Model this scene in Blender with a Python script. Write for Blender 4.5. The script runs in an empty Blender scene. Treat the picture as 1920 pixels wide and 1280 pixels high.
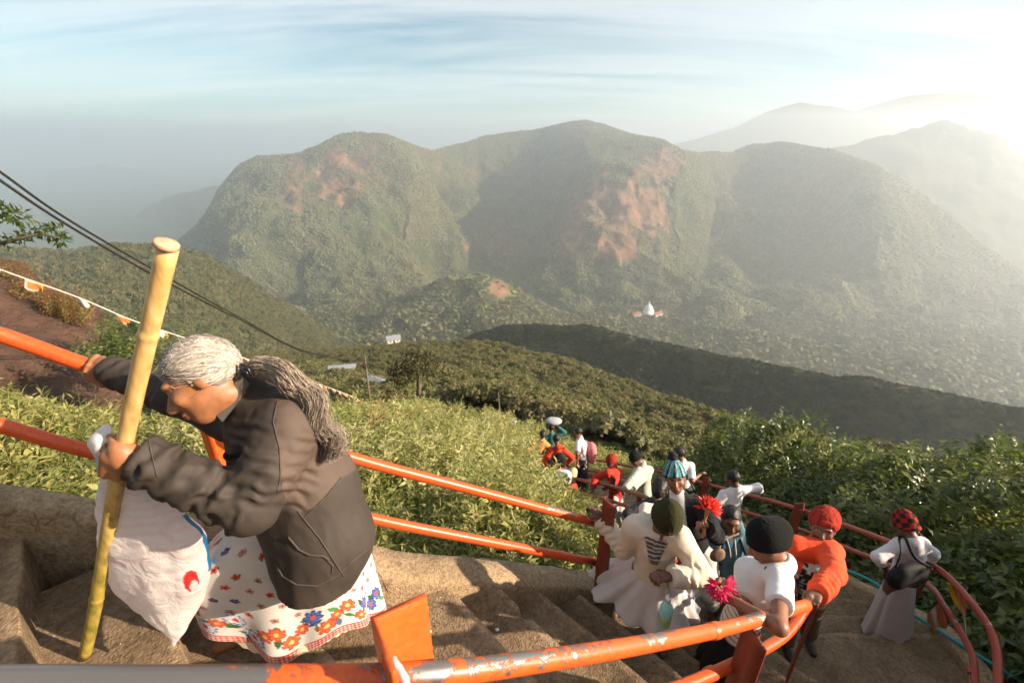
import bpy, bmesh, math, random
import numpy as np
from mathutils import Vector, Matrix, Euler

random.seed(7)
RNG = np.random.default_rng(7)
D2R = math.radians
scene = bpy.context.scene
COL = scene.collection

# ------------------------------------------------------------------ camera
FPX = 850.0                       # focal length in pixels of a 1920 wide picture
PITCH = math.atan2(640 - 262, FPX)
CP, SP = math.cos(PITCH), math.sin(PITCH)
cam_d = bpy.data.cameras.new("camera")
cam_d.sensor_width = 36.0
cam_d.lens = FPX / 1920 * 36.0
cam_d.clip_start = 0.05
cam_d.clip_end = 80000
cam_d.dof.use_dof = True
cam_d.dof.focus_distance = 2.3
cam_d.dof.aperture_fstop = 2.8
cam = bpy.data.objects.new("camera", cam_d)
COL.objects.link(cam)
cam.location = (0, 0, 0)
cam.rotation_euler = (math.pi / 2 - PITCH, 0, 0)
scene.camera = cam

# ------------------------------------------------------------------ light
SUN_EL = D2R(23.5)
SUN_AZ = D2R(103)                  # measured from +Y (straight ahead) towards +X (to the right)
SUN = np.array([math.sin(SUN_AZ) * math.cos(SUN_EL), math.cos(SUN_AZ) * math.cos(SUN_EL), math.sin(SUN_EL)])
sun_d = bpy.data.lights.new("sun", 'SUN')
sun_d.energy = 5.0
sun_d.angle = D2R(0.6)
sun_d.color = (1.0, 0.82, 0.62)
sun = bpy.data.objects.new("sun", sun_d)
COL.objects.link(sun)
sun.rotation_euler = (-Vector(SUN)).to_track_quat('-Z', 'Y').to_euler()

world = bpy.data.worlds.new("World")
scene.world = world
world.use_nodes = True
wn, wl = world.node_tree.nodes, world.node_tree.links
wn.clear()
def wnode(t, **k):
    n = wn.new(t)
    for a, b in k.items():
        setattr(n, a, b)
    return n
w_out = wnode('ShaderNodeOutputWorld')
w_bg = wnode('ShaderNodeBackground')
w_bg.inputs[1].default_value = 0.052
w_sky = wnode('ShaderNodeTexSky', sky_type='NISHITA', sun_disc=False)
w_sky.sun_elevation = SUN_EL
w_sky.sun_rotation = SUN_AZ
w_sky.altitude = 1800
w_sky.air_density = 1.0
w_sky.dust_density = 0.7
w_sky.ozone_density = 1.0
w_tc = wnode('ShaderNodeTexCoord')
w_sep = wnode('ShaderNodeSeparateXYZ')
wl.new(w_tc.outputs['Generated'], w_sep.inputs[0])
w_z = wnode('ShaderNodeMath', operation='ADD'); w_z.inputs[1].default_value = 0.16
wl.new(w_sep.outputs[2], w_z.inputs[0])
w_zc = wnode('ShaderNodeMath', operation='MAXIMUM'); w_zc.inputs[1].default_value = 0.05
wl.new(w_z.outputs[0], w_zc.inputs[0])
w_dx = wnode('ShaderNodeMath', operation='DIVIDE'); wl.new(w_sep.outputs[0], w_dx.inputs[0]); wl.new(w_zc.outputs[0], w_dx.inputs[1])
w_dy = wnode('ShaderNodeMath', operation='DIVIDE'); wl.new(w_sep.outputs[1], w_dy.inputs[0]); wl.new(w_zc.outputs[0], w_dy.inputs[1])
w_comb = wnode('ShaderNodeCombineXYZ'); wl.new(w_dx.outputs[0], w_comb.inputs[0]); wl.new(w_dy.outputs[0], w_comb.inputs[1])
w_map = wnode('ShaderNodeMapping'); w_map.inputs['Scale'].default_value = (0.24, 1.5, 1.0); w_map.inputs['Rotation'].default_value = (0, 0, D2R(-7))
w_map.inputs['Location'].default_value = (3.4, 1.2, 0)
wl.new(w_comb.outputs[0], w_map.inputs[0])
w_n1 = wnode('ShaderNodeTexNoise'); w_n1.inputs['Scale'].default_value = 1.15; w_n1.inputs['Detail'].default_value = 9; w_n1.inputs['Roughness'].default_value = 0.62; w_n1.inputs['Distortion'].default_value = 0.5
wl.new(w_map.outputs[0], w_n1.inputs['Vector'])
w_r = wnode('ShaderNodeValToRGB')
w_r.color_ramp.elements[0].position = 0.34; w_r.color_ramp.elements[0].color = (0, 0, 0, 1)
w_r.color_ramp.elements[1].position = 0.58; w_r.color_ramp.elements[1].color = (1, 1, 1, 1)
wl.new(w_n1.outputs['Fac'], w_r.inputs[0])
w_f = wnode('ShaderNodeMath', operation='MULTIPLY'); w_f.inputs[1].default_value = 0.85
wl.new(w_r.outputs[0], w_f.inputs[0])
w_tint = wnode('ShaderNodeMixRGB', blend_type='MULTIPLY'); w_tint.inputs[0].default_value = 1.0
w_tint.inputs[2].default_value = (0.88, 1.09, 0.98, 1)
wl.new(w_sky.outputs[0], w_tint.inputs[1])
# thin ice cloud: scatters the sun, so it takes the colour of the sky round it plus white
w_cl = wnode('ShaderNodeMixRGB', blend_type='ADD'); w_cl.inputs[0].default_value = 1.0
w_cl.inputs[2].default_value = (5.2, 5.0, 4.75, 1)
w_half = wnode('ShaderNodeMixRGB', blend_type='MULTIPLY'); w_half.inputs[0].default_value = 1.0; w_half.inputs[2].default_value = (0.55, 0.55, 0.55, 1)
wl.new(w_tint.outputs[0], w_half.inputs[1]); wl.new(w_half.outputs[0], w_cl.inputs[1])
w_mix = wnode('ShaderNodeMixRGB'); wl.new(w_f.outputs[0], w_mix.inputs[0]); wl.new(w_tint.outputs[0], w_mix.inputs[1]); wl.new(w_cl.outputs[0], w_mix.inputs[2])
wl.new(w_mix.outputs[0], w_bg.inputs[0])
wl.new(w_bg.outputs[0], w_out.inputs[0])

scene.view_settings.view_transform = 'Standard'
scene.view_settings.look = 'None'
scene.view_settings.gamma = 1.0
scene.view_settings.use_curve_mapping = False
scene.view_settings.exposure = 1.42
scene.cycles.max_bounces = 6
scene.cycles.diffuse_bounces = 3
scene.cycles.glossy_bounces = 2
scene.cycles.transmission_bounces = 4
scene.cycles.transparent_max_bounces = 12
scene.cycles.volume_bounces = 5
scene.cycles.use_denoising = True
scene.cycles.sample_clamp_indirect = 4.0

# ------------------------------------------------------------------ helpers
def ray(px, py):
    r = (np.asarray(px, float) - 960) / FPX
    u = (640 - np.asarray(py, float)) / FPX
    r, u = np.broadcast_arrays(r, u)
    return np.stack([r, CP + u * SP, -SP + u * CP], -1)

def P(px, py, t):
    """world point seen at pixel (px,py) of the 1920x1280 photograph, t metres deep"""
    return ray(px, py) * np.asarray(t, float)[..., None]

G = 1.08                          # the near scene was measured in units of 1/1.08 m
FK = 1.7                          # the far side of the valley was laid out at 1/1.7 of its distance
def W(px, py, t):
    return P(px, py, t) * G

def proj(p):
    p = np.asarray(p, float)
    f = p[..., 1] * CP - p[..., 2] * SP
    u = p[..., 1] * SP + p[..., 2] * CP
    return 960 + FPX * p[..., 0] / f, 640 - FPX * u / f, f

def _hash(ix, iy, iz, seed):
    h = (ix.astype(np.uint32) * np.uint32(374761393)) ^ (iy.astype(np.uint32) * np.uint32(668265263)) ^ (iz.astype(np.uint32) * np.uint32(2246822519)) ^ np.uint32(seed * 3266489917 & 0xffffffff)
    h = (h ^ (h >> np.uint32(13))) * np.uint32(1274126177)
    h = (h ^ (h >> np.uint32(16))) * np.uint32(2654435761)
    return ((h >> np.uint32(8)) & np.uint32(0xffff)).astype(np.float64) / 65535.0

def vnoise(p, seed=1):
    p = np.asarray(p, float)
    f = np.floor(p); i = f.astype(np.int64); w = p - f
    w = w * w * (3 - 2 * w)
    x, y, z = i[..., 0], i[..., 1], i[..., 2]
    out = 0
    for a in (0, 1):
        wa = w[..., 0] if a else 1 - w[..., 0]
        for b in (0, 1):
            wb = w[..., 1] if b else 1 - w[..., 1]
            for c in (0, 1):
                wc = w[..., 2] if c else 1 - w[..., 2]
                out = out + wa * wb * wc * _hash(x + a, y + b, z + c, seed)
    return out * 2 - 1

def fbm(p, octaves=4, seed=1, gain=0.5):
    p = np.asarray(p, float); a = 1.0; s = 0
    for k in range(octaves):
        s = s + a * vnoise(p * (2.03 ** k) + 17.3 * k, seed + k)
        a *= gain
    return s

def nrm(v):
    v = np.asarray(v, float)
    return v / (np.linalg.norm(v, axis=-1, keepdims=True) + 1e-12)

def sstep(a, b, x):
    t = np.clip((np.asarray(x, float) - a) / (b - a), 0, 1)
    return t * t * (3 - 2 * t)

def mesh_data(name, verts, faces, smooth=True, colors=None):
    me = bpy.data.meshes.new(name)
    verts = np.asarray(verts, np.float32)
    if isinstance(faces, np.ndarray):
        n, k = faces.shape
        me.vertices.add(len(verts)); me.vertices.foreach_set('co', verts.ravel())
        me.loops.add(n * k); me.loops.foreach_set('vertex_index', faces.astype(np.int32).ravel())
        me.polygons.add(n)
        me.polygons.foreach_set('loop_start', np.arange(0, n * k, k, dtype=np.int32))
        me.polygons.foreach_set('loop_total', np.full(n, k, np.int32))
        me.update(calc_edges=True)
    else:
        me.from_pydata([tuple(v) for v in verts.tolist()], [], [tuple(f) for f in faces])
    me.validate()
    if smooth:
        me.polygons.foreach_set('use_smooth', np.ones(len(me.polygons), bool))
    if colors is not None:
        at = me.color_attributes.new('Col', 'FLOAT_COLOR', 'POINT')
        c = np.ones((len(verts), 4), np.float32); c[:, :3] = colors
        at.data.foreach_set('color', c.ravel())
    return me

def link(name, me, m=None, parent=None):
    o = bpy.data.objects.new(name, me)
    COL.objects.link(o)
    if m is not None:
        if me.materials: me.materials[0] = m
        else: me.materials.append(m)
    if parent is not None:
        o.parent = parent
    return o

def mk(name, vf, m=None, parent=None, smooth=True, colors=None):
    """mesh object given in world coordinates; under a parent it is stored relative to that parent"""
    v, f = vf
    v = np.asarray(v, float)
    if parent is not None:
        v = v - np.array(world_loc(parent))
    return link(name, mesh_data(name, v, f, smooth, colors), m, parent)

def world_loc(o):
    l = Vector(o.location); p = o.parent
    while p is not None:
        l = l + Vector(p.location); p = p.parent
    return l

def tag(o, label=None, cat=None, group=None, kind=None):
    if label: o['label'] = label
    if cat: o['category'] = cat
    if group: o['group'] = group
    if kind: o['kind'] = kind
    return o

def thing(name, label, cat, loc, group=None):
    o = bpy.data.objects.new(name, None)
    COL.objects.link(o)
    o.empty_display_size = 0.1
    o.location = tuple(float(c) for c in loc)
    return tag(o, label, cat, group)

def join(parts):
    vs, fs, n = [], [], 0
    for v, f in parts:
        v = np.asarray(v, float)
        vs.append(v)
        if isinstance(f, np.ndarray):
            f = f.tolist()
        fs += [tuple(i + n for i in q) for q in f]
        n += len(v)
    return np.concatenate(vs), fs

def frames(path):
    path = np.asarray(path, float)
    t = nrm(np.gradient(path, axis=0))
    up = np.array([0, 0, 1.0]) if abs(t[0][2]) < 0.9 else np.array([1.0, 0, 0])
    ns, bs = [], []
    n = nrm(up - t[0] * (up @ t[0]))
    for k in range(len(path)):
        n = nrm(n - t[k] * (n @ t[k]))
        ns.append(n); bs.append(np.cross(t[k], n))
    return t, np.array(ns), np.array(bs)

def tube(path, rad, seg=10, caps=True, squash=1.0):
    path = np.asarray(path, float)
    rad = np.broadcast_to(np.asarray(rad, float), (len(path),))
    t, n, b = frames(path)
    a = np.linspace(0, 2 * np.pi, seg, endpoint=False)
    v = path[:, None] + rad[:, None, None] * (np.cos(a)[None, :, None] * n[:, None] + squash * np.sin(a)[None, :, None] * b[:, None])
    m = len(path)
    f = []
    for i in range(m - 1):
        for j in range(seg):
            k = (j + 1) % seg
            f.append((i * seg + j, i * seg + k, (i + 1) * seg + k, (i + 1) * seg + j))
    if caps:
        f.append(tuple(range(seg))[::-1]); f.append(tuple(range((m - 1) * seg, m * seg)))
    return v.reshape(-1, 3), f

def smooth_path(pts, n=8, radius=None):
    """Catmull-Rom through points"""
    pts = np.asarray(pts, float)
    q = np.vstack([2 * pts[0] - pts[1], pts, 2 * pts[-1] - pts[-2]])
    out = []
    for i in range(1, len(q) - 2):
        for s in np.linspace(0, 1, n, endpoint=False):
            a, b, c, d = q[i - 1], q[i], q[i + 1], q[i + 2]
            out.append(0.5 * ((2 * b) + (c - a) * s + (2 * a - 5 * b + 4 * c - d) * s * s + (3 * b - a - 3 * c + d) * s ** 3))
    out.append(pts[-1])
    return np.array(out)

def box(c, ax, ay, az, sx, sy, sz):
    c, ax, ay, az = (np.asarray(q, float) for q in (c, ax, ay, az))
    v = [c + ax * sx * i / 2 + ay * sy * j / 2 + az * sz * k / 2 for i in (-1, 1) for j in (-1, 1) for k in (-1, 1)]
    return np.array(v), [(0, 1, 3, 2), (4, 6, 7, 5), (0, 4, 5, 1), (2, 3, 7, 6), (0, 2, 6, 4), (1, 5, 7, 3)]

def grid_faces(nu, nv, wrap_u=False):
    """faces of a (nu rows) x (nv columns) grid; wrap joins the last column to the first"""
    i = np.arange(nu - 1)[:, None]; j = np.arange(nv if wrap_u else nv - 1)[None, :]
    k = (j + 1) % nv
    return np.stack([i * nv + j, i * nv + k, (i + 1) * nv + k, (i + 1) * nv + j], -1).reshape(-1, 4)

# ------------------------------------------------------------------ materials
MATS = {}
class NT:
    def __init__(s, m):
        s.t = m.node_tree; s.n = s.t.nodes; s.l = s.t.links
    def new(s, t, ins=None, **k):
        q = s.n.new(t)
        for a, b in k.items(): setattr(q, a, b)
        for a, b in (ins or {}).items():
            if hasattr(b, 'is_linked'): s.l.new(b, q.inputs[a])
            else: q.inputs[a].default_value = b
        return q
    def math(s, op, a, b=0.0):
        q = s.n.new('ShaderNodeMath'); q.operation = op
        for i, x in enumerate((a, b)):
            if hasattr(x, 'is_linked'): s.l.new(x, q.inputs[i])
            else: q.inputs[i].default_value = x
        return q.outputs[0]
    def ramp(s, fac, stops):
        q = s.n.new('ShaderNodeValToRGB'); e = q.color_ramp.elements
        while len(e) < len(stops): e.new(0.5)
        for k, (p, c) in enumerate(stops):
            e[k].position = p; e[k].color = tuple(c) + (1,) if len(c) == 3 else c
        s.l.new(fac, q.inputs[0]); return q.outputs[0]
    def mix(s, fac, a, b, mode='MIX'):
        q = s.n.new('ShaderNodeMixRGB'); q.blend_type = mode
        for i, x in enumerate((fac, a, b)):
            if hasattr(x, 'is_linked'): s.l.new(x, q.inputs[i])
            elif i == 0: q.inputs[0].default_value = x
            else: q.inputs[i].default_value = tuple(x) + (1,) if len(x) == 3 else x
        return q.outputs[0]

def new_mat(name):
    m = bpy.data.materials.new(name); m.use_nodes = True
    t = NT(m)
    b = t.n['Principled BSDF']
    MATS[name] = m
    return m, t, b

def simple(name, col, rough=0.7, var=0.25, scale=12.0, bump=0.15, bscale=120.0, metal=0.0, sheen=0.0, vcol=False, bdist=0.004, spec=0.4, trans=0.0):
    m, t, b = new_mat(name)
    tc = t.new('ShaderNodeTexCoord')
    nz = t.new('ShaderNodeTexNoise', {'Vector': tc.outputs['Object'], 'Scale': scale, 'Detail': 5.0, 'Roughness': 0.6})
    if vcol:
        at = t.new('ShaderNodeVertexColor', layer_name='Col'); c0 = at.outputs[0]
    else:
        c0 = t.new('ShaderNodeRGB'); c0.outputs[0].default_value = tuple(col) + (1,); c0 = c0.outputs[0]
    k = t.ramp(nz.outputs['Fac'], [(0.25, (1 - var,) * 3), (0.75, (1 + var * 0.6,) * 3)])
    cc = t.mix(1.0, c0, k, 'MULTIPLY')
    t.l.new(cc, b.inputs['Base Color'])
    b.inputs['Roughness'].default_value = rough
    b.inputs['Metallic'].default_value = metal
    b.inputs['Specular IOR Level'].default_value = spec
    if sheen: b.inputs['Sheen Weight'].default_value = sheen
    if bump:
        n2 = t.new('ShaderNodeTexNoise', {'Vector': tc.outputs['Object'], 'Scale': bscale, 'Detail': 3.0})
        bp = t.new('ShaderNodeBump', {'Height': n2.outputs['Fac'], 'Strength': bump, 'Distance': bdist})
        t.l.new(bp.outputs[0], b.inputs['Normal'])
    if trans:
        tr = t.new('ShaderNodeBsdfTranslucent'); t.l.new(cc, tr.inputs[0])
        mx = t.new('ShaderNodeMixShader'); mx.inputs[0].default_value = trans
        t.l.new(b.outputs[0], mx.inputs[1]); t.l.new(tr.outputs[0], mx.inputs[2])
        t.l.new(mx.outputs[0], t.n['Material Output'].inputs[0])
    return m

# ------------------------------------------------------------------ scattering of what nobody could count
PROTO = bpy.data.collections.new("prototypes")
_gn = {}
def scatter(name, pts, rot, scl, protos, idx, label, cat):
    """one object of kind stuff: the meshes of a hidden collection set out on points"""
    col = bpy.data.collections.new(name + "_kinds")
    for i, o in enumerate(protos):
        c = o.copy(); c.name = "%s_%02d" % (name, i)
        col.objects.link(c)
    me = bpy.data.meshes.new(name)
    pts = np.asarray(pts, np.float32)
    me.vertices.add(len(pts)); me.vertices.foreach_set('co', pts.ravel())
    a = me.attributes.new('rot', 'FLOAT_VECTOR', 'POINT'); a.data.foreach_set('vector', np.asarray(rot, np.float32).ravel())
    a = me.attributes.new('scl', 'FLOAT_VECTOR', 'POINT'); a.data.foreach_set('vector', np.asarray(scl, np.float32).ravel())
    a = me.attributes.new('idx', 'INT', 'POINT'); a.data.foreach_set('value', np.asarray(idx, np.int32).ravel())
    o = bpy.data.objects.new(name, me); COL.objects.link(o)
    g = bpy.data.node_groups.new(name + "_nodes", 'GeometryNodeTree')
    g.interface.new_socket('Geometry', in_out='INPUT', socket_type='NodeSocketGeometry')
    g.interface.new_socket('Geometry', in_out='OUTPUT', socket_type='NodeSocketGeometry')
    N, L = g.nodes, g.links
    gi, go = N.new('NodeGroupInput'), N.new('NodeGroupOutput')
    mp = N.new('GeometryNodeMeshToPoints'); L.new(gi.outputs[0], mp.inputs[0])
    ci = N.new('GeometryNodeCollectionInfo'); ci.inputs[0].default_value = col
    ci.inputs['Separate Children'].default_value = True; ci.inputs['Reset Children'].default_value = True
    ip = N.new('GeometryNodeInstanceOnPoints'); ip.inputs['Pick Instance'].default_value = True
    L.new(mp.outputs[0], ip.inputs['Points']); L.new(ci.outputs[0], ip.inputs['Instance'])
    def attr(nm, ty):
        q = N.new('GeometryNodeInputNamedAttribute'); q.data_type = ty; q.inputs['Name'].default_value = nm
        return q.outputs[0]
    L.new(attr('idx', 'INT'), ip.inputs['Instance Index'])
    L.new(attr('rot', 'FLOAT_VECTOR'), ip.inputs['Rotation'])
    L.new(attr('scl', 'FLOAT_VECTOR'), ip.inputs['Scale'])
    L.new(ip.outputs[0], go.inputs[0])
    md = o.modifiers.new('set_out', 'NODES'); md.node_group = g
    tag(o, label, cat, kind='stuff')
    return o

def proto(name, vf, m, smooth=True, colors=None):
    o = bpy.data.objects.new(name, mesh_data(name, vf[0], vf[1], smooth, colors))
    o.data.materials.append(m)
    PROTO.objects.link(o)
    return o

def ico(sub):
    bm = bmesh.new(); bmesh.ops.create_icosphere(bm, subdivisions=sub, radius=1.0)
    v = np.array([x.co[:] for x in bm.verts]); f = np.array([[q.index for q in x.verts] for x in bm.faces]); bm.free()
    return v, f


def cloth(name, col, rough=0.85, var=0.18, vcol=False, scale=9.0, trans=0.0, bump=.25):
    return simple(name, col, rough, var, scale, bump, 420.0, sheen=0.04, vcol=vcol, bdist=0.0015, spec=.2, trans=trans)

UP = np.array([0, 0, 1.0])
def lerp(a, b, s): return np.asarray(a) + (np.asarray(b) - np.asarray(a)) * s
# ------------------------------------------------------------------ terrain
def terrain_mat(name):
    """vertex colour (what grows or lies there) times fine mottling, rough"""
    m, t, b = new_mat(name)
    at = t.new('ShaderNodeVertexColor', layer_name='Col')
    g = t.new('ShaderNodeNewGeometry')
    n1 = t.new('ShaderNodeTexNoise', {'Vector': g.outputs['Position'], 'Scale': 0.03, 'Detail': 8.0, 'Roughness': 0.65})
    n2 = t.new('ShaderNodeTexVoronoi', {'Vector': g.outputs['Position'], 'Scale': 0.16})
    k1 = t.ramp(n1.outputs['Fac'], [(0.3, (0.6, 0.62, 0.6)), (0.7, (1.3, 1.25, 1.2))])
    c = t.mix(1.0, at.outputs[0], k1, 'MULTIPLY')
    t.l.new(c, b.inputs['Base Color'])
    b.inputs['Roughness'].default_value = 0.95
    b.inputs['Specular IOR Level'].default_value = 0.1
    h = t.math('ADD', t.math('MULTIPLY', n1.outputs['Fac'], 14.0), t.math('MULTIPLY', n2.outputs['Distance'], 1.5))
    bp = t.new('ShaderNodeBump', {'Height': h, 'Strength': 0.6, 'Distance': 1.0})
    t.l.new(bp.outputs[0], b.inputs['Normal'])
    return m
M_TERRAIN = terrain_mat('terrain')

def lerp_row(px, table):
    a = np.array(table, float)
    return np.interp(px, a[0], a[1]), np.interp(px, a[0], a[2])

def blur(a, k):
    if k < 1: return a
    w = np.hanning(2 * k + 3)[1:-1]; w /= w.sum()
    return np.convolve(np.pad(a, (k, k), mode='edge'), w, mode='valid')

def cat_rows(rows, n):
    rows = np.asarray(rows, float)
    q = np.concatenate([2 * rows[:1] - rows[1:2], rows, 2 * rows[-1:] - rows[-2:-1]])
    out = []
    for i in range(1, len(q) - 2):
        for s in np.linspace(0, 1, n, endpoint=False):
            a, b, c, d = q[i - 1], q[i], q[i + 1], q[i + 2]
            cr = 0.5 * ((2 * b) + (c - a) * s + (2 * a - 5 * b + 4 * c - d) * s * s + (3 * b - a - 3 * c + d) * s ** 3)
            out.append(0.5 * cr + 0.5 * (b + (c - b) * s))
    out.append(rows[-1])
    return np.array(out)

def loft(tables, x0, x1, ncol, nrow, back=None, rough=(), blurs=2, seed=3, far=1.0, taper=False):
    """hill given by rows of (pixel x, pixel y, depth): skyline first, foot last. Returns grid (R,C,3)."""
    px = np.linspace(x0, x1, ncol)
    rows = []
    for tb in tables:
        py, t = lerp_row(px, tb)
        k = max(1, int(blurs * ncol / 120))
        rows.append(P(px, blur(py, k), blur(t, k * 2)) * far)
    if back is not None:
        back = np.array(back, float) * far
        b2 = rows[0] + np.array(back, float)
        rows = [rows[0] + 2.2 * np.array(back, float) * np.array([1, 1, 1.3]), b2] + rows
    g = cat_rows(rows, nrow)
    R, C = g.shape[:2]
    du = np.gradient(g, axis=1); dv = np.gradient(g, axis=0)
    n = nrm(np.cross(dv, du)); n[n[..., 2] < 0] *= -1
    tw = np.ones((R, 1))
    if taper: tw = np.clip(np.abs(np.arange(R) - 2 * nrow) / (1.2 * nrow), .12, 1)[:, None]
    for amp, wl, mode in rough:
        amp, wl = amp * far * tw, wl * far
        q = g / wl
        if mode == 'ridge':
            d = (1 - np.abs(fbm(q, 3, seed))) * 1.2 - 0.8
        elif mode == 'gully':     # runs down the slope: stretched in height
            d = fbm(q * np.array([1, 1, 0.25]), 3, seed + 5)
        else:
            d = fbm(q, 4, seed + 9)
        g = g + n * (amp * d)[..., None]
    return g

GREEN = np.array([0.062, 0.078, 0.030])
DRY = np.array([0.120, 0.105, 0.050])
ROCK = np.array([0.25, 0.140, 0.088])
GRASS = np.array([0.16, 0.17, 0.055])
def hill(name, g, colors=None):
    R, C = g.shape[:2]
    if colors is None:
        q = fbm(g / 90.0, 3, 11)
        w = np.clip(0.5 + 0.6 * q, 0, 1)[..., None]
        colors = GREEN * (1 - w) + DRY * w * 0.8
    o = mk(name, (g.reshape(-1, 3), grid_faces(R, C)), M_TERRAIN, colors=colors.reshape(-1, 3))
    return tag(o, kind='structure')

# -- the massif across the valley
g_mas = loft([
    ([300, 340, 380, 400, 420, 450, 480, 530, 570, 600, 630, 660, 720, 770, 815, 860, 900, 950, 1000, 1050, 1095, 1130, 1180, 1240, 1280, 1310, 1340, 1370, 1410, 1460, 1500, 1560, 1620, 1680, 1740, 1800, 1860, 1920, 2000],
     [478, 447, 418, 393, 350, 309, 291, 287, 284, 270, 252, 247, 251, 268, 283, 269, 256, 249, 245, 231, 224, 232, 250, 263, 279, 289, 284, 286, 273, 266, 271, 281, 299, 330, 372, 420, 470, 520, 560],
     [1400, 1410, 1420, 1430, 1430, 1440, 1450, 1460, 1470, 1480, 1500, 1500, 1530, 1580, 1700, 1850, 1900, 1950, 1950, 1930, 1900, 1850, 1750, 1560, 1500, 1560, 1620, 1650, 1650, 1620, 1580, 1500, 1420, 1380, 1340, 1300, 1290, 1280, 1250]),
    ([300, 380, 430, 500, 600, 700, 780, 830, 900, 1000, 1080, 1160, 1240, 1290, 1330, 1400, 1500, 1600, 1650, 1750, 1900, 2000],
     [500, 440, 375, 345, 330, 325, 335, 345, 340, 345, 345, 322, 305, 330, 360, 350, 350, 350, 360, 440, 545, 580],
     [1370, 1370, 1300, 1280, 1300, 1320, 1400, 1680, 1790, 1740, 1480, 1340, 1310, 1330, 1580, 1610, 1500, 1290, 1210, 1200, 1190, 1180]),
    ([300, 380, 430, 500, 600, 700, 780, 830, 900, 1000, 1060, 1160, 1240, 1290, 1330, 1400, 1500, 1600, 1650, 1750, 1900, 2000],
     [530, 480, 450, 430, 425, 420, 425, 430, 430, 430, 430, 425, 420, 430, 440, 440, 440, 445, 450, 500, 570, 600],
     [1300, 1280, 1190, 1180, 1190, 1200, 1290, 1540, 1600, 1510, 1340, 1290, 1285, 1285, 1480, 1450, 1350, 1190, 1130, 1140, 1150, 1140]),
    ([300, 380, 430, 500, 600, 700, 780, 830, 900, 1000, 1080, 1160, 1240, 1290, 1330, 1400, 1500, 1600, 1650, 1750, 1900, 2000],
     [560, 530, 510, 500, 495, 495, 500, 505, 505, 500, 500, 500, 500, 505, 510, 510, 510, 515, 520, 540, 585, 615],
     [1200, 1150, 1100, 1090, 1100, 1110, 1160, 1280, 1310, 1250, 1180, 1170, 1170, 1180, 1240, 1230, 1190, 1120, 1100, 1100, 1110, 1100]),
    ([300, 500, 800, 1000, 1500, 1800, 2000], [590, 572, 585, 578, 576, 592, 640], [1080, 1010, 1000, 1040, 1070, 1050, 1030]),
    ([300, 500, 800, 1000, 1500, 1800, 2000], [680, 660, 660, 650, 640, 660, 700], [940, 880, 880, 930, 960, 950, 930]),
], 300, 2000, 560, 42, back=(0, 260, -120), blurs=0.22, far=FK, taper=True, rough=[(55, 250.0, 'gully'), (24, 95.0, 'gully'), (7, 30.0, 'fbm')])

def rock_amount(g, spots):
    """where bare rock faces show: ellipses round pixel places on that face, broken up by noise and streaks"""
    x, y, _ = proj(g)
    s = 0
    nz = fbm(g / np.array([60., 60., 150.]), 4, 31)
    n2 = fbm(g / np.array([14., 14., 70.]), 3, 37)
    for cx, cy, rx, ry, k in spots:
        e = 1 - ((x - cx) / rx) ** 2 - ((y - cy) / ry) ** 2
        s = np.maximum(s, sstep(0.05, 0.45, e * 0.7 + nz * 0.75 + n2 * .35) * k)
    return np.where(g[..., 2] > -420 * FK, s, 0)
rk = rock_amount(g_mas, [(640, 325, 50, 62, 1), (555, 330, 30, 60, .7), (690, 285, 40, 34, .5), (1150, 395, 108, 88, 1), (1230, 315, 60, 50, .8), (935, 450, 60, 38, .9), (1080, 440, 50, 50, .8),
                         (760, 430, 30, 20, .4), (470, 330, 22, 40, .5), (900, 315, 90, 20, .35), (1500, 330, 50, 30, .4)])
q = np.clip(0.5 + 0.7 * fbm(g_mas / 220.0, 3, 12), 0, 1)[..., None]
col_mas = (GREEN * (1 - q) + DRY * q * 0.9)
col_mas = col_mas * (1 - rk[..., None]) + (ROCK * (0.8 + 0.35 * fbm(g_mas / np.array([20., 20., 100.]), 3, 44))[..., None]) * rk[..., None]
hill('mountain', g_mas, np.clip(col_mas, 0.01, 1))

# -- behind it: far right shoulder, far left shoulder, remote ridges
g_fr = loft([([1380, 1510, 1600, 1690, 1750, 1810, 1850, 1880, 1895, 1920, 2000, 2150], [305, 274, 257, 244, 235, 236, 249, 275, 300, 306, 315, 345], [2900, 2900, 2850, 2800, 2800, 2750, 2700, 2700, 2700, 2700, 2700, 2700]),
             ([1380, 1600, 1850, 2150], [380, 380, 390, 420], [2500, 2450, 2350, 2350]),
             ([1380, 1600, 1850, 2150], [520, 540, 560, 600], [2000, 1900, 1800, 1800])], 1380, 2150, 160, 22, back=(0, 400, -260), far=1.25, rough=[(40, 260.0, 'gully'), (12, 60., 'fbm')], blurs=.6)
hill('mountain_shoulder_right', g_fr)
g_fl = loft([([60, 130, 200, 270, 310, 360, 415, 480, 560], [500, 470, 446, 399, 371, 361, 349, 344, 350], [3000, 3000, 2950, 2900, 2900, 2850, 2800, 2800, 2800]),
             ([60, 200, 310, 415, 560], [520, 480, 440, 430, 420], [2700, 2600, 2550, 2500, 2500]),
             ([60, 200, 310, 415, 560], [580, 570, 560, 560, 560], [2100, 2100, 2000, 2000, 2000])], 60, 560, 120, 22, back=(0, 400, -260), far=FK, rough=[(30, 260.0, 'gully'), (8, 60., 'fbm')], blurs=.6)
hill('mountain_shoulder_left', g_fl)
def remote(name, xs, ys, t, foot):
    px = np.linspace(xs[0], xs[-1], 120)
    py = np.interp(px, xs, ys) + fbm(np.stack([px / 60, px * 0, px * 0], -1), 3, 8) * 3.0
    top = P(px, py, np.full(120, t)); base = P(px, np.full(120, foot), np.full(120, t * 0.8)); bk = top + np.array([0, t * .12, -t * .06])
    hill(name, cat_rows([bk, top, base], 8))
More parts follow.
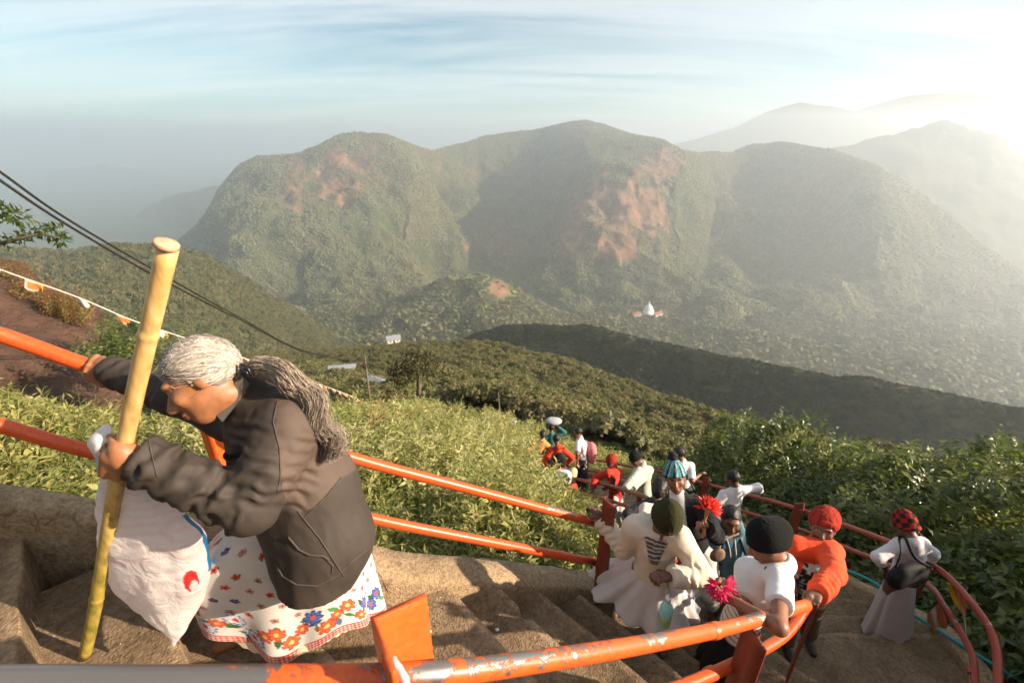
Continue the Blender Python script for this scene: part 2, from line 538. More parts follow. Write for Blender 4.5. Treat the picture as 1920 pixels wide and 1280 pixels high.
remote('far_ridge_left', [-300, 0, 70, 130, 190, 260, 330, 420, 520], [360, 345, 335, 317, 309, 318, 332, 345, 352], 9500., 400)
remote('far_ridge_right', [1180, 1300, 1380, 1440, 1500, 1560, 1640, 1740, 1850, 2000, 2300], [285, 262, 235, 207, 195, 198, 222, 250, 240, 225, 230], 7000., 380)
remote('farthest_ridge', [1500, 1620, 1700, 1800, 1900, 2000, 2300], [240, 205, 182, 172, 178, 168, 190], 11000., 380)

# -- lowland out to the horizon
def sheet(name, z, half, m):
    v = np.array([(-half, -half, z), (half, -half, z), (half, half, z), (-half, half, z)], float)
    n = 24
    s = np.linspace(-1, 1, n); s = np.sign(s) * np.abs(s) ** 2
    X, Y = np.meshgrid(s * half, s * half)
    g = np.stack([X, Y, np.full_like(X, z)], -1)
    return mk(name, (g.reshape(-1, 3), grid_faces(n, n)), m, colors=np.broadcast_to(GREEN * 1.2, (n * n, 3)))
tag(sheet('lowland', -455.0 * FK, 30000.0, M_TERRAIN), kind='structure')

# -- hills this side
g_lh = loft([([-300, -60, 0, 60, 130, 200, 300, 370, 430, 500, 560, 620, 700], [505, 482, 472, 463, 460, 459, 467, 483, 513, 560, 600, 640, 670], [660, 640, 625, 615, 615, 625, 640, 670, 720, 800, 870, 900, 900]),
             ([-300, 0, 200, 300, 370, 430, 500, 560, 620, 700], [560, 545, 540, 548, 562, 587, 617, 637, 657, 682], [480, 455, 465, 490, 525, 570, 650, 720, 760, 760]),
             ([-300, 0, 200, 370, 500, 620, 700], [690, 680, 680, 690, 690, 690, 705], [300, 290, 305, 340, 440, 560, 560]),
             ([-300, 0, 200, 370, 500, 620, 700], [800, 790, 790, 790, 780, 770, 770], [200, 200, 205, 230, 300, 380, 380])], -300, 700, 220, 26, back=(0, 110, -60), rough=[(9, 120., 'fbm'), (3, 30., 'fbm')], blurs=.8)
hill('forest_hill', g_lh)
g_ft = loft([([360, 450, 520, 600, 680, 750, 800, 850, 900, 950, 1000, 1060, 1160], [582, 578, 580, 582, 577, 562, 541, 520, 513, 532, 556, 580, 596], [960, 940, 930, 920, 910, 900, 890, 890, 890, 900, 910, 920, 930]),
             ([360, 600, 800, 900, 1000, 1160], [610, 610, 590, 560, 590, 610], [820, 800, 770, 780, 790, 800]),
             ([360, 600, 800, 900, 1000, 1160], [660, 650, 640, 630, 640, 650], [640, 620, 610, 620, 630, 640]),
             ([360, 600, 800, 900, 1000, 1160], [720, 710, 700, 690, 690, 690], [520, 500, 500, 510, 520, 530])], 360, 1160, 200, 22, back=(20, 140, -70), far=FK, rough=[(10, 90., 'fbm'), (3, 30., 'fbm')], blurs=.8)
xx, yy, _ = proj(g_ft)
wg = np.maximum(sstep(1, .2, ((xx - 850) / 60) ** 2 + ((yy - 518) / 9) ** 2), 0.9 * sstep(1, .2, ((xx - 990) / 60) ** 2 + ((yy - 548) / 12) ** 2))[..., None]
wr = sstep(1, .3, ((xx - 935) / 26) ** 2 + ((yy - 540) / 20) ** 2 + .5 * fbm(g_ft / 25., 3, 8))[..., None]
cf = GREEN * (1 - wg) + GRASS * 1.3 * wg
hill('foothill', g_ft, cf * (1 - wr) + ROCK * wr)
g_va = loft([([780, 1000, 1300, 1600, 1920, 2150], [600, 580, 576, 582, 606, 640], [1060, 1070, 1080, 1080, 1070, 1060]),
             ([780, 1000, 1300, 1600, 1920, 2150], [625, 605, 605, 615, 640, 680], [900, 920, 930, 920, 900, 900]),
             ([780, 1000, 1300, 1600, 1920, 2150], [650, 630, 640, 655, 680, 720], [740, 780, 770, 760, 740, 740]),
             ([780, 1000, 1300, 1600, 1920, 2150], [690, 680, 700, 720, 760, 800], [580, 600, 580, 570, 560, 560])], 780, 2150, 260, 24, far=FK, rough=[(16, 140., 'fbm'), (4, 40., 'fbm')], blurs=1)
hill('valley_floor', g_va)
g_dk = loft([([830, 870, 930, 1000, 1100, 1200, 1350, 1500, 1650, 1800, 1920, 2080], [650, 634, 617, 606, 615, 638, 670, 695, 720, 743, 763, 795], [610, 610, 600, 585, 540, 490, 430, 385, 345, 315, 295, 275]),
             ([830, 930, 1000, 1100, 1200, 1350, 1500, 1650, 1800, 1920, 2080], [665, 650, 648, 665, 695, 735, 772, 805, 835, 862, 900], [570, 560, 545, 505, 460, 405, 362, 326, 297, 279, 260]),
             ([830, 930, 1000, 1100, 1200, 1350, 1500, 1650, 1800, 1920, 2080], [690, 690, 700, 725, 760, 815, 865, 910, 950, 985, 1040], [530, 520, 510, 470, 430, 382, 340, 308, 282, 266, 248]),
             ([830, 1000, 1200, 1350, 1500, 1650, 1800, 1920, 2080], [740, 780, 850, 900, 980, 1040, 1080, 1100, 1150], [480, 460, 400, 355, 315, 285, 262, 248, 230])], 830, 2080, 220, 24, back=(90, 70, -75), rough=[(5, 80., 'fbm'), (1.5, 22., 'fbm')], blurs=.8)
hill('shaded_ridge', g_dk)
g_sp = loft([([440, 560, 640, 700, 750, 810, 870, 950, 1020, 1100, 1180, 1250, 1330, 1400, 1480, 1550, 1660, 1780, 1900], [665, 664, 656, 651, 645, 642, 643, 656, 673, 697, 722, 747, 775, 802, 828, 852, 892, 935, 980], [330, 330, 330, 325, 315, 300, 280, 240, 210, 182, 160, 142, 126, 112, 99, 89, 75, 63, 55]),
             ([440, 640, 750, 870, 950, 1020, 1100, 1180, 1250, 1330, 1400, 1480, 1550, 1660, 1780, 1900], [690, 682, 674, 680, 698, 718, 744, 770, 792, 820, 846, 872, 895, 930, 968, 1010], [190, 190, 180, 160, 140, 124, 109, 97, 87, 78, 70, 62, 56, 48, 42, 37]),
             ([440, 640, 750, 870, 950, 1020, 1100, 1180, 1250, 1330, 1400, 1480, 1550, 1660, 1780, 1900], [730, 728, 722, 730, 748, 768, 796, 826, 850, 874, 900, 925, 945, 980, 1020, 1060], [100, 100, 96, 88, 80, 73, 66, 59, 54, 49, 45, 40, 37, 33, 29, 26]),
             ([440, 640, 870, 1100, 1330, 1550, 1780, 1900], [790, 785, 790, 860, 940, 1020, 1100, 1150], [50, 50, 46, 38, 30, 25, 20, 18])], 440, 1900, 260, 22, back=(12, 30, -40), rough=[(2.6, 28., 'fbm'), (.8, 8., 'fbm')], blurs=.8)
xx, yy, _ = proj(g_sp)
wg = np.maximum(sstep(1, .2, ((xx - 650) / 85) ** 2 + ((yy - 690) / 24) ** 2), sstep(1, .2, ((xx - 1340) / 90) ** 2 + ((yy - 880) / 30) ** 2) * .6)[..., None]
hill('spur', g_sp, GREEN * 1.25 * (1 - wg) + GRASS * 1.1 * wg)

# -- the slope the stairs are laid on
SX, SY = 0.246, 0.62
def slope_z(x, y):
    """surface through the step edges"""
    return G * -1.548 - SX * (x + 1.62 * G) - SY * (y - 0.937 * G)
def ground_z(x, y):
    x = np.asarray(x, float); y = np.asarray(y, float)
    p = np.stack([x, y, np.zeros_like(x)], -1)
    z = slope_z(x, y) - 0.16
    z = z + 0.10 * fbm(p / 1.7, 3, 21) * sstep(2.0, 6.0, np.hypot(x, y)) + 0.5 * fbm(p / 9.0, 3, 23) * sstep(6, 18, np.hypot(x, y))
    az = np.arctan2(x, y); r = np.hypot(x, y)
    z = z - 0.30 * np.maximum(r - 7.0, 0) * sstep(-0.15, -0.75, az) - .02 * np.maximum(r - 9.0, 0) ** 1.5 * sstep(-1.2, -.2, az)
    return z
# ------------------------------------------------------------------ haze
def haze_box():
    m = bpy.data.materials.new('haze'); m.use_nodes = True
    t = NT(m); t.n.remove(t.n['Principled BSDF'])
    v = t.new('ShaderNodeVolumePrincipled')
    v.inputs['Color'].default_value = (0.87, 0.93, 1.0, 1)
    v.inputs['Density'].default_value = HAZE
    v.inputs['Anisotropy'].default_value = HAZE_G
    t.l.new(v.outputs[0], t.n['Material Output'].inputs['Volume'])
    h = 32000.0; z0, z1 = -790.0, 330.0
    o = mk('haze', box((0, 0, (z0 + z1) / 2), (1, 0, 0), (0, 1, 0), (0, 0, 1), 2 * h, 2 * h, z1 - z0), m, smooth=False)
    tag(o, 'pale morning haze filling the valley', 'haze', kind='stuff')
HAZE = 2.25e-4
HAZE_G = 0.62
haze_box()
# ------------------------------------------------------------------ stairs
def concrete(name, base, lo, hi):
    m, t, b = new_mat(name)
    g = t.new('ShaderNodeNewGeometry'); p = g.outputs['Position']
    n1 = t.new('ShaderNodeTexNoise', {'Vector': p, 'Scale': 3.4, 'Detail': 10.0, 'Roughness': 0.7})
    n2 = t.new('ShaderNodeTexNoise', {'Vector': p, 'Scale': 45.0, 'Detail': 6.0, 'Roughness': 0.7})
    n3 = t.new('ShaderNodeTexVoronoi', {'Vector': p, 'Scale': 95.0})
    n4 = t.new('ShaderNodeTexNoise', {'Vector': p, 'Scale': 9.0, 'Detail': 7.0, 'Roughness': 0.75, 'Distortion': 1.2})
    c = t.ramp(n1.outputs['Fac'], [(0.3, lo), (0.5, base), (0.72, hi)])
    c = t.mix(1.0, c, t.ramp(n2.outputs['Fac'], [(0.33, (0.55, 0.52, 0.5)), (0.62, (1.12, 1.1, 1.08))]), 'MULTIPLY')
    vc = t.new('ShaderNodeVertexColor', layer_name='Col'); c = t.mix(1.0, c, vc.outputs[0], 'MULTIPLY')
    c = t.mix(t.ramp(n4.outputs['Fac'], [(0.55, (0, 0, 0)), (0.66, (0.7, 0.7, 0.7))]), c, (0.085, 0.06, 0.038))
    t.l.new(c, b.inputs['Base Color'])
    b.inputs['Roughness'].default_value = 0.93; b.inputs['Specular IOR Level'].default_value = 0.25
    h = t.math('ADD', t.math('MULTIPLY', n2.outputs['Fac'], 0.8), t.math('ADD', t.math('MULTIPLY', n3.outputs['Distance'], -0.35), t.math('MULTIPLY', n4.outputs['Fac'], .6)))
    bp = t.new('ShaderNodeBump', {'Height': h, 'Strength': 0.95, 'Distance': 0.012})
    t.l.new(bp.outputs[0], b.inputs['Normal'])
    return m
M_STEP = concrete('step_concrete', (0.235, 0.165, 0.10), (0.15, 0.102, 0.06), (0.315, 0.23, 0.148))
M_CURB = concrete('curb_concrete', (0.35, 0.255, 0.155), (0.235, 0.17, 0.102), (0.42, 0.32, 0.205))

DD = np.array([0.72, 0.694]); EE = np.array([-0.694, 0.72])
NOSE = [(-1.30, -1.198), (-0.90, -1.373), (-0.515, -1.548), (-0.136, -1.723), (0.275, -1.898), (0.622, -2.073), (0.952, -2.248), (1.247, -2.423), (1.509, -2.60), (1.787, -2.775),
        (2.06, -2.95), (2.34, -3.125), (2.62, -3.30), (2.90, -3.475)]
LAND_Z = -3.65
WALL = np.array([(-4.2, 1.18), (-3.2, 1.30), (-2.1, 1.43), (-0.68, 1.60), (-0.35, 1.735), (0.468, 2.087), (1.35, 2.50)])
NEAR = np.array([(-3.0, -0.3), (-0.9, 0.22), (-0.15, 0.30), (0.10, 0.42), (0.56, 0.66), (1.05, 0.96), (3.0, 2.3)])

def cross_line(o, line):
    """distance along EE where the step edge at offset o meets a polyline"""
    for a, b in zip(line[:-1], line[1:]):
        pa, pb = a @ DD - o, b @ DD - o
        if pa * pb <= 0:
            s = pa / (pa - pb + 1e-12)
            return (a + (b - a) * s) @ EE
    return (line[-1] if (line[-1] @ DD) < o else line[0]) @ EE

def edge_block(p0, p1, inward, depth, ztop, zbot, seed, n=26, wear=0.012):
    """a concrete step: worn front edge from p0 to p1 (plan), depth metres back, built in world metres"""
    p0, p1, inward = np.asarray(p0, float), np.asarray(p1, float), np.asarray(inward, float)
    s = np.linspace(0, 1, n)
    along = p0[None] + (p1 - p0)[None] * s[:, None]
    L = np.linalg.norm(p1 - p0)
    nz = fbm(np.stack([s * L * 6, np.full(n, seed * 3.1), np.zeros(n)], -1), 4, 5) * wear
    chip = np.maximum(fbm(np.stack([s * L * 14, np.full(n, seed * 1.7), np.ones(n)], -1), 2, 6) - 0.55, 0) * 0.05
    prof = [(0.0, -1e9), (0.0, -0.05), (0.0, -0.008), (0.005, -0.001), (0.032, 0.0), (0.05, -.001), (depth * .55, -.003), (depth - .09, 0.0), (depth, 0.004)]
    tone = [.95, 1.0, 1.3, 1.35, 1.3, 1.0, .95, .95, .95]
    rows = []
    for d, dz in prof:
        off = d + (nz + chip if d < 0.04 else nz * 0.3)
        pl = along + inward[None] * np.asarray(off)[:, None]
        z = np.full(n, zbot) if dz < -1e8 else ztop + dz - (chip * .6 if d < .04 else 0) + 0.004 * fbm(np.stack([s * L * 4, np.full(n, d * 9 + seed), np.zeros(n)], -1), 3, 9)
        rows.append(np.column_stack([pl, z]))
    g = np.array(rows)
    f = [tuple(q) for q in grid_faces(len(prof), n)[:, ::-1].tolist()]
    m = len(prof) * n
    v = np.vstack([g.reshape(-1, 3), np.column_stack([along[0] + inward * depth, zbot]), np.column_stack([along[-1] + inward * depth, zbot])]) if False else g.reshape(-1, 3)
    # side and back closures
    extra = np.array([np.append(along[0] + inward * depth, zbot), np.append(along[-1] + inward * depth, zbot)])
    v = np.vstack([v, extra])
    f.append(tuple([k * n for k in range(len(prof))] + [m]))
    f.append(tuple([k * n + n - 1 for k in range(len(prof))][::-1] + [m + 1]))
    last = (len(prof) - 1) * n
    f.append(tuple([m] + [last + k for k in range(n)] + [m + 1]))
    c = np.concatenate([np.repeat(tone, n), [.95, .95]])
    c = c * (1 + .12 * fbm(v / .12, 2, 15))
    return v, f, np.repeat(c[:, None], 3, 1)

stairs = bpy.data.objects.new('stairs', None); COL.objects.link(stairs); tag(stairs, kind='structure')
stairs.location = (0, 1.3 * G, -2.4 * G)
for i in range(1, len(NOSE)):
    o, z = NOSE[i]; ob = NOSE[i - 1][0]
    ef = cross_line(o, WALL) + 0.10; en = cross_line(o, NEAR) - 0.05
    p0 = (DD * o + EE * ef) * G; p1 = (DD * o + EE * en) * G
    zz = NOSE[i][1] * G
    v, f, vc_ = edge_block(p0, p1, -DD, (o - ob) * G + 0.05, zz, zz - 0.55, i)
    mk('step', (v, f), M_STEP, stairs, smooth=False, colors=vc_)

def step_surface(x, y):
    """height of the concrete under plan point (world metres)"""
    x, y = x / G, y / G
    o = x * DD[0] + y * DD[1]
    if y > 2.4 and o > 2.4:
        k = int((y - 2.4) // 0.27)
        return (LAND_Z - 0.16 * (k + 1)) * G
    for i in range(len(NOSE)):
        if o <= NOSE[i][0]: return NOSE[i][1] * G
    return LAND_Z * G

# curb on the far side of the flight
cl = []
for a, b in zip(WALL[:-1], WALL[1:]):
    for s in np.linspace(0, 1, 14, endpoint=False): cl.append(a + (b - a) * s)
cl.append(WALL[-1]); cl = np.array(cl)
for _ in range(6): cl[1:-1] = 0.25 * cl[:-2] + 0.5 * cl[1:-1] + 0.25 * cl[2:]
off = cl @ DD
zc = np.interp(off, [n[0] for n in NOSE], [n[1] for n in NOSE])
zc = zc + np.interp(cl[:, 0], [-3.0, -1.5, -0.5, 0.3, 1.3], [0.17, 0.15, 0.05, 0.035, 0.03])
tg = nrm(np.gradient(cl, axis=0)); nn = np.column_stack([-tg[:, 1], tg[:, 0]])
wid = np.interp(cl[:, 0], [-3, -1.6, -0.6, 0.3, 1.3], [0.13, 0.13, 0.20, 0.20, 0.17])
rows = []
for d, dz in [(0.0, -0.9), (0.0, -0.05), (0.008, -0.015), (0.03, -0.002), (0.5, 0.006), (0.95, -0.004), (0.995, -0.03), (1.0, -0.8)]:
    w = d if d < 0.1 and d > 0 else d * wid
    pl = cl + nn * np.asarray(w if np.ndim(w) else np.full(len(cl), w))[:, None]
    z = zc + dz
    pt = np.column_stack([pl, z]) * G
    if dz > -0.5:
        pt = pt + 0.006 * np.stack([fbm(pt / 0.16, 3, 61), fbm(pt / 0.16, 3, 62), 0.8 * fbm(pt / 0.2, 3, 63)], -1)
    rows.append(pt)
g = np.array(rows)
mk('curb', (g.reshape(-1, 3), grid_faces(*g.shape[:2])), M_CURB, stairs, smooth=False, colors=np.ones((g.shape[0] * g.shape[1], 3)))

g_curb = g.copy()
# landing where the two flights meet
lp = np.array([(1.30, 2.9), (3.40, 2.9), (3.40, 0.2), (2.2, 0.6), (2.9 / .72 - 0.965 * 1.0 - 0.3, 0.9)])
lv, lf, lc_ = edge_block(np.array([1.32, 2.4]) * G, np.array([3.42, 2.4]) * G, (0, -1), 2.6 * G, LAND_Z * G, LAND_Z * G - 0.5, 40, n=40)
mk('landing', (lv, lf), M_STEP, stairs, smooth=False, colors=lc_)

low = bpy.data.objects.new('lower_stairs', None); COL.objects.link(low); tag(low, kind='structure')
low.location = (2.3 * G, 4.0 * G, -4.6 * G)
def path_left(y): return np.interp(y, [2.4, 5.1, 5.85, 8.5, 10.5], [1.30, 1.30, 1.0, -0.2, -2.4])
def path_right(y): return np.interp(y, [2.4, 4.2, 6.85, 8.5, 10.5], [3.40, 3.30, 3.0, 1.9, 0.2])
for k in range(1, 30):
    y = 2.4 + 0.27 * k; z = LAND_Z - 0.16 * k
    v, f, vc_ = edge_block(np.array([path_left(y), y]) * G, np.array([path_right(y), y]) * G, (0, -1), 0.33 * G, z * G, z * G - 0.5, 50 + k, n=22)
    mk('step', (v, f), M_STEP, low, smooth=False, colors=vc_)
for side, fn in ((-1, path_left), (1, path_right)):
    ys = np.linspace(2.45, 9.9, 70) if side < 0 else np.linspace(0.2, 9.9, 90)
    xs = fn(ys)
    z = np.where(ys < 2.4, LAND_Z, LAND_Z - 0.16 * (ys - 2.4) / 0.27) + 0.07
    c2 = np.column_stack([xs, ys]); t2 = nrm(np.gradient(c2, axis=0)); n2 = np.column_stack([t2[:, 1], -t2[:, 0]]) * side
    rows = []
    for d, dz in [(0.0, -0.4), (0.0, -0.03), (0.015, 0.0), (0.14, 0.004), (0.155, -0.03), (0.16, -0.6)]:
        pt = np.column_stack([c2 + n2 * d, z + dz]) * G
        rows.append(pt + (0.01 * np.stack([fbm(pt / .2, 2, 71), fbm(pt / .2, 2, 72), fbm(pt / .3, 2, 73)], -1) if dz > -.3 else 0))
    g = np.array(rows)
    mk('curb', (g.reshape(-1, 3), grid_faces(*g.shape[:2])), M_CURB, low, smooth=False, colors=np.ones((g.shape[0] * g.shape[1], 3)))

# ground sheet of the slope, cut low under the stairs
gx = np.concatenate([np.linspace(-46, -7, 40), np.linspace(-6.8, 7, 110), np.linspace(7.4, 40, 40)])
gy = np.concatenate([np.linspace(-8, -0.6, 12), np.linspace(-0.4, 10, 110), np.linspace(10.4, 60, 60)])
X, Y = np.meshgrid(gx, gy)
Z = ground_z(X, Y)
o = (X / G) * DD[0] + (Y / G) * DD[1]
wall_y = np.interp(X / G, WALL[:, 0], WALL[:, 1])
in_flight = (Y / G < wall_y + 0.05) & (o < 2.95) & (X / G < 1.6)
in_land = (X / G > 1.2) & (X / G < 3.5) & (Y / G < 2.75) & (Y / G > -1.5)
in_low = (Y / G >= 2.3) & (Y / G < 10.2) & (X / G > path_left(Y / G) - 0.05) & (X / G < path_right(Y / G) + 0.05)
Z = np.where(in_flight | in_low | in_land, Z - 0.75, Z)
gcol = np.clip(0.5 + 0.8 * fbm(np.stack([X / 2, Y / 2, X * 0], -1), 4, 81), 0, 1)[..., None]
gcol = np.array([0.05, 0.042, 0.022]) * (1 - gcol) + np.array([0.085, 0.075, 0.03]) * gcol
gg = np.stack([X, Y, Z], -1)
tag(mk('ground', (gg.reshape(-1, 3), grid_faces(*X.shape)), M_TERRAIN, colors=gcol.reshape(-1, 3)), kind='structure')

# ------------------------------------------------------------------ railings
def paint(name, col, wear, steel=(0.30, 0.27, 0.24), rust=(0.10, 0.035, 0.02), rough=0.38, bare_left=None):
    """old gloss paint on steel pipe, worn through to metal on top, rust specks at the edges of the wear"""
    m, t, b = new_mat(name)
    g = t.new('ShaderNodeNewGeometry'); p = g.outputs['Position']
    n1 = t.new('ShaderNodeTexNoise', {'Vector': p, 'Scale': 16.0, 'Detail': 9.0, 'Roughness': 0.72, 'Distortion': 0.6})
    n2 = t.new('ShaderNodeTexNoise', {'Vector': p, 'Scale': 2.3, 'Detail': 2.0})
    n3 = t.new('ShaderNodeTexNoise', {'Vector': p, 'Scale': 60.0, 'Detail': 5.0, 'Roughness': 0.7})
    sep = t.new('ShaderNodeSeparateXYZ', {0: g.outputs['Normal']})
    up = t.math('MULTIPLY', t.math('MAXIMUM', sep.outputs[2], -0.2), 0.16)
    s = t.math('ADD', t.math('ADD', n1.outputs['Fac'], up), t.math('MULTIPLY', t.math('SUBTRACT', n2.outputs['Fac'], 0.5), 0.55))
    if bare_left is not None:     # the length most hands rub is bare
        sp_ = t.new('ShaderNodeSeparateXYZ', {0: p})
        s = t.math('ADD', s, t.math('MULTIPLY', t.math('MAXIMUM', t.math('SUBTRACT', bare_left, sp_.outputs[0]), 0.0), 1.1))
    k = t.ramp(s, [(wear, (0, 0, 0)), (wear + 0.025, (1, 1, 1))])
    kr = t.ramp(s, [(wear - 0.03, (0, 0, 0)), (wear + 0.005, (1, 1, 1))])
    c0 = t.mix(t.ramp(n3.outputs['Fac'], [(0.35, (0, 0, 0)), (0.7, (1, 1, 1))]), tuple(x * 0.8 for x in col), tuple(min(1, x * 1.12) for x in col))
    c1 = t.mix(kr, c0, rust)
    c2 = t.mix(k, c1, steel)
    specks = t.ramp(n3.outputs['Fac'], [(0.70, (0, 0, 0)), (0.73, (1, 1, 1))])
    c3 = t.mix(t.math('MULTIPLY', specks, 0.8), c2, rust)
    t.l.new(c3, b.inputs['Base Color'])
    t.l.new(t.math('MULTIPLY', k, 0.9), b.inputs['Metallic'])
    t.l.new(t.math('ADD', t.math('MULTIPLY', n3.outputs['Fac'], 0.2), rough - 0.1), b.inputs['Roughness'])
    bp = t.new('ShaderNodeBump', {'Height': t.math('SUBTRACT', t.math('MULTIPLY', n3.outputs['Fac'], .3), k), 'Strength': 0.35, 'Distance': 0.0015})
    t.l.new(bp.outputs[0], b.inputs['Normal'])
    return m
M_PAINT = paint('orange_paint', (0.60, 0.082, 0.014), 0.735)
M_WORN = paint('worn_orange_paint', (0.64, 0.105, 0.018), 0.665, steel=(.34, .30, .27), bare_left=-.40)
M_RED = paint('dark_red_paint', (0.34, 0.055, 0.028), 0.76)
M_POST = paint('post_paint', (0.70, 0.11, 0.018), 0.78)
M_POSTD = paint('dark_post_paint', (0.22, 0.045, 0.025), 0.78)  # dark red posts, and shade painted into the backlit post on the far curb
M_GREYRAIL = paint('bare_steel_rail', (0.36, 0.06, 0.03), 0.50, steel=(0.22, 0.19, 0.18))

def angle_post(base, top, a1, leg=0.075, th=0.009, slant=0.05):
    """angle iron: two flat legs meeting in an edge; top cut aslant with rounded corner. a1 = plan angle of first leg"""
    base, top = np.asarray(base, float), np.asarray(top, float)
    ax = nrm(top - base)
    d1 = np.array([math.cos(a1), math.sin(a1), 0]); d2 = np.array([-math.sin(a1), math.cos(a1), 0])
    outline = [(0, 0), (leg, 0), (leg, th), (th, th), (th, leg), (0, leg)]
    rows = []
    H = np.linalg.norm(top - base)
    for h in (0, H - slant - 0.02, H - slant * 0.4, H - 0.004, H):
        rr = []
        for (u, v) in outline:
            drop = 0.0
            if h > H - slant - 0.019:
                e = max(u, v) / leg
                hh = H - slant * e ** 2.0
                hq = min(h, hh)
            else:
                hq = h
            rr.append(base + ax * hq + d1 * u + d2 * v)
        rows.append(rr)
    g = np.array(rows); n = len(outline)
    f = [tuple(q) for q in grid_faces(len(rows), n, True).tolist()]
    f.append((len(rows) * n - 6 + 0, len(rows) * n - 6 + 1, len(rows) * n - 6 + 2, len(rows) * n - 6 + 3))
    f.append((len(rows) * n - 6 + 0, len(rows) * n - 6 + 3, len(rows) * n - 6 + 4, len(rows) * n - 6 + 5))
    return g.reshape(-1, 3), f

PIPE = 0.0285
def pipe(pts, r=PIPE, n=7, seg=16):
    return tube(smooth_path(pts, n), r, seg)
def collar(a, b, r=PIPE, w=0.05):
    """sleeve where two lengths of pipe meet, round point a towards b"""
    a, b = np.asarray(a, float), np.asarray(b, float); d = nrm(b - a)
    return tube([a - d * w, a - d * (w - .004), a - d * 0.003, a, a + d * 0.003], [r + .0005, r + 0.004, r + .004, r + .0035, r + .0002], 16)

# far side of the near flight
t = thing('railing', 'orange pipe railing on the far curb, running behind the grey-haired climber', 'railing', W(1115, 1100, 2.95), 'stair railings')
K = W(430, 778, 1.83)
top_a = [W(-260, 540, 1.33), W(0, 627, 1.54), W(180, 691, 1.66), W(420, 775, 1.84), W(655, 856, 2.10), W(880, 916, 2.42), W(1112, 978, 2.86)]
low_a = [W(-260, 720, 1.42), W(0, 797, 1.64), W(175, 847, 1.77), W(430, 903, 1.97), W(700, 972, 2.23), W(900, 1012, 2.52), W(1112, 1052, 2.98)]
mk('top_rail', pipe(top_a), M_PAINT, t)
mk('lower_rail', pipe(low_a), M_PAINT, t)
ext = [W(1112, 978, 2.86), W(1187, 1010, 3.12), W(1290, 1060, 3.5)]
mk('top_rail', pipe(ext), M_RED, t)
mk('lower_rail', pipe([W(1112, 1052, 2.98), W(1190, 1082, 3.22), W(1290, 1125, 3.6)]), M_RED, t)
pb = W(1113, 1104, 2.98); ptop = pb + np.array([0, 0, 0.83])
mk('post', angle_post(pb - np.array([0, 0, 0.1]), ptop, D2R(-20), 0.085), M_POSTD, t)  # backlit post: its shade is painted in with the dark colour
pb = W(408, 935, 2.03); pb = np.array([pb[0], pb[1] + 0.03, pb[2] - 0.3])
mk('post', angle_post(pb, pb + np.array([0, 0, 0.98]), D2R(-28), 0.085), M_POST, t)

# near side of the near flight, close to the camera
t = thing('railing', 'worn orange pipe railing nearest the camera, paint rubbed to bare metal', 'railing', W(1395, 1270, 1.4), 'stair railings')
NR = 1.30
def N(px, py, t): return W(px, py, t * NR)
tn = [N(-420, 1292, .58), N(0, 1274, .645), N(400, 1272, .67), N(770, 1266, .71), N(1000, 1240, .835), N(1200, 1208, 1.02), N(1350, 1179, 1.24), N(1440, 1155, 1.40), N(1512, 1134, 1.57)]
mk('top_rail', pipe(tn, 0.0265), M_WORN, t)
ln = [N(900, 1420, 1.0), N(1100, 1342, 1.14), N(1280, 1285, 1.33), N(1400, 1232, 1.52), N(1468, 1193, 1.66), N(1500, 1155, 1.76), N(1524, 1115, 1.86), N(1548, 1078, 1.96)]
mk('lower_rail', pipe(ln, 0.0255), M_PAINT, t)
mk('collar', collar(N(1345, 1180, 1.232), N(1440, 1155, 1.40), .0265), M_WORN, t)
mk('collar', collar(N(1338, 1260, 1.42), N(1400, 1232, 1.52), .0255), M_PAINT, t)
pb = N(716, 1276, .76)
mk('post', angle_post(pb - np.array([0, 0, 1.25]), pb + np.array([0, 0, 0.225]), D2R(-57), 0.125, .013, .012), M_POST, t)
pb = N(1390, 1180, 1.38)
mk('post', angle_post(pb - np.array([0, 0, 1.3]), pb + np.array([0, 0, 0.06]), D2R(-60), 0.11), M_POSTD, t)
pb = N(1552, 1072, 1.99)
mk('post', box(pb + np.array([0.012, 0.0, -0.52]), (0.6, 0.8, 0), (-0.8, 0.6, 0), (0, 0, 1), 0.08, 0.014, 1.1), M_POSTD, t, smooth=False)

# inner rail of the flight going down
t = thing('railing', 'dull brown double pipe railing on the inner side of the lower flight', 'railing', W(1137, 962, 6.7), 'stair railings')
gi = [W(1290, 1060, 3.5), W(1262, 985, 4.0), W(1220, 937, 4.75), W(1180, 921, 5.5), W(1137, 908, 6.5), W(1080, 897, 7.7), W(1030, 880, 8.8)]
mk('top_rail', pipe(gi, 0.025), M_GREYRAIL, t)
gl = [W(1290, 1125, 3.6), W(1258, 1022, 4.15), W(1215, 968, 4.95), W(1180, 951, 5.65), W(1137, 936, 6.65), W(1082, 922, 7.85), W(1030, 900, 8.95)]
mk('lower_rail', pipe(gl, 0.025), M_RED, t)
pb = W(1137, 962, 6.75)
mk('post', angle_post(pb - np.array([0, 0, .1]), pb + np.array([0, 0, 0.78]), D2R(-30), 0.085), M_POSTD, t)

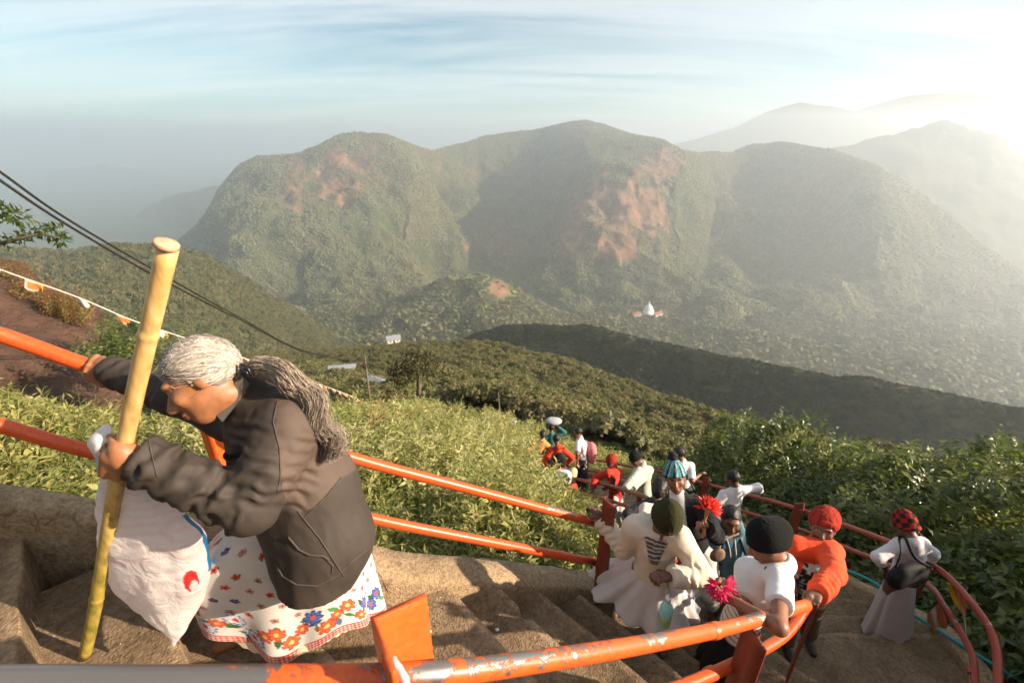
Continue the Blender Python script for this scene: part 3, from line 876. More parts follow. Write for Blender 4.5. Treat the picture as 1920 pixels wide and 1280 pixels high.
# outer rail of the lower flight and landing
t = thing('railing', 'dark red pipe railing along the bushes at the outer edge of the path', 'railing', W(1740, 1190, 3.5), 'stair railings')
to = [W(1876, 1420, 2.55), W(1872, 1280, 2.75), W(1866, 1205, 2.9), W(1838, 1150, 3.05), W(1782, 1085, 3.35), W(1740, 1054, 3.52), W(1680, 1021, 3.75), W(1600, 990, 4.2), W(1510, 958, 4.8), W(1430, 934, 5.45), W(1330, 908, 6.8), W(1250, 886, 8.2), W(1187, 875, 9.0), W(1129, 864, 9.6), W(1066, 854, 10.2), W(985, 826, 11.2)]
mk('top_rail', pipe(to, 0.025), M_RED, t)
lo_ = [W(1832, 1420, 2.8), W(1828, 1280, 2.98), W(1818, 1215, 3.12), W(1770, 1135, 3.4), W(1740, 1096, 3.62), W(1662, 1057, 3.92), W(1580, 1024, 4.35), W(1500, 992, 5.0), W(1420, 966, 5.6), W(1330, 938, 6.95), W(1250, 912, 8.35), W(1187, 899, 9.15), W(1129, 886, 9.75), W(1066, 874, 10.3), W(985, 842, 11.3)]
mk('lower_rail', pipe(lo_, 0.0235), M_RED, t)
for (px, py, tt, m_, h) in [(1745, 1052, 3.5, M_POSTD, .85), (1507, 948, 4.82, M_POSTD, .9), (1330, 898, 6.82, M_POSTD, .95), (1101, 858, 9.9, M_POST, .95)]:
    q = W(px, py, tt)
    mk('post', angle_post(q - np.array([0, 0, h]), q + np.array([0, 0, .05]), D2R(150), 0.09), m_, t)
mk('collar', collar(W(1822, 1262, 3.02), W(1828, 1280, 2.98), .0235, .03), M_RED, t)
# ------------------------------------------------------------------ vegetation
def leaf_mat(name, cols, rough=0.55, trans=0.35, var=0.35, spec=0.35, vein=False):
    """each instance takes its own mix of the colours; light shines through the blades"""
    m, t, b = new_mat(name)
    oi = t.new('ShaderNodeObjectInfo')
    g = t.new('ShaderNodeNewGeometry')
    nz = t.new('ShaderNodeTexNoise', {'Vector': g.outputs['Position'], 'Scale': 1.1, 'Detail': 3.0})
    s = t.math('ADD', t.math('MULTIPLY', oi.outputs['Random'], 0.6), t.math('MULTIPLY', nz.outputs['Fac'], 0.45))
    n = len(cols)
    c = t.ramp(s, [(0.15 + 0.7 * k / (n - 1), cc) for k, cc in enumerate(cols)])
    rp = t.math('ADD', t.math('MULTIPLY', g.outputs['Random Per Island'], var * 2), 1 - var)
    cv = t.new('ShaderNodeCombineXYZ', {0: rp, 1: rp, 2: rp})
    c = t.mix(1.0, c, cv.outputs[0], 'MULTIPLY')
    t.l.new(c, b.inputs['Base Color'])
    b.inputs['Roughness'].default_value = rough; b.inputs['Specular IOR Level'].default_value = spec
    tr = t.new('ShaderNodeBsdfTranslucent'); t.l.new(t.mix(1.0, c, (1.25, 1.3, 0.7), 'MULTIPLY'), tr.inputs[0])
    mx = t.new('ShaderNodeMixShader'); mx.inputs[0].default_value = trans
    t.l.new(b.outputs[0], mx.inputs[1]); t.l.new(tr.outputs[0], mx.inputs[2])
    t.l.new(mx.outputs[0], t.n['Material Output'].inputs[0])
    return m
M_SPRIG = leaf_mat('bank_leaves', [(0.09, 0.125, 0.03), (0.22, 0.24, 0.065), (0.42, 0.38, 0.15), (0.28, 0.29, 0.085)], trans=.42)
M_PALE = leaf_mat('pale_leaves', [(0.17, 0.20, 0.06), (0.30, 0.31, 0.11), (0.46, 0.42, 0.21), (0.36, 0.36, 0.14)], trans=.42)
M_DRYSP = leaf_mat('dry_leaves', [(0.20, 0.085, 0.035), (0.27, 0.15, 0.05), (0.22, 0.20, 0.06)])
M_BLADE = leaf_mat('grass_blades', [(0.10, 0.16, 0.035), (0.20, 0.25, 0.07), (0.30, 0.27, 0.12)], rough=0.45)
M_BROAD = leaf_mat('broad_leaves', [(0.05, 0.08, 0.02), (0.11, 0.145, 0.038), (0.24, 0.25, 0.08)], rough=0.38, spec=0.55, trans=.42)
M_CANOPY = leaf_mat('canopy_leaves', [(0.036, 0.050, 0.020), (0.075, 0.088, 0.032), (0.145, 0.125, 0.058), (0.105, 0.115, 0.042)], rough=0.7, trans=0.15)
M_SCRUB = leaf_mat('scrub_leaves', [(0.085, 0.09, 0.035), (0.14, 0.14, 0.052), (0.19, 0.155, 0.072), (0.145, 0.16, 0.055)], rough=0.7, trans=0.3)
M_DARKG = leaf_mat('shaded_canopy', [(0.022, 0.032, 0.012), (0.04, 0.05, 0.018), (0.06, 0.062, 0.024)], rough=0.7, trans=0.1)  # canopy green darkened: the shade on the ridge is put into the colour
M_DARKC = leaf_mat('dark_canopy', [(0.03, 0.038, 0.013), (0.05, 0.055, 0.018), (0.075, 0.06, 0.022)], rough=0.6, trans=0.15)
M_BARK = simple('bark', (0.13, 0.095, 0.06), 0.9, 0.4, 20, 0.6, 60, bdist=.01)
M_STALK = simple('dry_stalk', (0.34, 0.22, 0.09), 0.7, 0.3, 30, 0, 60)

def leaf_blade(L, Wd, fold=0.25, droop=0.25, ovate=0.4, n=3):
    """a leaf from the origin along +X, two strips folded along the midrib"""
    s = np.linspace(0, 1, n + 1)
    w = Wd * np.clip((s / ovate) ** 0.7 * np.clip((1 - s) / (1 - ovate), 0, 1) ** 0.8 if False else np.sin(np.pi * s ** (0.7 if ovate < .5 else 1.1)), 0, 1) + 0.0005
    z = -droop * L * s ** 2
    mid = np.column_stack([s * L, s * 0, z])
    lf = np.column_stack([s * L, w / 2, z + fold * w / 2]); rt = np.column_stack([s * L, -w / 2, z + fold * w / 2])
    v = np.vstack([mid, lf, rt]); m = n + 1
    f = []
    for i in range(n):
        f.append((i, i + 1, m + i + 1, m + i)); f.append((i + 1, i, 2 * m + i, 2 * m + i + 1))
    return v, f

def place(vf, R, tpos):
    return np.asarray(vf[0]) @ np.asarray(R).T + np.asarray(tpos), vf[1]

def rot_dir(d, roll=0.0):
    """matrix taking +X to d, +Z as much upwards as possible, rolled"""
    x = nrm(d); up = np.array([0, 0, 1.0])
    if abs(x[2]) > 0.97: up = np.array([0, 1.0, 0])
    y = nrm(np.cross(up, x)); z = np.cross(x, y)
    c, s = math.cos(roll), math.sin(roll)
    return np.column_stack([x, y * c + z * s, -y * s + z * c])

def sprig(rng, h, nl, L, Wd, ovate, rise=0.5, stem=True, droop=.25):
    parts = []
    bend = rng.normal(0, 0.15, 2)
    for k in range(nl):
        s = 0.15 + 0.85 * (k + rng.random() * .6) / nl
        base = np.array([bend[0] * s * s * h, bend[1] * s * s * h, s * h])
        a = k * 2.4 + rng.normal(0, .3)
        el = rise * (0.4 + s) + rng.normal(0, 0.2)
        d = np.array([math.cos(a) * math.cos(el), math.sin(a) * math.cos(el), math.sin(el)])
        sc = (1.05 - 0.45 * s) * rng.uniform(.8, 1.2)
        parts.append(place(leaf_blade(L * sc, Wd * sc, 0.3, droop, ovate, 2), rot_dir(d, rng.normal(0, .4)), base))
    if stem:
        pts = [(bend[0] * s * s * h, bend[1] * s * s * h, s * h) for s in (0, .5, 1)]
        parts.append(tube(pts, [0.004, 0.003, 0.001], 3, caps=False))
    return join(parts)

def tuft(rng, nb, L, Wd, spread):
    parts = []
    for k in range(nb):
        a = rng.random() * 6.283; el = rng.uniform(0.6, 1.45)
        n = 5; s = np.linspace(0, 1, n)
        l = L * rng.uniform(.6, 1.1); cur = rng.uniform(.2, 1.0) * spread
        out = l * (math.cos(el) * s + cur * .5 * s ** 2); z = l * (math.sin(el) * s - cur * .45 * s ** 2.4)
        d = np.array([math.cos(a), math.sin(a)]); nrm2 = np.array([-d[1], d[0]])
        w = Wd * np.clip(np.sin(np.pi * (0.12 + 0.88 * s) ** .8), 0.02, 1) * .5
        c = np.column_stack([d[0] * out, d[1] * out, z])
        v = np.vstack([c + np.column_stack([nrm2[0] * w, nrm2[1] * w, w * 0]), c - np.column_stack([nrm2[0] * w, nrm2[1] * w, w * 0])])
        f = [(i, i + 1, n + i + 1, n + i) for i in range(n - 1)]
        parts.append((v, f))
    return join(parts)

def lumpy(rng, seed, sub=3):
    v, f = ico(sub)
    d = 1 + 0.30 * fbm(v * 1.6 + seed * 9, 3, seed) + 0.22 * vnoise(v * 5 + seed, seed + 3)
    v = v * d[:, None] * np.array([1, 1, 0.85]); v[:, 2] = np.where(v[:, 2] < -0.3, -0.3 + (v[:, 2] + .3) * .3, v[:, 2])
    return v, f

def leafy_crown(rng, seed, nclump=26, per=16, leaf=0.16):
    """crown of leaf clumps: many small faces spread through the volume, with gaps"""
    V, F, n = [], [], 0
    core, cf = ico(1); core = core * 0.52 * np.array([1, 1, .8])
    V.append(core); F.append(cf[:, [0, 1, 2, 2]]); n += len(core)
    cen = nrm(rng.normal(size=(nclump, 3))) * rng.uniform(.55, .95, (nclump, 1)); cen[:, 2] = np.abs(cen[:, 2]) * 0.8 - 0.12
    for c in cen:
        r = rng.uniform(.2, .36)
        o = nrm(rng.normal(size=(per, 3))) * r * rng.uniform(.6, 1.05, (per, 1)); o[:, 2] *= 0.7
        for q in o:
            nn_ = nrm(q + rng.normal(0, .45, 3) * r + np.array([0, 0, .12])); a = nrm(np.cross(nn_, rng.normal(size=3))); b2 = np.cross(nn_, a)
            l = leaf * rng.uniform(.7, 1.3); p = c + q
            V.append(np.array([p - a * l, p + b2 * l * .55, p + a * l, p - b2 * l * .55])); F.append(np.array([[n, n + 1, n + 2, n + 3]])); n += 4
    return np.vstack(V), [tuple(dict.fromkeys(q)) for q in np.vstack(F).tolist()]

rg = np.random.default_rng(11)
P_FAR = [proto('canopy_far', lumpy(rg, k + 1, 2), M_CANOPY) for k in range(5)]
P_MID = [proto('canopy_mid', leafy_crown(rg, k, 20, 12, .2), M_CANOPY, smooth=False) for k in range(5)]
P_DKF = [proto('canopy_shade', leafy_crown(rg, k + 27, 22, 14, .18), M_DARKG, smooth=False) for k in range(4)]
P_DARK = [proto('canopy_dark', leafy_crown(rg, k + 7, 24, 14, .17), M_DARKC, smooth=False) for k in range(3)]
P_SCRUB = [proto('scrub', leafy_crown(rg, k + 17, 26, 34, .095), M_SCRUB, smooth=False) for k in range(5)]
P_SPR = [proto('sprig', sprig(rg, rg.uniform(.22, .34), 13, .10, .024, .4, .55), M_SPRIG) for k in range(5)]
P_SPR2 = [proto('sprig_wide', sprig(rg, rg.uniform(.2, .3), 10, .095, .045, .4, .45), M_SPRIG) for k in range(3)]
P_DRY = [proto('sprig_dry', sprig(rg, rg.uniform(.2, .3), 11, .09, .018, .4, .6), M_DRYSP) for k in range(2)]
P_TUFT = [proto('tuft', tuft(rg, 9, .42, .016, .9), M_BLADE) for k in range(4)]
P_PALE = [proto('pale_sprig', sprig(rg, rg.uniform(.25, .4), 15, .12, .036, .4, .5), M_PALE) for k in range(4)]
P_BROAD = [proto('broad_sprig', sprig(rg, rg.uniform(.35, .5), 12, .15, .075, .4, .35, droop=.4), M_BROAD) for k in range(5)]

def sample_grid(g, n, rng, keep=None, skip=0):
    g = g[skip:]
    a = np.linalg.norm(np.cross(g[1:, :-1] - g[:-1, :-1], g[:-1, 1:] - g[:-1, :-1]), axis=-1)
    if keep is not None: a = a * keep[skip:][:-1, :-1]
    p = (a / a.sum()).ravel()
    k = rng.choice(len(p), n, p=p)
    i, j = np.unravel_index(k, a.shape)
    u, v = rng.random((2, n, 1))
    return g[i, j] * (1 - u) * (1 - v) + g[i + 1, j] * u * (1 - v) + g[i, j + 1] * (1 - u) * v + g[i + 1, j + 1] * u * v

def forest(name, g, n, size, protos, label, rng, keep=None, skip=0, sink=0.1, zs=(.55, 1.15)):
    p = sample_grid(g, n, rng, keep, skip)
    s = rng.uniform(size[0], size[1], (n, 1)) * np.clip(1 + .3 * fbm(p / 60., 2, 91), .6, 1.5)[:, None]
    scl = s * np.column_stack([rng.uniform(.85, 1.2, n), rng.uniform(.85, 1.2, n), rng.uniform(*zs, n)])
    p[:, 2] += (scl[:, 2] * (0.35 - sink))
    rot = np.column_stack([rng.normal(0, .12, n), rng.normal(0, .12, n), rng.uniform(0, 6.28, n)])
    return scatter(name, p, rot, scl, protos, rng.integers(0, len(protos), n), label, 'forest')

vis = np.ones(g_mas.shape[:2])
forest('mountain_forest', g_mas, 105000, (2.8, 6.6), P_FAR, 'forest covering the massif across the valley', rg, keep=(1 - 0.93 * np.clip(rk * 1.3, 0, 1)) * (0.35 + 0.65 * sstep(-.4, .1, fbm(g_mas / 200., 2, 33))), skip=60)
forest('hill_forest', g_lh, 17000, (2.0, 4.8), P_MID, 'low scrub forest on the rounded hill', rg, skip=30, zs=(.8, 1.4))
forest('foothill_forest', g_ft, 15000, (3.2, 7.0), P_FAR[:2] + P_MID, 'trees on the foothill below the massif', rg, keep=1 - .95 * np.maximum(sstep(1, .2, ((proj(g_ft)[0] - 850) / 60) ** 2 + ((proj(g_ft)[1] - 518) / 9) ** 2), sstep(1, .3, ((proj(g_ft)[0] - 935) / 32) ** 2 + ((proj(g_ft)[1] - 540) / 26) ** 2)), skip=30)
forest('valley_forest', g_va, 24000, (3.2, 7.5), P_FAR[:2] + P_MID, 'trees on the valley floor round the white stupa', rg)
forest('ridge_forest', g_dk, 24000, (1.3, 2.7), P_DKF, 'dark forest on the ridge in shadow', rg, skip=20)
xx, yy, tt = proj(g_sp)
wopen = sstep(1, .2, ((xx - 650) / 80) ** 2 + ((yy - 690) / 22) ** 2)
kp = (1 - .9 * wopen) / np.maximum(tt, 20) ** 0.8
forest('spur_scrub', g_sp, 15000, (0.9, 2.0), P_SCRUB + P_MID[:1], 'scrub and small trees on the spur below the stairs', rg, keep=kp, skip=30)

# -- bank beyond the far railing
def free_of_path(x, y, margin=0.0):
    X_, Y_ = x / G, y / G
    o = X_ * DD[0] + Y_ * DD[1]
    wy = np.interp(X_, WALL[:, 0], WALL[:, 1]) + 0.24
    fl = (Y_ < wy) & (o < 3.2) & (X_ < 1.7)
    la = (X_ > 1.1) & (X_ < 3.62 + margin) & (Y_ < 2.7)
    lw = (Y_ >= 2.3) & (Y_ < 10.4) & (X_ > path_left(Y_) - 0.2) & (X_ < path_right(Y_) + 0.2 + margin)
    return ~(fl | la | lw)

def bank_height(x, y):
    p = np.stack([x, y, x * 0], -1)
    h = 0.14 + 0.42 * np.clip(fbm(p / 1.1, 3, 51) + .3, 0, 1.4) + 0.8 * np.clip(fbm(p / 5.0, 2, 55) + .1, 0, 1) * sstep(3.5, 7, np.hypot(x, y))
    d = y / G - np.interp(x / G, WALL[:, 0], WALL[:, 1]) - 0.24
    return h * (0.25 + .75 * sstep(0, .7, d)) * (1 - .55 * sstep(-1.2, -2.6, x) * sstep(4.5, 2.5, np.hypot(x, y))) * np.where(y / G > 3.6, .35 + .65 * sstep(.1, 1.8, path_left(y / G) - x / G), 1)

def bank(name, n, rmin, rmax, az, protos, label, rng, scl0, grow, hfac=(0.35, 1.0), tilt=.35, mask=None):
    r = rmin * (rmax / rmin) ** rng.random(n); a = rng.uniform(*az, n)
    x, y = r * np.sin(a), r * np.cos(a)
    ok = free_of_path(x, y)
    if mask is not None: ok &= mask(x, y, rng)
    x, y, r = x[ok], y[ok], r[ok]; n = len(x)
    h = bank_height(x, y) * rng.uniform(*hfac, n)
    s = scl0 * rng.uniform(.65, 1.3, n) * (1 + grow * r)
    z = ground_z(x, y) + h - 0.12 * s
    rot = np.column_stack([rng.normal(0, tilt, n), rng.normal(0, tilt, n), rng.uniform(0, 6.28, n)])
    return scatter(name, np.column_stack([x, y, z]), rot, np.repeat(s[:, None], 3, 1), protos, rng.integers(0, len(protos), n), label, 'undergrowth')
AZ = (D2R(-64), D2R(40))
bank('bank_undergrowth', 36000, 1.7, 42, AZ, P_SPR + P_SPR2, 'leafy green undergrowth on the bank beyond the orange railing', rg, .85, .085)
bank('bank_dry_sprigs', 3800, 1.9, 25, AZ, P_DRY, 'reddish dry sprigs in the bank undergrowth', rg, .65, .07, mask=lambda x, y, g_: fbm(np.stack([x, y, x * 0], -1) / 1.4, 2, 77) > 0.25)
bank('bank_grass', 3600, 1.6, 16, AZ, P_TUFT, 'long grass blades among the bank undergrowth', rg, .6, .05, hfac=(0.0, .5), tilt=.15, mask=lambda x, y, g_: (fbm(np.stack([x, y, x * 0], -1) / 1.1, 2, 78) > 0.05) | (x < -1.2))

# -- mounds of paler shrubs further along the bank
cx, cy = [], []
pts, ss = [], []
for k in range(95):
    r = 4.5 * (24 / 4.5) ** rg.random(); a = rg.uniform(D2R(-36), D2R(4))
    x0, y0 = r * math.sin(a), r * math.cos(a); R_ = rg.uniform(.35, .8) * (1 + .02 * r); n = int(130 * R_)
    d = nrm(rg.normal(size=(n, 3))); d[:, 2] = np.abs(d[:, 2])
    q = np.column_stack([x0 + d[:, 0] * R_ * 1.2, y0 + d[:, 1] * R_ * 1.2, np.zeros(n)])
    ok = free_of_path(q[:, 0], q[:, 1]); q, d = q[ok], d[ok]
    q[:, 2] = ground_z(q[:, 0], q[:, 1]) + .15 + d[:, 2] * R_ * rg.uniform(.8, 1.15, len(q)) - .2
    pts.append(q); ss.append(np.full(len(q), .75 + .045 * r) * rg.uniform(.7, 1.25, len(q)))
pts = np.vstack(pts); ss = np.concatenate(ss); n = len(pts)
scatter('bank_shrubs', pts, np.column_stack([rg.normal(0, .45, n), rg.normal(0, .45, n), rg.uniform(0, 6.28, n)]), np.repeat(ss[:, None], 3, 1), P_PALE, rg.integers(0, 4, n), 'mounds of pale yellow-green shrubs further along the bank', 'undergrowth')

# -- bushes outside the dark red railing
def bush_height(x, y):
    p = np.stack([x, y, x * 0], -1)
    return (1.2 + 1.05 * np.clip(fbm(p / 0.9, 3, 95), -.6, 1.1) + 0.75 * sstep(3.8, 6.0, x)) * sstep(3.55 * G, 4.5 * G, x) * sstep(14, 8, y) + .12
n = 17000
x = rg.uniform(3.58 * G, 9.0, n); y = rg.uniform(-1.5, 13, n)
ok = free_of_path(x, y); x, y = x[ok], y[ok]; n = len(x)
h = bush_height(x, y) * (1 - rg.random(n) ** 1.7 * .95)
z = ground_z(x, y) + h - .2
s = rg.uniform(.55, 1.15, n)
rot = np.column_stack([rg.normal(0, .5, n), rg.normal(0, .5, n), rg.uniform(0, 6.28, n)])
scatter('shrubbery', np.column_stack([x, y, z]), rot, np.repeat(s[:, None], 3, 1), P_BROAD, rg.integers(0, 5, n), 'dense broad-leaved bushes outside the dark red railing', 'bushes')
# ------------------------------------------------------------------ things in the distance and along the bank
# rock outcrop on the left
def rock():
    px = np.linspace(-420, 235, 90)
    rows = [(lerp_row(px, ([-420, -150, -60, 0, 60, 120, 175, 215, 235], [400, 455, 485, 503, 540, 575, 612, 660, 700], [24, 23, 22.5, 22, 21.5, 21, 20.5, 20, 20]))),
            (lerp_row(px, ([-420, -60, 0, 90, 175, 235], [520, 545, 560, 610, 650, 720], [19, 18.5, 18.5, 18.5, 18.6, 19]))),
            (lerp_row(px, ([-420, 0, 120, 235], [660, 665, 690, 740], [15.5, 16, 16.5, 17.5]))),
            (lerp_row(px, ([-420, 0, 120, 235], [800, 800, 800, 810], [13, 13.5, 14, 15])))]
    R = [P(px, a, b) for a, b in rows]
    R = [R[0] + np.array([-1, 4, -5.0]), R[0] + np.array([0, 1.5, -.6])] + R
    g = cat_rows(R, 12)
    du = np.gradient(g, axis=1); dv = np.gradient(g, axis=0); n = nrm(np.cross(dv, du)); n[n[..., 2] < 0] *= -1
    st = g @ np.array([.55, -.2, .8])
    g = g + n * (.35 * fbm(g / 2.2, 4, 7) + .12 * np.sin(st * 5 + 2 * fbm(g / 1.5, 2, 4)))[..., None]
    m = simple('red_rock', (.075, .038, .023), .92, .6, 1.1, 1.0, 5.0, bdist=.15)
    T = thing('rock_outcrop', 'bare red-brown rock outcrop on the slope beyond the railing', 'rock', g[-1, 40])
    mk('rock_face', (g.reshape(-1, 3), grid_faces(*g.shape[:2])), m, T)
    # tufts of dry growth on its crest, dark bushes at its foot
rock()
def stuff_on(name, spots, protos, label, s, rng, n=60, spread=1.0):
    pts = []
    for (px, py, t, r) in spots:
        c = P(px, py, t); pts.append(c + rng.normal(0, 1, (n, 3)) * np.array([r, r, r * .45]))
    pts = np.vstack(pts); k = len(pts)
    scatter(name, pts, np.column_stack([rng.normal(0, .3, k), rng.normal(0, .3, k), rng.uniform(0, 6.28, k)]), np.repeat(s * rng.uniform(.6, 1.3, (k, 1)), 3, 1), protos, rng.integers(0, len(protos), k), label, 'undergrowth')
stuff_on('crest_growth', [(60, 555, 20.5, .35), (110, 575, 20, .4), (150, 600, 20, .4), (20, 520, 21, .4), (135, 590, 20, .3)], P_DRY, 'dry orange growth on the crest of the rock', 2.6, rg, 60)
stuff_on('dark_bushes', [(235, 635, 17, .55), (265, 665, 15, .6), (215, 670, 14, .4), (310, 700, 13, .5), (340, 735, 10, .4)], P_BROAD, 'dark bushes at the foot of the rock outcrop', 1.3, rg, 90)

def leaf_cloud(rng, centre, r, n, L, Wd, gap=.0):
    V, F, k = [], [], 0
    base, bf = leaf_blade(1, .42, .3, .25, .45, 2)
    out = []
    for i in range(n):
        d = nrm(rng.normal(size=3)); q = centre + d * r * rng.uniform(.55, 1.0) ** .7
        dd = nrm(d * .7 + rng.normal(0, .6, 3)); l = L * rng.uniform(.6, 1.3)
        out.append((base * l @ rot_dir(dd, rng.normal(0, 1)).T + q, bf))
    return out
# round dark shrub on the slope
c = P(780, 690, 24.0)
T = thing('shrub', 'large dark rounded shrub standing alone on the green slope', 'shrub', c + np.array([0, 0, -1.2]))
parts = []
for k in range(16):
    d = nrm(rg.normal(size=3)); parts += leaf_cloud(rg, c + d * np.array([1.05, .9, .45]), np.array([.55, .55, .42]), 150, .2, .1)
mk('crown', join(parts), M_DARKC, T)
mk('trunk', tube(smooth_path([c + np.array([0, 0, -1.6]), c + np.array([.1, 0, -.8]), c + np.array([0, .1, .1])], 4), [.12] * 4 + [.1] * 2 + [.08] * 3, 8), M_BARK, T)
# branch of a tree reaching in at the left edge
T = thing('tree', 'leafy tree branch reaching in from beyond the picture edge above the rock', 'tree', P(-330, 640, 5.2))
b0 = [P(-330, 640, 5.2), P(-250, 520, 5.0), P(-120, 482, 4.8), P(-20, 462, 4.7), P(30, 449, 4.6), P(75, 440, 4.6), P(112, 446, 4.6)]
mk('trunk', tube(smooth_path(b0, 6), np.interp(np.linspace(0, 1, 37), [0, .3, 1], [.07, .03, .006]), 8), M_BARK, T)
b1 = smooth_path([P(-120, 482, 4.8), P(-40, 430, 4.8), P(10, 400, 4.7), P(40, 392, 4.7)], 6)
mk('limb', tube(b1, np.linspace(.02, .006, len(b1)), 6), M_BARK, T)
lv = []
for (px, py, r, n_) in [(10, 400, .09, 60), (35, 405, .07, 44), (-20, 400, .12, 70), (60, 437, .06, 36), (88, 432, .05, 30), (108, 435, .06, 40), (118, 448, .045, 26), (40, 445, .045, 24), (5, 452, .05, 20), (-60, 420, .15, 80)]:
    lv += leaf_cloud(rg, P(px, py, 4.65), r, n_, .075, .04)
mk('crown', join(lv), M_BROAD, T)

# overhead cables and their slim pole
def cable(name, label, pts, r):
    T = mk(name, tube(smooth_path(pts, 10), r, 6), simple('cable_black', (.02, .018, .014), .6, .3, 30, .2, 90), smooth=True)
    return tag(T, label, 'cable', 'overhead cables')
pole_top = P(684, 672, 42.0)
cable('overhead_cable', 'upper of the two black twisted cables crossing behind the staff', [P(-160, 205, 7.5), P(0, 322, 8.5), P(130, 413, 10), P(300, 512, 13), P(450, 595, 18), P(580, 660, 27), pole_top], .026)
cable('overhead_cable', 'lower of the two black twisted cables crossing behind the staff', [P(-160, 225, 7.5), P(0, 338, 8.5), P(130, 424, 10), P(300, 522, 13), P(450, 599, 18), P(580, 662, 27), pole_top + np.array([0, 0, -.3])], .028)
T = thing('utility_pole', 'slim weathered pole among the bushes where the cables end', 'pole', P(695, 770, 42.0))
mk('pole_shaft', tube([P(697, 775, 42), P(690, 720, 42), P(684, 668, 42)], [.11, .1, .09], 8), M_BARK, T)
mk('stay', tube([P(686, 680, 42), P(712, 720, 41)], [.03, .03], 6), M_BARK, T)
T = thing('marker_pole', 'thin leaning stick standing in the bright bushes', 'pole', P(938, 775, 24))
mk('pole_shaft', tube([P(938, 780, 24), P(934, 735, 24)], [.04, .03], 6), M_BARK, T)

# bunting
bp_ = smooth_path([P(-90, 465, 5.2), P(0, 505, 5.3), P(145, 557, 5.7), P(250, 601, 6.2), P(345, 633, 6.8), P(460, 672, 8.0), P(560, 708, 10.), P(640, 735, 12.5), P(720, 768, 16.), P(800, 797, 19.)], 14)
T = thing('bunting', 'string of small orange and white flags strung along the bank', 'bunting', bp_[-1])
mk('cord', tube(bp_, .008, 5), simple('cord', (.6, .55, .5), .8, .2, 20, 0), T)
m_flag = cloth('flag_cloth', (1, 1, 1), vcol=True, trans=.4)
def flag(p, d, L, h, rng):
    n, m = 7, 5
    s, q = np.meshgrid(np.linspace(0, 1, m), np.linspace(0, 1, n), indexing='ij')
    tw = rng.uniform(-1.2, 1.2)
    side = nrm(np.cross(d, UP))
    g = p + d * (q * L)[..., None] + UP * (-s * h * (1 - .75 * np.abs(q - .4)))[..., None] + side * ((.4 * np.sin(q * 6 + tw) * s + tw * .35 * s) * h)[..., None]
    k = rng.integers(3)
    c = np.tile(np.array([.74, .70, .66]), (m, n, 1))
    if k < 2: c[1:4, 1:5] = (.80, .25, .03) if k == 0 else (.78, .18, .04)
    c[:, 5:] = (.74, .40, .10) if k else (.75, .72, .68)
    return (g.reshape(-1, 3), grid_faces(m, n)), c.reshape(-1, 3)
cum = np.concatenate([[0], np.cumsum(np.linalg.norm(np.diff(bp_, axis=0), axis=1))])
L_ = .35
while L_ < cum[-1] - .3:
    p = np.array([np.interp(L_, cum, bp_[:, i]) for i in range(3)]); p2 = np.array([np.interp(L_ + .05, cum, bp_[:, i]) for i in range(3)])
    vf, c = flag(p, nrm(p2 - p), .17, .13, rg)
    o = mk('flag', vf, m_flag, T, colors=c); o.modifiers.new('thick', 'SOLIDIFY').thickness = .002
    L_ += rg.uniform(.38, .5) if L_ < 8 else rg.uniform(.26, .34)
def rag_line(name, label, pts, cols, w, h, t):
    T = thing(name, label, 'flags', P(pts[0][0], pts[0][1] + 8, t))
    q = [P(px, py, t) for px, py in pts]
    mk('cord', tube(smooth_path(q, 4), .012, 5), simple('cord_' + name, (.5, .45, .4), .8, .2, 20, 0), T)
    pp = smooth_path(q, max(2, int(len(cols) / max(1, len(q) - 1)) + 1))
    for k, c in enumerate(cols):
        p = pp[min(k + 1, len(pp) - 2)]; d = nrm(pp[min(k + 2, len(pp) - 1)] - p)
        vf, cc = flag(p, d, w, h, rg); cc[:] = c
        mk('flag', vf, m_flag, T, colors=cc)
rag_line('flag_line', 'row of white flags among the bright bushes above the path', [(862, 790), (890, 786), (918, 790)], [(.75, .72, .7)] * 7, .22, .24, 20.)
rag_line('flag_line', 'short row of white flags beside the dark gap in the bushes', [(945, 790), (968, 788)], [(.75, .7, .66)] * 3, .2, .24, 21.)

# huts and the stupa in the valley
m_wall = simple('pale_plaster', (.62, .58, .52), .85, .2, .6, 0); m_roof = simple('sheet_roof', (.24, .26, .29), .5, .2, .5, 0); m_rroof = simple('tile_roof', (.32, .12, .07), .8, .3, .5, 0)
m_win = simple('dark_window', (.02, .02, .025), .2, .1, 1, 0)
def hut(label, px, py, t, w, d, h, rz, roof, name='hut', group='huts below the stairs', far=1.0):
    t = t * far; w, d, h = w * far, d * far, h * far
    c = P(px, py, t); T = thing(name, label, 'hut', c, group)
    a = np.array([math.cos(rz), math.sin(rz), 0]); b = np.array([-math.sin(rz), math.cos(rz), 0])
    mk('wall', box(c + UP * h / 2, a, b, UP, w, d, h), m_wall, T, smooth=False)
    e = .12 * d; rh = .32 * d
    V = [c + a * s * (w / 2 + e) + b * q * (d / 2 + e) + UP * (h if q else h + rh) for s in (-1, 1) for q in (-1, 0, 1)]
    V2 = [v + UP * .12 for v in V]
    F = [(0, 1, 4, 3), (1, 2, 5, 4), (6, 9, 10, 7), (7, 10, 11, 8), (0, 3, 9, 6), (2, 8, 11, 5), (0, 6, 7, 1), (1, 7, 8, 2), (3, 4, 10, 9), (4, 5, 11, 10), (0, 2, 1), (3, 4, 5)]
    mk('roof', (np.array(V + V2), F), roof, T, smooth=False)
    for k in (-.28, .28):
        mk('window', box(c + a * w * k - b * (d / 2 + .02) + UP * h * .55, a, b, UP, w * .16, .05, h * .3), m_win, T, smooth=False)
    mk('door', box(c - b * (d / 2 + .02) + UP * h * .36, a, b, UP, w * .13, .06, h * .72), m_win, T, smooth=False)
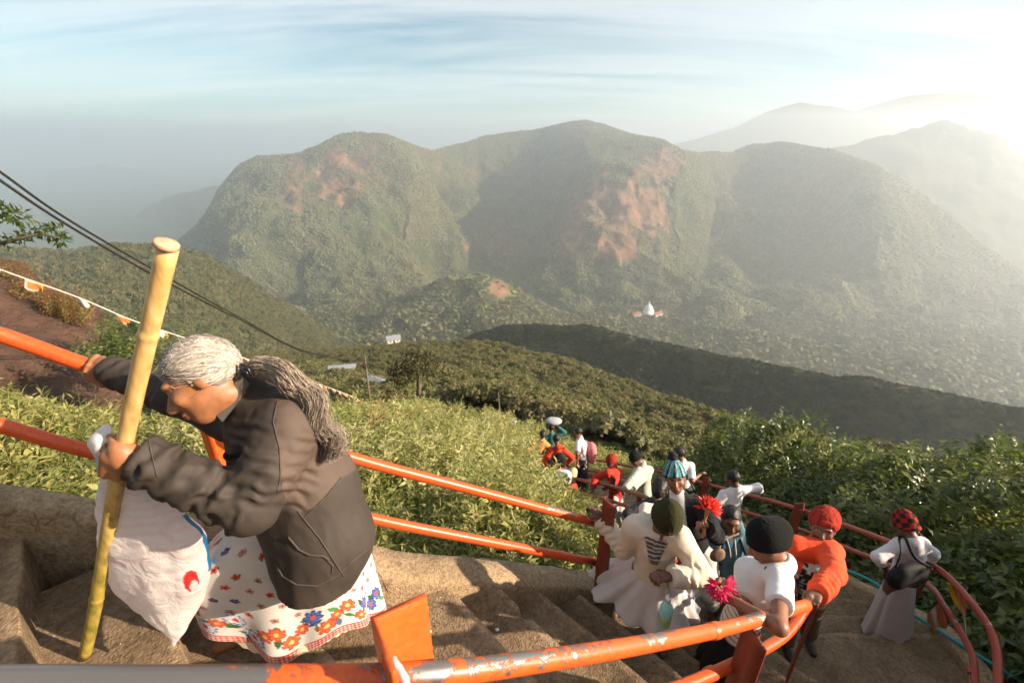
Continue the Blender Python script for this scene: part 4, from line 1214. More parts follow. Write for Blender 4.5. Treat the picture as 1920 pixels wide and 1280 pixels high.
hut('long grey-roofed hut on the green terrace left of the dark shrub', 642, 690, 150, 8, 2.6, .4, .2, m_roof)
hut('small pale-roofed hut on the far edge of the spur', 738, 640, 330, 9, 6, 3, .4, m_roof)
hut('small low roof in the bushes below the slim pole', 705, 722, 60, 2.2, 1.4, .6, -.5, m_roof)
for k, (px, py, t, w, r, lab) in enumerate([(1078, 597, 930, 22, m_roof, 'white-roofed building at the edge of the valley settlement'), (1100, 601, 915, 16, m_roof, 'grey-roofed building beside the white one in the valley'), (1192, 592, 960, 20, m_rroof, 'red-roofed building left of the stupa'), (1232, 591, 960, 22, m_rroof, 'red-roofed building at the foot of the stupa'), (897, 614, 700, 14, m_roof, 'pale roof beside the dark end of the shaded ridge'), (800, 612, 700, 12, m_roof, 'pale roof among foothill trees above the spur')]):
    hut(lab, px, py, t, w, w * .5, w * .22, .2 * k, r, 'building', 'buildings in the valley', FK)
c = P(1216, 582, 930 * FK)
T = thing('stupa', 'white bell-shaped stupa with a spire on the valley floor', 'stupa', c)
def lathe(c, pr, n=28):
    an = np.linspace(0, 2 * np.pi, n, endpoint=False)
    g = np.array([c + UP * h * FK + np.outer(np.cos(an) * max(r * FK, .01), VRX) + np.outer(np.sin(an) * max(r * FK, .01), VRY) for h, r in pr])
    return g.reshape(-1, 3), grid_faces(len(pr), n, True)
VRX, VRY = np.array([1.0, 0, 0]), np.array([0, 1.0, 0])
m_white = simple('whitewash', (.82, .81, .80), .7, .08, .3, 0)
mk('base', lathe(c, [(-6, 11), (0, 11), (.1, 10.2), (1.5, 10.2), (1.6, 9.4)]), m_white, T)
mk('dome', lathe(c, [(1.6, 9.2), (3, 9.0), (6, 8.0), (9, 6.0), (11.5, 3.6), (13, 2.4)]), m_white, T)
mk('cube_top', box(c + UP * 13.8 * FK, VRX, VRY, UP, 3.6 * FK, 3.6 * FK, 1.8 * FK), m_white, T, smooth=False)
mk('spire', lathe(c, [(14.6, 1.4), (17, 1.0), (20, .5), (24, .1)]), m_white, T)
# ------------------------------------------------------------------ implicit surfaces for figures and soft things
class Sdf:
    """smooth union of tapered limbs and ellipsoids, meshed as ONE continuous surface (surface nets)"""
    def __init__(s): s.p = []
    def cone(s, a, b, ra, rb, k=0.03, flat=None, cut=None):
        s.p.append(('c', np.asarray(a, float), np.asarray(b, float), ra, rb, k, flat, cut)); return s
    def chain(s, pts, rad, k=0.03, **kw):
        for i in range(len(pts) - 1): s.cone(pts[i], pts[i + 1], rad[i], rad[i + 1], k, **kw)
        return s
    def ell(s, c, r, R=None, k=0.03, cut=None):
        s.p.append(('e', np.asarray(c, float), np.asarray(r, float), np.eye(3) if R is None else np.asarray(R, float), k, None, None, cut)); return s
    def sub(s, c, r, R=None, k=0.02):
        s.p.append(('s', np.asarray(c, float), np.asarray(r, float), np.eye(3) if R is None else np.asarray(R, float), k, None, None, None)); return s
    def mesh(s, res, grow=0.0):
        lo, hi = [], []
        for q in s.p:
            if q[0] == 'c':
                m = max(q[3], q[4]) * (1.0 if q[6] is None else 1.7) + q[5] + grow + res * 2
                lo.append(np.minimum(q[1], q[2]) - m); hi.append(np.maximum(q[1], q[2]) + m)
            elif q[0] == 'e':
                m = q[2].max() + q[4] + grow + res * 2; lo.append(q[1] - m); hi.append(q[1] + m)
        LO = np.min(lo, 0); HI = np.max(hi, 0)
        n = np.ceil((HI - LO) / res).astype(int) + 1
        D = np.full(n, 0.5, np.float32)
        ax = [LO[i] + res * np.arange(n[i]) for i in range(3)]
        for q in s.p:
            if q[0] == 'c':
                m = max(q[3], q[4]) * (1.0 if q[6] is None else 1.7) + q[5] * 1.5 + grow + res * 3
                a0, b0, k = np.minimum(q[1], q[2]) - m, np.maximum(q[1], q[2]) + m, q[5]
            else:
                m = q[2].max() + q[4] * 1.5 + grow + res * 3; a0, b0, k = q[1] - m, q[1] + m, q[4]
            i0 = np.clip(((a0 - LO) / res).astype(int), 0, n - 1); i1 = np.clip(((b0 - LO) / res).astype(int) + 2, 1, n)
            sl = tuple(slice(i0[i], i1[i]) for i in range(3))
            X, Y, Z = np.meshgrid(*[ax[i][sl[i]] for i in range(3)], indexing='ij')
            pt = np.stack([X, Y, Z], -1).astype(np.float32)
            if q[0] == 'c':
                a, b, ra, rb, flat = q[1], q[2], q[3], q[4], q[6]
                pa = pt - a; ba = b - a
                if flat is not None:
                    fd, fs = np.asarray(flat[0], float), flat[1]
                    pa = pa + fd * ((pa @ fd) * (fs - 1))[..., None]; ba = ba + fd * (ba @ fd) * (fs - 1)
                h = np.clip((pa @ ba) / (ba @ ba + 1e-12), 0, 1)
                d = np.linalg.norm(pa - ba * h[..., None], axis=-1) - (ra + (rb - ra) * h)
            else:
                l = (pt - q[1]) @ q[3]
                k0 = np.linalg.norm(l / q[2], axis=-1); k1 = np.linalg.norm(l / q[2] ** 2, axis=-1)
                d = k0 * (k0 - 1) / (k1 + 1e-9)
            if q[7] is not None:
                for cp, cn in ([q[7]] if not isinstance(q[7], list) else q[7]):
                    d = np.maximum(d, (pt - np.asarray(cp, float)) @ np.asarray(cn, float))
            cur = D[sl]
            if q[0] == 's':
                D[sl] = -(np.minimum(-cur, d) - np.maximum(k - np.abs(-cur - d), 0) ** 2 / (4 * k + 1e-9))
            else:
                D[sl] = np.minimum(cur, d) - np.maximum(k - np.abs(cur - d), 0) ** 2 / (4 * k + 1e-9)
        D -= grow
        ins = D < 0
        cs = sum(ins[a:n[0] - 1 + a, b:n[1] - 1 + b, c:n[2] - 1 + c].astype(np.int8) for a in (0, 1) for b in (0, 1) for c in (0, 1))
        act = (cs > 0) & (cs < 8)
        ci = np.argwhere(act)
        idx = np.full(act.shape, -1, np.int64); idx[act] = np.arange(len(ci))
        acc = np.zeros((len(ci), 3)); cnt = np.zeros(len(ci))
        cor = [(a, b, c) for a in (0, 1) for b in (0, 1) for c in (0, 1)]
        for u in cor:
            for w in cor:
                if sum(np.abs(np.subtract(u, w))) == 1 and u < w:
                    du = D[ci[:, 0] + u[0], ci[:, 1] + u[1], ci[:, 2] + u[2]]; dw = D[ci[:, 0] + w[0], ci[:, 1] + w[1], ci[:, 2] + w[2]]
                    x = (du < 0) != (dw < 0)
                    t = np.where(x, du / np.where(x, du - dw, 1), 0)
                    acc += np.where(x[:, None], np.array(u) + (np.array(w) - np.array(u)) * t[:, None], 0); cnt += x
        v = LO + res * (ci + acc / np.maximum(cnt, 1)[:, None])
        F = []
        for d in range(3):
            o1, o2 = [(1, 2), (2, 0), (0, 1)][d]
            sh = [0, 0, 0]; sh[d] = 1
            A = ins[:n[0] - sh[0], :n[1] - sh[1], :n[2] - sh[2]]; B = ins[sh[0]:, sh[1]:, sh[2]:]
            e = np.argwhere(A != B)
            e = e[(e[:, o1] > 0) & (e[:, o2] > 0) & (e[:, o1] < n[o1] - 1) & (e[:, o2] < n[o2] - 1)]
            fl = A[e[:, 0], e[:, 1], e[:, 2]]
            def cell(x1, x2):
                c = e.copy(); c[:, o1] -= x1; c[:, o2] -= x2
                return idx[c[:, 0], c[:, 1], c[:, 2]]
            q = np.stack([cell(1, 1), cell(0, 1), cell(0, 0), cell(1, 0)], 1)
            q[~fl] = q[~fl][:, ::-1]
            F.append(q)
        F = np.vstack(F); F = F[(F >= 0).all(1)]
        return relax(v, F, 2), F

def relax(v, F, it=1, lam=0.5):
    n = len(v)
    e = np.vstack([F[:, [0, 1]], F[:, [1, 2]], F[:, [2, 3]], F[:, [3, 0]]])
    e = np.vstack([e, e[:, ::-1]])
    deg = np.bincount(e[:, 0], minlength=n)[:, None]
    for _ in range(it):
        for l in (lam, -lam * 1.02):
            a = np.zeros_like(v)
            for c in range(3): a[:, c] = np.bincount(e[:, 0], weights=v[e[:, 1], c], minlength=n)
            v = v + l * (a / np.maximum(deg, 1) - v)
    return v

def vnormals(v, F):
    fn = np.cross(v[F[:, 2]] - v[F[:, 0]], v[F[:, 3]] - v[F[:, 1]])
    a = np.zeros_like(v)
    for k in range(4):
        for c in range(3): a[:, c] += np.bincount(F[:, k], weights=fn[:, c], minlength=len(v))
    return nrm(a)

def folds(v, F, amp=0.006, wl=0.07, seed=1, along=None, stretch=3.0):
    """cloth creases: noise stretched along a direction, sharpened"""
    q = v.copy()
    if along is not None:
        a = nrm(along); q = q - a * (q @ a)[:, None] * (1 - 1 / stretch)
    d = fbm(q / wl + 3.3 * seed, 3, seed)
    d = 0.45 * (1 - np.abs(d) * 1.7) + .6 * fbm(q / (wl * 1.7) + 1.1 * seed, 2, seed + 4) + .15
    return v + vnormals(v, F) * (amp * (d - 0.3))[:, None]

def creases(v, F, a, b, rad, n=7, amp=0.008, seed=0):
    """rings of crumpled cloth along a sleeve or trouser leg from a to b"""
    ab = b - a; L = np.linalg.norm(ab)
    s = ((v - a) @ ab) / (L * L)
    dist = np.linalg.norm(v - a - ab * np.clip(s, 0, 1)[:, None], axis=1)
    w = sstep(rad * 2.0, rad * 1.3, dist) * sstep(-.05, .1, s) * sstep(1.05, .9, s)
    ph = s * n * 6.283 + 3.0 * fbm(v / 0.06 + seed, 2, seed + 2)
    d = np.sin(ph); d = np.sign(d) * np.abs(d) ** .8 * (0.5 + .8 * vnoise(v / .05, seed + 7))
    return v + vnormals(v, F) * (amp * d * w)[:, None]

SKIN = np.array([0.23, 0.105, 0.055])
SKIN_D = np.array([0.13, 0.062, 0.036])
M_SKIN = None
def skin_mat():
    m, t, b = new_mat('skin')
    at = t.new('ShaderNodeVertexColor', layer_name='Col')
    tc = t.new('ShaderNodeTexCoord')
    nz = t.new('ShaderNodeTexNoise', {'Vector': tc.outputs['Object'], 'Scale': 40.0, 'Detail': 5.0})
    c = t.mix(1.0, at.outputs[0], t.ramp(nz.outputs['Fac'], [(0.3, (0.86, 0.84, 0.82)), (0.7, (1.1, 1.08, 1.06))]), 'MULTIPLY')
    t.l.new(c, b.inputs['Base Color']); b.inputs['Roughness'].default_value = 0.5
    b.inputs['Subsurface Weight'].default_value = 0.12; b.inputs['Subsurface Radius'].default_value = (0.012, 0.005, 0.003); b.inputs['Subsurface Scale'].default_value = 0.6
    n2 = t.new('ShaderNodeTexNoise', {'Vector': tc.outputs['Object'], 'Scale': 220.0, 'Detail': 3.0})
    bp = t.new('ShaderNodeBump', {'Height': n2.outputs['Fac'], 'Strength': 0.2, 'Distance': 0.003}); t.l.new(bp.outputs[0], b.inputs['Normal'])
    return m
M_SKIN = skin_mat()

M_VCLOTH = cloth('printed_cloth', (1, 1, 1), vcol=True, var=.12)
M_VTHIN = cloth('thin_printed_cloth', (1, 1, 1), vcol=True, var=.1, trans=.3)

class Head:
    def __init__(s, c, fwd, up, size=1.0):
        s.c = np.asarray(c, float); s.f = nrm(fwd); u = np.asarray(up, float)
        s.u = nrm(u - s.f * (u @ s.f)); s.r = np.cross(s.f, s.u); s.k = size
        s.R = np.column_stack([s.r, s.f, s.u])
    def at(s, x, y, z): return s.c + s.k * (s.r * x + s.f * y + s.u * z)
    def loc(s, v): return (np.asarray(v) - s.c) @ s.R / s.k
    def add(s, S):
        k = s.k
        S.ell(s.at(0, -.012, .035), np.array([.074, .094, .088]) * k, s.R, .02)
        S.ell(s.at(0, .022, -.025), np.array([.060, .066, .085]) * k, s.R, .03)
        S.ell(s.at(0, .050, -.088), np.array([.026, .026, .022]) * k, s.R, .03)
        S.cone(s.at(0, .088, .012), s.at(0, .112, -.028), .009 * k, .013 * k, .012)
        S.ell(s.at(0, .098, -.034), np.array([.020, .012, .011]) * k, s.R, .01)
        S.ell(s.at(0, .076, .035), np.array([.058, .022, .012]) * k, s.R, .02)
        for e in (-1, 1):
            S.ell(s.at(.042 * e, .062, -.015), np.array([.024, .024, .022]) * k, s.R, .02)
            S.sub(s.at(.031 * e, .098, .016), np.array([.017, .016, .010]) * k, s.R, .012)
            S.ell(s.at(.030 * e, .076, .014), np.array([.014, .013, .012]) * k, s.R, .004)
            S.ell(s.at(.076 * e, -.012, .005), np.array([.010, .020, .032]) * k, s.R, .008)
        S.ell(s.at(0, .086, -.058), np.array([.026, .014, .008]) * k, s.R, .008)
        S.ell(s.at(0, .083, -.070), np.array([.022, .014, .008]) * k, s.R, .008)
        return S
    def paint(s, v, c, brow=(0.02, 0.016, 0.013), lip=None, beard=0.0):
        l = s.loc(v); x, y, z = l.T; near = (np.linalg.norm(l, axis=1) < .2) & (y > .03)
        ax = np.abs(x)
        def put(m, col, w=1.0):
            c[m] = c[m] * (1 - w) + np.array(col) * w
        put(near & (((ax - .031) / .017) ** 2 + ((z - .034) / .006) ** 2 < 1), brow, .85)
        put(near & (((ax - .030) / .0125) ** 2 + ((z - .014) / .0065) ** 2 < 1), (.34, .29, .25))
        put(near & (((ax - .030) / .0062) ** 2 + ((z - .014) / .0068) ** 2 < 1), (.015, .01, .008))
        put(near & (((ax - .030) / .015) ** 2 + ((z - .0205) / .0028) ** 2 < 1), (.02, .014, .01))
        lp = np.array(lip if lip is not None else (0.15, 0.045, 0.035))
        put(near & ((x / .026) ** 2 + ((z + .063) / .012) ** 2 < 1), lp, .75)
        put(near & ((x / .024) ** 2 + ((z + .0635) / .0022) ** 2 < 1), (.03, .012, .01), .9)
        if beard:
            m = (y > -.01) & (z < -.035) & (np.linalg.norm(l, axis=1) < .2) & ~((ax < .028) & (z > -.072) & (z < -.052))
            put(m, (.03, .022, .018), beard)
        return c

def hand(S, wrist, d, n, size=1.0, curl=1.0, thumb=1, spread=.16, k=.006):
    """palm, four unequal fingers bent round towards n, thumb off the side of the palm"""
    d = nrm(d); n = nrm(np.asarray(n, float) - d * (np.asarray(n, float) @ d)); s = np.cross(d, n) * thumb
    w = np.asarray(wrist, float); z = size
    S.cone(w - d * .02, w + d * .035 * z, .023 * z, .026 * z, .015, flat=(n, 1.35))
    S.cone(w + d * .03 * z + s * .018 * z, w + d * .078 * z + s * .026 * z, .018 * z, .015 * z, .015)
    S.cone(w + d * .03 * z - s * .018 * z, w + d * .074 * z - s * .026 * z, .017 * z, .014 * z, .015)
    for i, (o, L, r) in enumerate([(.029, .070, .0092), (.010, .078, .0096), (-.010, .073, .0092), (-.029, .058, .0082)]):
        a = w + d * (.082 - .004 * i) * z + s * o * z; ang = 0.35 * curl + .06 * i
        dd = d
        side = s * (o * spread * 8 * (1 - min(1, curl)))
        p = [a]
        for j, f in enumerate((.45, .32, .25)):
            th = ang + curl * (.35, 1.05, .85)[j] * (1 if j else .6); ang = th
            p.append(p[-1] + (d * math.cos(th) + n * math.sin(th) + side * .3) * L * f * z)
        S.chain(p, [r * z, r * .95 * z, r * .88 * z, r * .75 * z], k)
    a = w + d * .022 * z + s * .026 * z
    t1 = a + (d * .55 + s * .62 + n * .35 * curl) * .042 * z
    t2 = t1 + (d * .75 + s * (.35 - .5 * curl) + n * .6 * curl) * .032 * z
    t3 = t2 + (d * .7 + s * (.1 - .55 * curl) + n * .75 * curl) * .024 * z
    S.chain([a, t1, t2, t3], [.013 * z, .0115 * z, .0102 * z, .0085 * z], .01)
    return S

def elbow(sh, wr, L1, L2, pole):
    """joint between two points for limb lengths L1, L2, bent towards pole"""
    sh, wr = np.asarray(sh, float), np.asarray(wr, float)
    d = wr - sh; D = np.linalg.norm(d); Dc = min(D, (L1 + L2) * .999)
    a = (L1 * L1 - L2 * L2 + Dc * Dc) / (2 * Dc); h = math.sqrt(max(L1 * L1 - a * a, 0))
    u = d / D; p = np.asarray(pole, float); p = nrm(p - u * (p @ u))
    return sh + u * a * D / Dc + p * h

def merge_q(parts):
    vs, fs, n = [], [], 0
    for v, f in parts:
        vs.append(v); fs.append(f + n); n += len(v)
    return np.vstack(vs), np.vstack(fs)

def ring_loft(rings):
    """closed rings (R,n,3) -> faces"""
    g = np.asarray(rings, float)
    return g.reshape(-1, 3), grid_faces(g.shape[0], g.shape[1], True)
# ------------------------------------------------------------------ the grey-haired climber
def stamp_flowers(U, V, C, rng, items):
    """flat print: (u, v, R, petals, petal colour, heart colour, edge colour) stamped on the cloth"""
    for (u, v, R, n, pc, hc, ec) in items:
        m = (np.abs(U - u) < R) & (np.abs(V - v) < R)
        if not m.any(): continue
        x, y = U[m] - u, V[m] - v; r = np.hypot(x, y) / R; a = np.arctan2(y, x)
        lim = 0.62 + 0.36 * np.abs(np.cos(n * a / 2 + u * 40)) ** .7
        c = C[m]
        pet = r < lim
        c[pet] = np.array(pc)
        edge = pet & ((r > lim - .17) | (np.abs(np.sin(n * a / 2 + u * 40)) > .97))
        c[edge] = np.array(ec)
        c[r < .27] = np.array(hc)
        C[m] = c

def inside_poly(x, y, poly):
    r = np.zeros(np.shape(x), bool); n = len(poly)
    for i in range(n):
        x1, y1 = poly[i]; x2, y2 = poly[(i + 1) % n]
        c = (y1 > y) != (y2 > y)
        r ^= c & (x < (x2 - x1) * (y - y1) / (y2 - y1 + 1e-9) + x1)
    return r

def woman():
    base = W(560, 1195, 2.0)
    T = thing('person', 'stooped grey-haired climber in brown jacket and floral skirt, one hand on a bamboo staff', 'person', base)
    pel = W(580, 948, 1.70); chest = W(515, 800, 1.52); neck = W(452, 735, 1.44)
    hc = W(383, 716, 1.37)
    # view directions in the picture plane: right, down, away
    vr = np.array([1.0, 0, 0]); vd = -np.array([0, SP, CP]); vf = np.array([0, CP, -SP])
    H = Head(hc, nrm(-.80 * vr + .52 * vd - .30 * vf), nrm(-.40 * vr - .85 * vd - .12 * vf), 1.08)
    shn = W(535, 800, 1.40); shf = W(440, 782, 1.62)
    eln = W(470, 948, 1.33); wrn = W(262, 856, 1.235)
    elf = W(330, 742, 1.60); wrf = W(215, 690, 1.655)
    S = Sdf()
    S.cone(pel, chest, .12, .13, .05).cone(shn, shf, .06, .06, .06).cone(neck, H.at(0, -.03, -.06), .055, .05, .03)
    S.cone(chest, neck, .11, .055, .04)
    S.chain([shn, eln, wrn], [.05, .04, .028], .02).chain([shf, elf, wrf], [.05, .04, .028], .02)
    hipn, hipf = pel + np.array([-.02, -.09, -.03]), pel + np.array([.04, .08, -.03])
    f1 = W(470, 1180, 1.88); f2 = W(665, 1160, 2.12)
    q1, q2 = np.linalg.norm(f1 - hipn) * .52, np.linalg.norm(f2 - hipf) * .515
    k1 = elbow(hipn, f1, q1, q1, (-.6, -.5, .3)); k2 = elbow(hipf, f2, q2, q2, (-1, -.3, .2))
    S.chain([hipn, k1, f1], [.085, .058, .04], .03).chain([hipf, k2, f2], [.085, .058, .04], .03)
    for f in (f1, f2):
        S.cone(f + np.array([0.03, 0.02, -.02]), f + np.array([-.12, -.05, -.035]), .035, .028, .02)
    H.add(S)
    bv, bf = S.mesh(.0075)
    h1 = Sdf()
    # near hand closed round the staff
    hp = W(248, 850, 1.232); stick_dir = nrm(W(312, 462, .99) - W(157, 1232, 1.653))
    hd = nrm(-.97 * vr - .10 * vd + .12 * vf)
    S2 = Sdf(); fist(S2, W(222, 855, 1.245), stick_dir, nrm(-vr * 1.0 + vf * .05), vf, 1.05, R=.0225)
    S2.cone(wrn, W(236, 850, 1.215), .028, .033, .03)
    hv, hf = S2.mesh(.0042)
    S3 = Sdf(); rail_dir = nrm(W(180, 691, 1.66) - W(0, 627, 1.54))
    fist(S3, W(186, 693, 1.66), rail_dir, nrm(-vd * .9 - vr * .2), -vd * .8 - vf * .4, 1.0, R=.031)
    S3.cone(wrf, W(200, 684, 1.64), .027, .03, .03)
    rv, rf = S3.mesh(.005)
    v, f = merge_q([(bv, bf), (hv, hf), (rv, rf)])
    c = np.tile(np.array([0.30, 0.125, 0.055]), (len(v), 1))
    c = H.paint(v, c, brow=(.12, .09, .075), lip=(.2, .07, .05))
    kn = fbm(v / .018, 2, 5); c *= (1 + .12 * kn)[:, None]
    mk('body', (v, f), M_SKIN, T, colors=c)

    # jacket -------------------------------------------------
    J = Sdf()
    up = nrm(chest - pel)
    hem = W(588, 1090, 1.60)
    hemn = nrm(W(600, 1180, 1.63) - W(560, 960, 1.58))
    cutp = (W(575, 1090, 1.6), nrm(hemn - vr * .16))
    wr2 = wrn + nrm(eln - wrn) * .0
    J.cone(W(470, 742, 1.47), W(525, 810, 1.50), .095, .165, .05)
    J.cone(W(525, 810, 1.50), W(578, 920, 1.58), .158, .172, .06)
    J.cone(W(578, 920, 1.58), W(608, 1010, 1.60), .172, .172, .06, cut=cutp)
    J.cone(W(608, 1010, 1.60), W(588, 1112, 1.58), .172, .13, .06, cut=cutp)
    J.cone(W(488, 850, 1.50), W(548, 1050, 1.56), .088, .07, .06, cut=cutp)
    J.cone(shn, shf, .085, .085, .07)
    cutn = (W(258, 853, 1.23), nrm(wrn - eln))
    J.chain([shn, W(505, 880, 1.35), eln], [.098, .088, .082], .04)
    J.chain([eln, W(365, 905, 1.28), W(240, 848, 1.23)], [.082, .070, .068], .03, cut=cutn)
    cutf = (W(203, 690, 1.655), nrm(wrf - elf))
    J.chain([shf, elf], [.09, .07], .04); J.cone(elf, W(190, 688, 1.66), .07, .052, .03, cut=cutf)
    J.chain([W(425, 745, 1.38), W(445, 706, 1.46), W(480, 706, 1.52)], [.03, .045, .03], .02)
    jv, jf = J.mesh(.0085)
    jv = folds(jv, jf, .006, .11, 3, along=W(560, 1000, 1.6) - W(500, 800, 1.5), stretch=2.5)
    jv = folds(jv, jf, .0045, .055, 8, along=W(560, 1000, 1.6) - W(500, 800, 1.5), stretch=2.0)
    jv = creases(jv, jf, eln, wrn, .085, 5, .016, 1)
    jv = creases(jv, jf, shn, eln, .10, 6, .007, 4)
    jv = creases(jv, jf, elf, wrf, .07, 5, .007, 9)
    jc = np.tile(np.array([0.044, 0.034, 0.028]), (len(jv), 1))
    x, y, tt = proj(jv)
    n = vnormals(jv, jf)
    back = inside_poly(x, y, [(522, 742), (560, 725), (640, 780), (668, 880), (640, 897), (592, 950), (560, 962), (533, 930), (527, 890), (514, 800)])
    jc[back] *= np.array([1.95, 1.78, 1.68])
    mj = simple('jacket_cloth', (1, 1, 1), .72, .16, 7, .3, 500, vcol=True, bdist=.0012, spec=.3)
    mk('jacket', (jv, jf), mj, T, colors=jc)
    # seams, pocket, cuff strap as raised piping
    ms = simple('seam_thread', (0.06, 0.046, 0.038), .8, .1, 20, 0)
    from mathutils.bvhtree import BVHTree
    tree = BVHTree.FromPolygons([tuple(q) for q in jv.tolist()], jf.tolist())
    def on_jacket(px, py):
        d = ray(px, py); hit = tree.ray_cast(Vector((0, 0, 0)), Vector(nrm(d)))
        return None if hit[0] is None else np.array(hit[0]) - nrm(d) * .0015
    def seam(name, pts, r=.0024, m=ms):
        q = []
        pts = np.array(pts, float)
        for a, b in zip(pts[:-1], pts[1:]):
            for s in np.linspace(0, 1, 10, endpoint=False):
                h = on_jacket(*(a + (b - a) * s))
                if h is not None: q.append(h)
        if len(q) > 3: mk(name, tube(np.array(q), r, 5), m, T)
    seam('seam', [(520, 752), (512, 790), (524, 840), (526, 890), (520, 925)])
    seam('seam', [(558, 958), (600, 1010), (632, 1060), (646, 1082)])
    seam('seam', [(640, 895), (612, 930), (586, 955), (566, 975)])
    seam('pocket_edge', [(540, 1006), (560, 1030), (580, 1040), (606, 1042), (618, 1050)], .004)
    seam('pocket_edge', [(606, 1042), (624, 1060), (622, 1076)], .003)
    seam('hem', [(512, 1050), (530, 1080), (556, 1096), (594, 1098), (630, 1080), (656, 1056), (690, 1028)], .003)
    seam('seam', [(278, 818), (284, 850), (296, 898)], .0022)
    seam('cuff_tab', [(246, 838), (262, 832), (266, 834)], .004)
    # collar flaps
    cm = []
    for pts in ([(400, 770), (425, 742), (452, 700), (468, 720), (440, 762), (418, 790)],):
        q = np.array([W(px, py, 1.36 + .0004 * (px - 400)) for px, py in pts])
        nrmv = nrm(np.cross(q[1] - q[0], q[3] - q[0])) * .006
        cm.append((np.vstack([q + nrmv, q - nrmv]), [tuple(range(6)), tuple(range(11, 5, -1))] + [(i, (i + 1) % 6, (i + 1) % 6 + 6, i + 6) for i in range(6)]))
    mk('collar', join(cm), mj, T, smooth=False, colors=np.tile([.085, .07, .058], (12, 1)))

    # skirt --------------------------------------------------
    nu, nv = 420, 150
    a = np.linspace(0, 2 * np.pi, nu, endpoint=False)
    # waist ring, hip ring, knee ring, hem ring: centre, axis along the picture, axis away
    ctr = [W(572, 930, 1.66), W(548, 1015, 1.75), W(554, 1078, 1.83), W(562, 1140, 1.90)]
    ra = [.17, .285, .315, .345]; rb = [.14, .19, .20, .20]
    s = np.linspace(0, 1, nv)
    kk = np.array([0, .3, .68, 1.0])
    Cc = np.stack([np.interp(s, kk, [c_[i] for c_ in ctr]) for i in range(3)], -1)
    A = np.interp(s, kk, ra); B = np.interp(s, kk, rb)
    ex = nrm(np.array([.95, .28, -.22])); ey = nrm(np.array([-.25, .97, -.1]))
    ph = a[None, :] * np.ones((nv, 1))
    fold = (np.sin(ph * 7 + 1.2) * .5 + np.sin(ph * 11 + 2.6 * s[:, None]) * .35 + np.sin(ph * 4 - 1) * .5) * (.004 + .03 * s[:, None] ** 2)
    sq = 1 + .06 * np.cos(2 * ph) * s[:, None]
    g = Cc[:, None] + ((A[:, None] * sq + fold) * np.cos(ph))[..., None] * ex + ((B[:, None] + fold) * np.sin(ph))[..., None] * ey
    # hem droops on the lower step, is lifted over the forward knee
    drop = s[:, None] ** 2 * (-.055 * np.sin(ph * 3 + .8) + .03 * np.sin(ph * 5) + .05 * np.cos(ph - 2.9))
    g[..., 2] += drop
    knee = np.exp(-(((ph - 3.75) / .55) ** 2)) * np.sin(np.pi * np.clip(s, 0, 1))[:, None] ** 1.2
    g += (knee * .075)[..., None] * (-vr * .9 - vf * .3)
    per = 2 * np.pi * .285
    U = ph / (2 * np.pi) * per; L = .58; V = (1 - s[:, None]) * L + U * 0
    C = np.tile(np.array([.76, .71, .66]), (nv, nu, 1))
    rng = np.random.default_rng(5)
    red, blue, dark, pink, green = (.70, .11, .035), (.06, .12, .36), (.03, .04, .10), (.66, .30, .26), (.06, .20, .06)
    it = []
    for i in range(26):
        for j in range(6):
            u = (i + .5 * (j % 2) + rng.uniform(-.15, .15)) * per / 26; vv = .20 + j * .068 + rng.uniform(-.012, .012)
            pc = [red, blue, pink][rng.integers(3)]
            it.append((u, vv, .0145, 5, pc, dark if pc != blue else red, tuple(np.array(pc) * .5)))
    # leaves and stems behind the border flowers
    for i in range(70):
        u, vv = rng.uniform(0, per), rng.uniform(.05, .155); th = rng.uniform(0, 3.14); Lf = rng.uniform(.018, .03)
        x_, y_ = (U - u), (V - vv); p_, q_ = x_ * math.cos(th) + y_ * math.sin(th), -x_ * math.sin(th) + y_ * math.cos(th)
        m = (np.abs(p_) < Lf) & (np.abs(q_) < .38 * Lf * (1 - (p_ / Lf) ** 2))
        C[m] = np.array([(.05, .16, .05), (.09, .25, .08), (.10, .16, .30)][rng.integers(3)]) * rng.uniform(.8, 1.2)
    for i in range(44):
        u = (i + rng.uniform(-.2, .2)) * per / 44; vv = [.075, .115, .145][i % 3] + rng.uniform(-.01, .01)
        k = rng.integers(3)
        pc, hc_, ec = [((.78, .15, .05), (.80, .55, .2), (.45, .05, .02)), ((.80, .78, .76), (.72, .06, .03), (.08, .14, .42)), ((.10, .17, .48), (.75, .12, .05), (.03, .05, .18))][k]
        it.append((u, vv, rng.uniform(.026, .040), [7, 12, 8][k], pc, hc_, ec))
    stamp_flowers(U, V, C, rng, it)
    ging = V < .034
    q1 = (np.floor(U / .0062) % 2) + (np.floor(V / .0062) % 2)
    C[ging & (q1 == 0)] = (.76, .70, .66); C[ging & (q1 == 1)] = (.72, .30, .24); C[ging & (q1 == 2)] = (.58, .05, .04)
    C[(V > .034) & (V < .037)] = (.55, .05, .04)
    sk = mk('skirt', (g.reshape(-1, 3), grid_faces(nv, nu, True)), M_VTHIN, T, colors=C.reshape(-1, 3))
    sd = sk.modifiers.new('thick', 'SOLIDIFY'); sd.thickness = .003
    # pale lace underskirt showing under the hem
    a2 = np.linspace(0, 2 * np.pi, 200, endpoint=False)
    rings = []
    for z_, gr in ((.10, .86), (.02, .90), (-.018, .92)):
        rings.append(ctr[3] + np.cos(a2)[:, None] * ra[3] * gr * ex + np.sin(a2)[:, None] * rb[3] * gr * ey + np.array([0, 0, 1]) * (z_ + (.006 * np.sin(a2 * 46) if z_ < 0 else 0 * a2) + (-.05 * np.sin(a2 * 3 + .8) + .05 * np.cos(a2 - 2.9)) * .9)[:, None])
    mk('underskirt', ring_loft(rings), cloth('lace', (.62, .50, .33)), T)

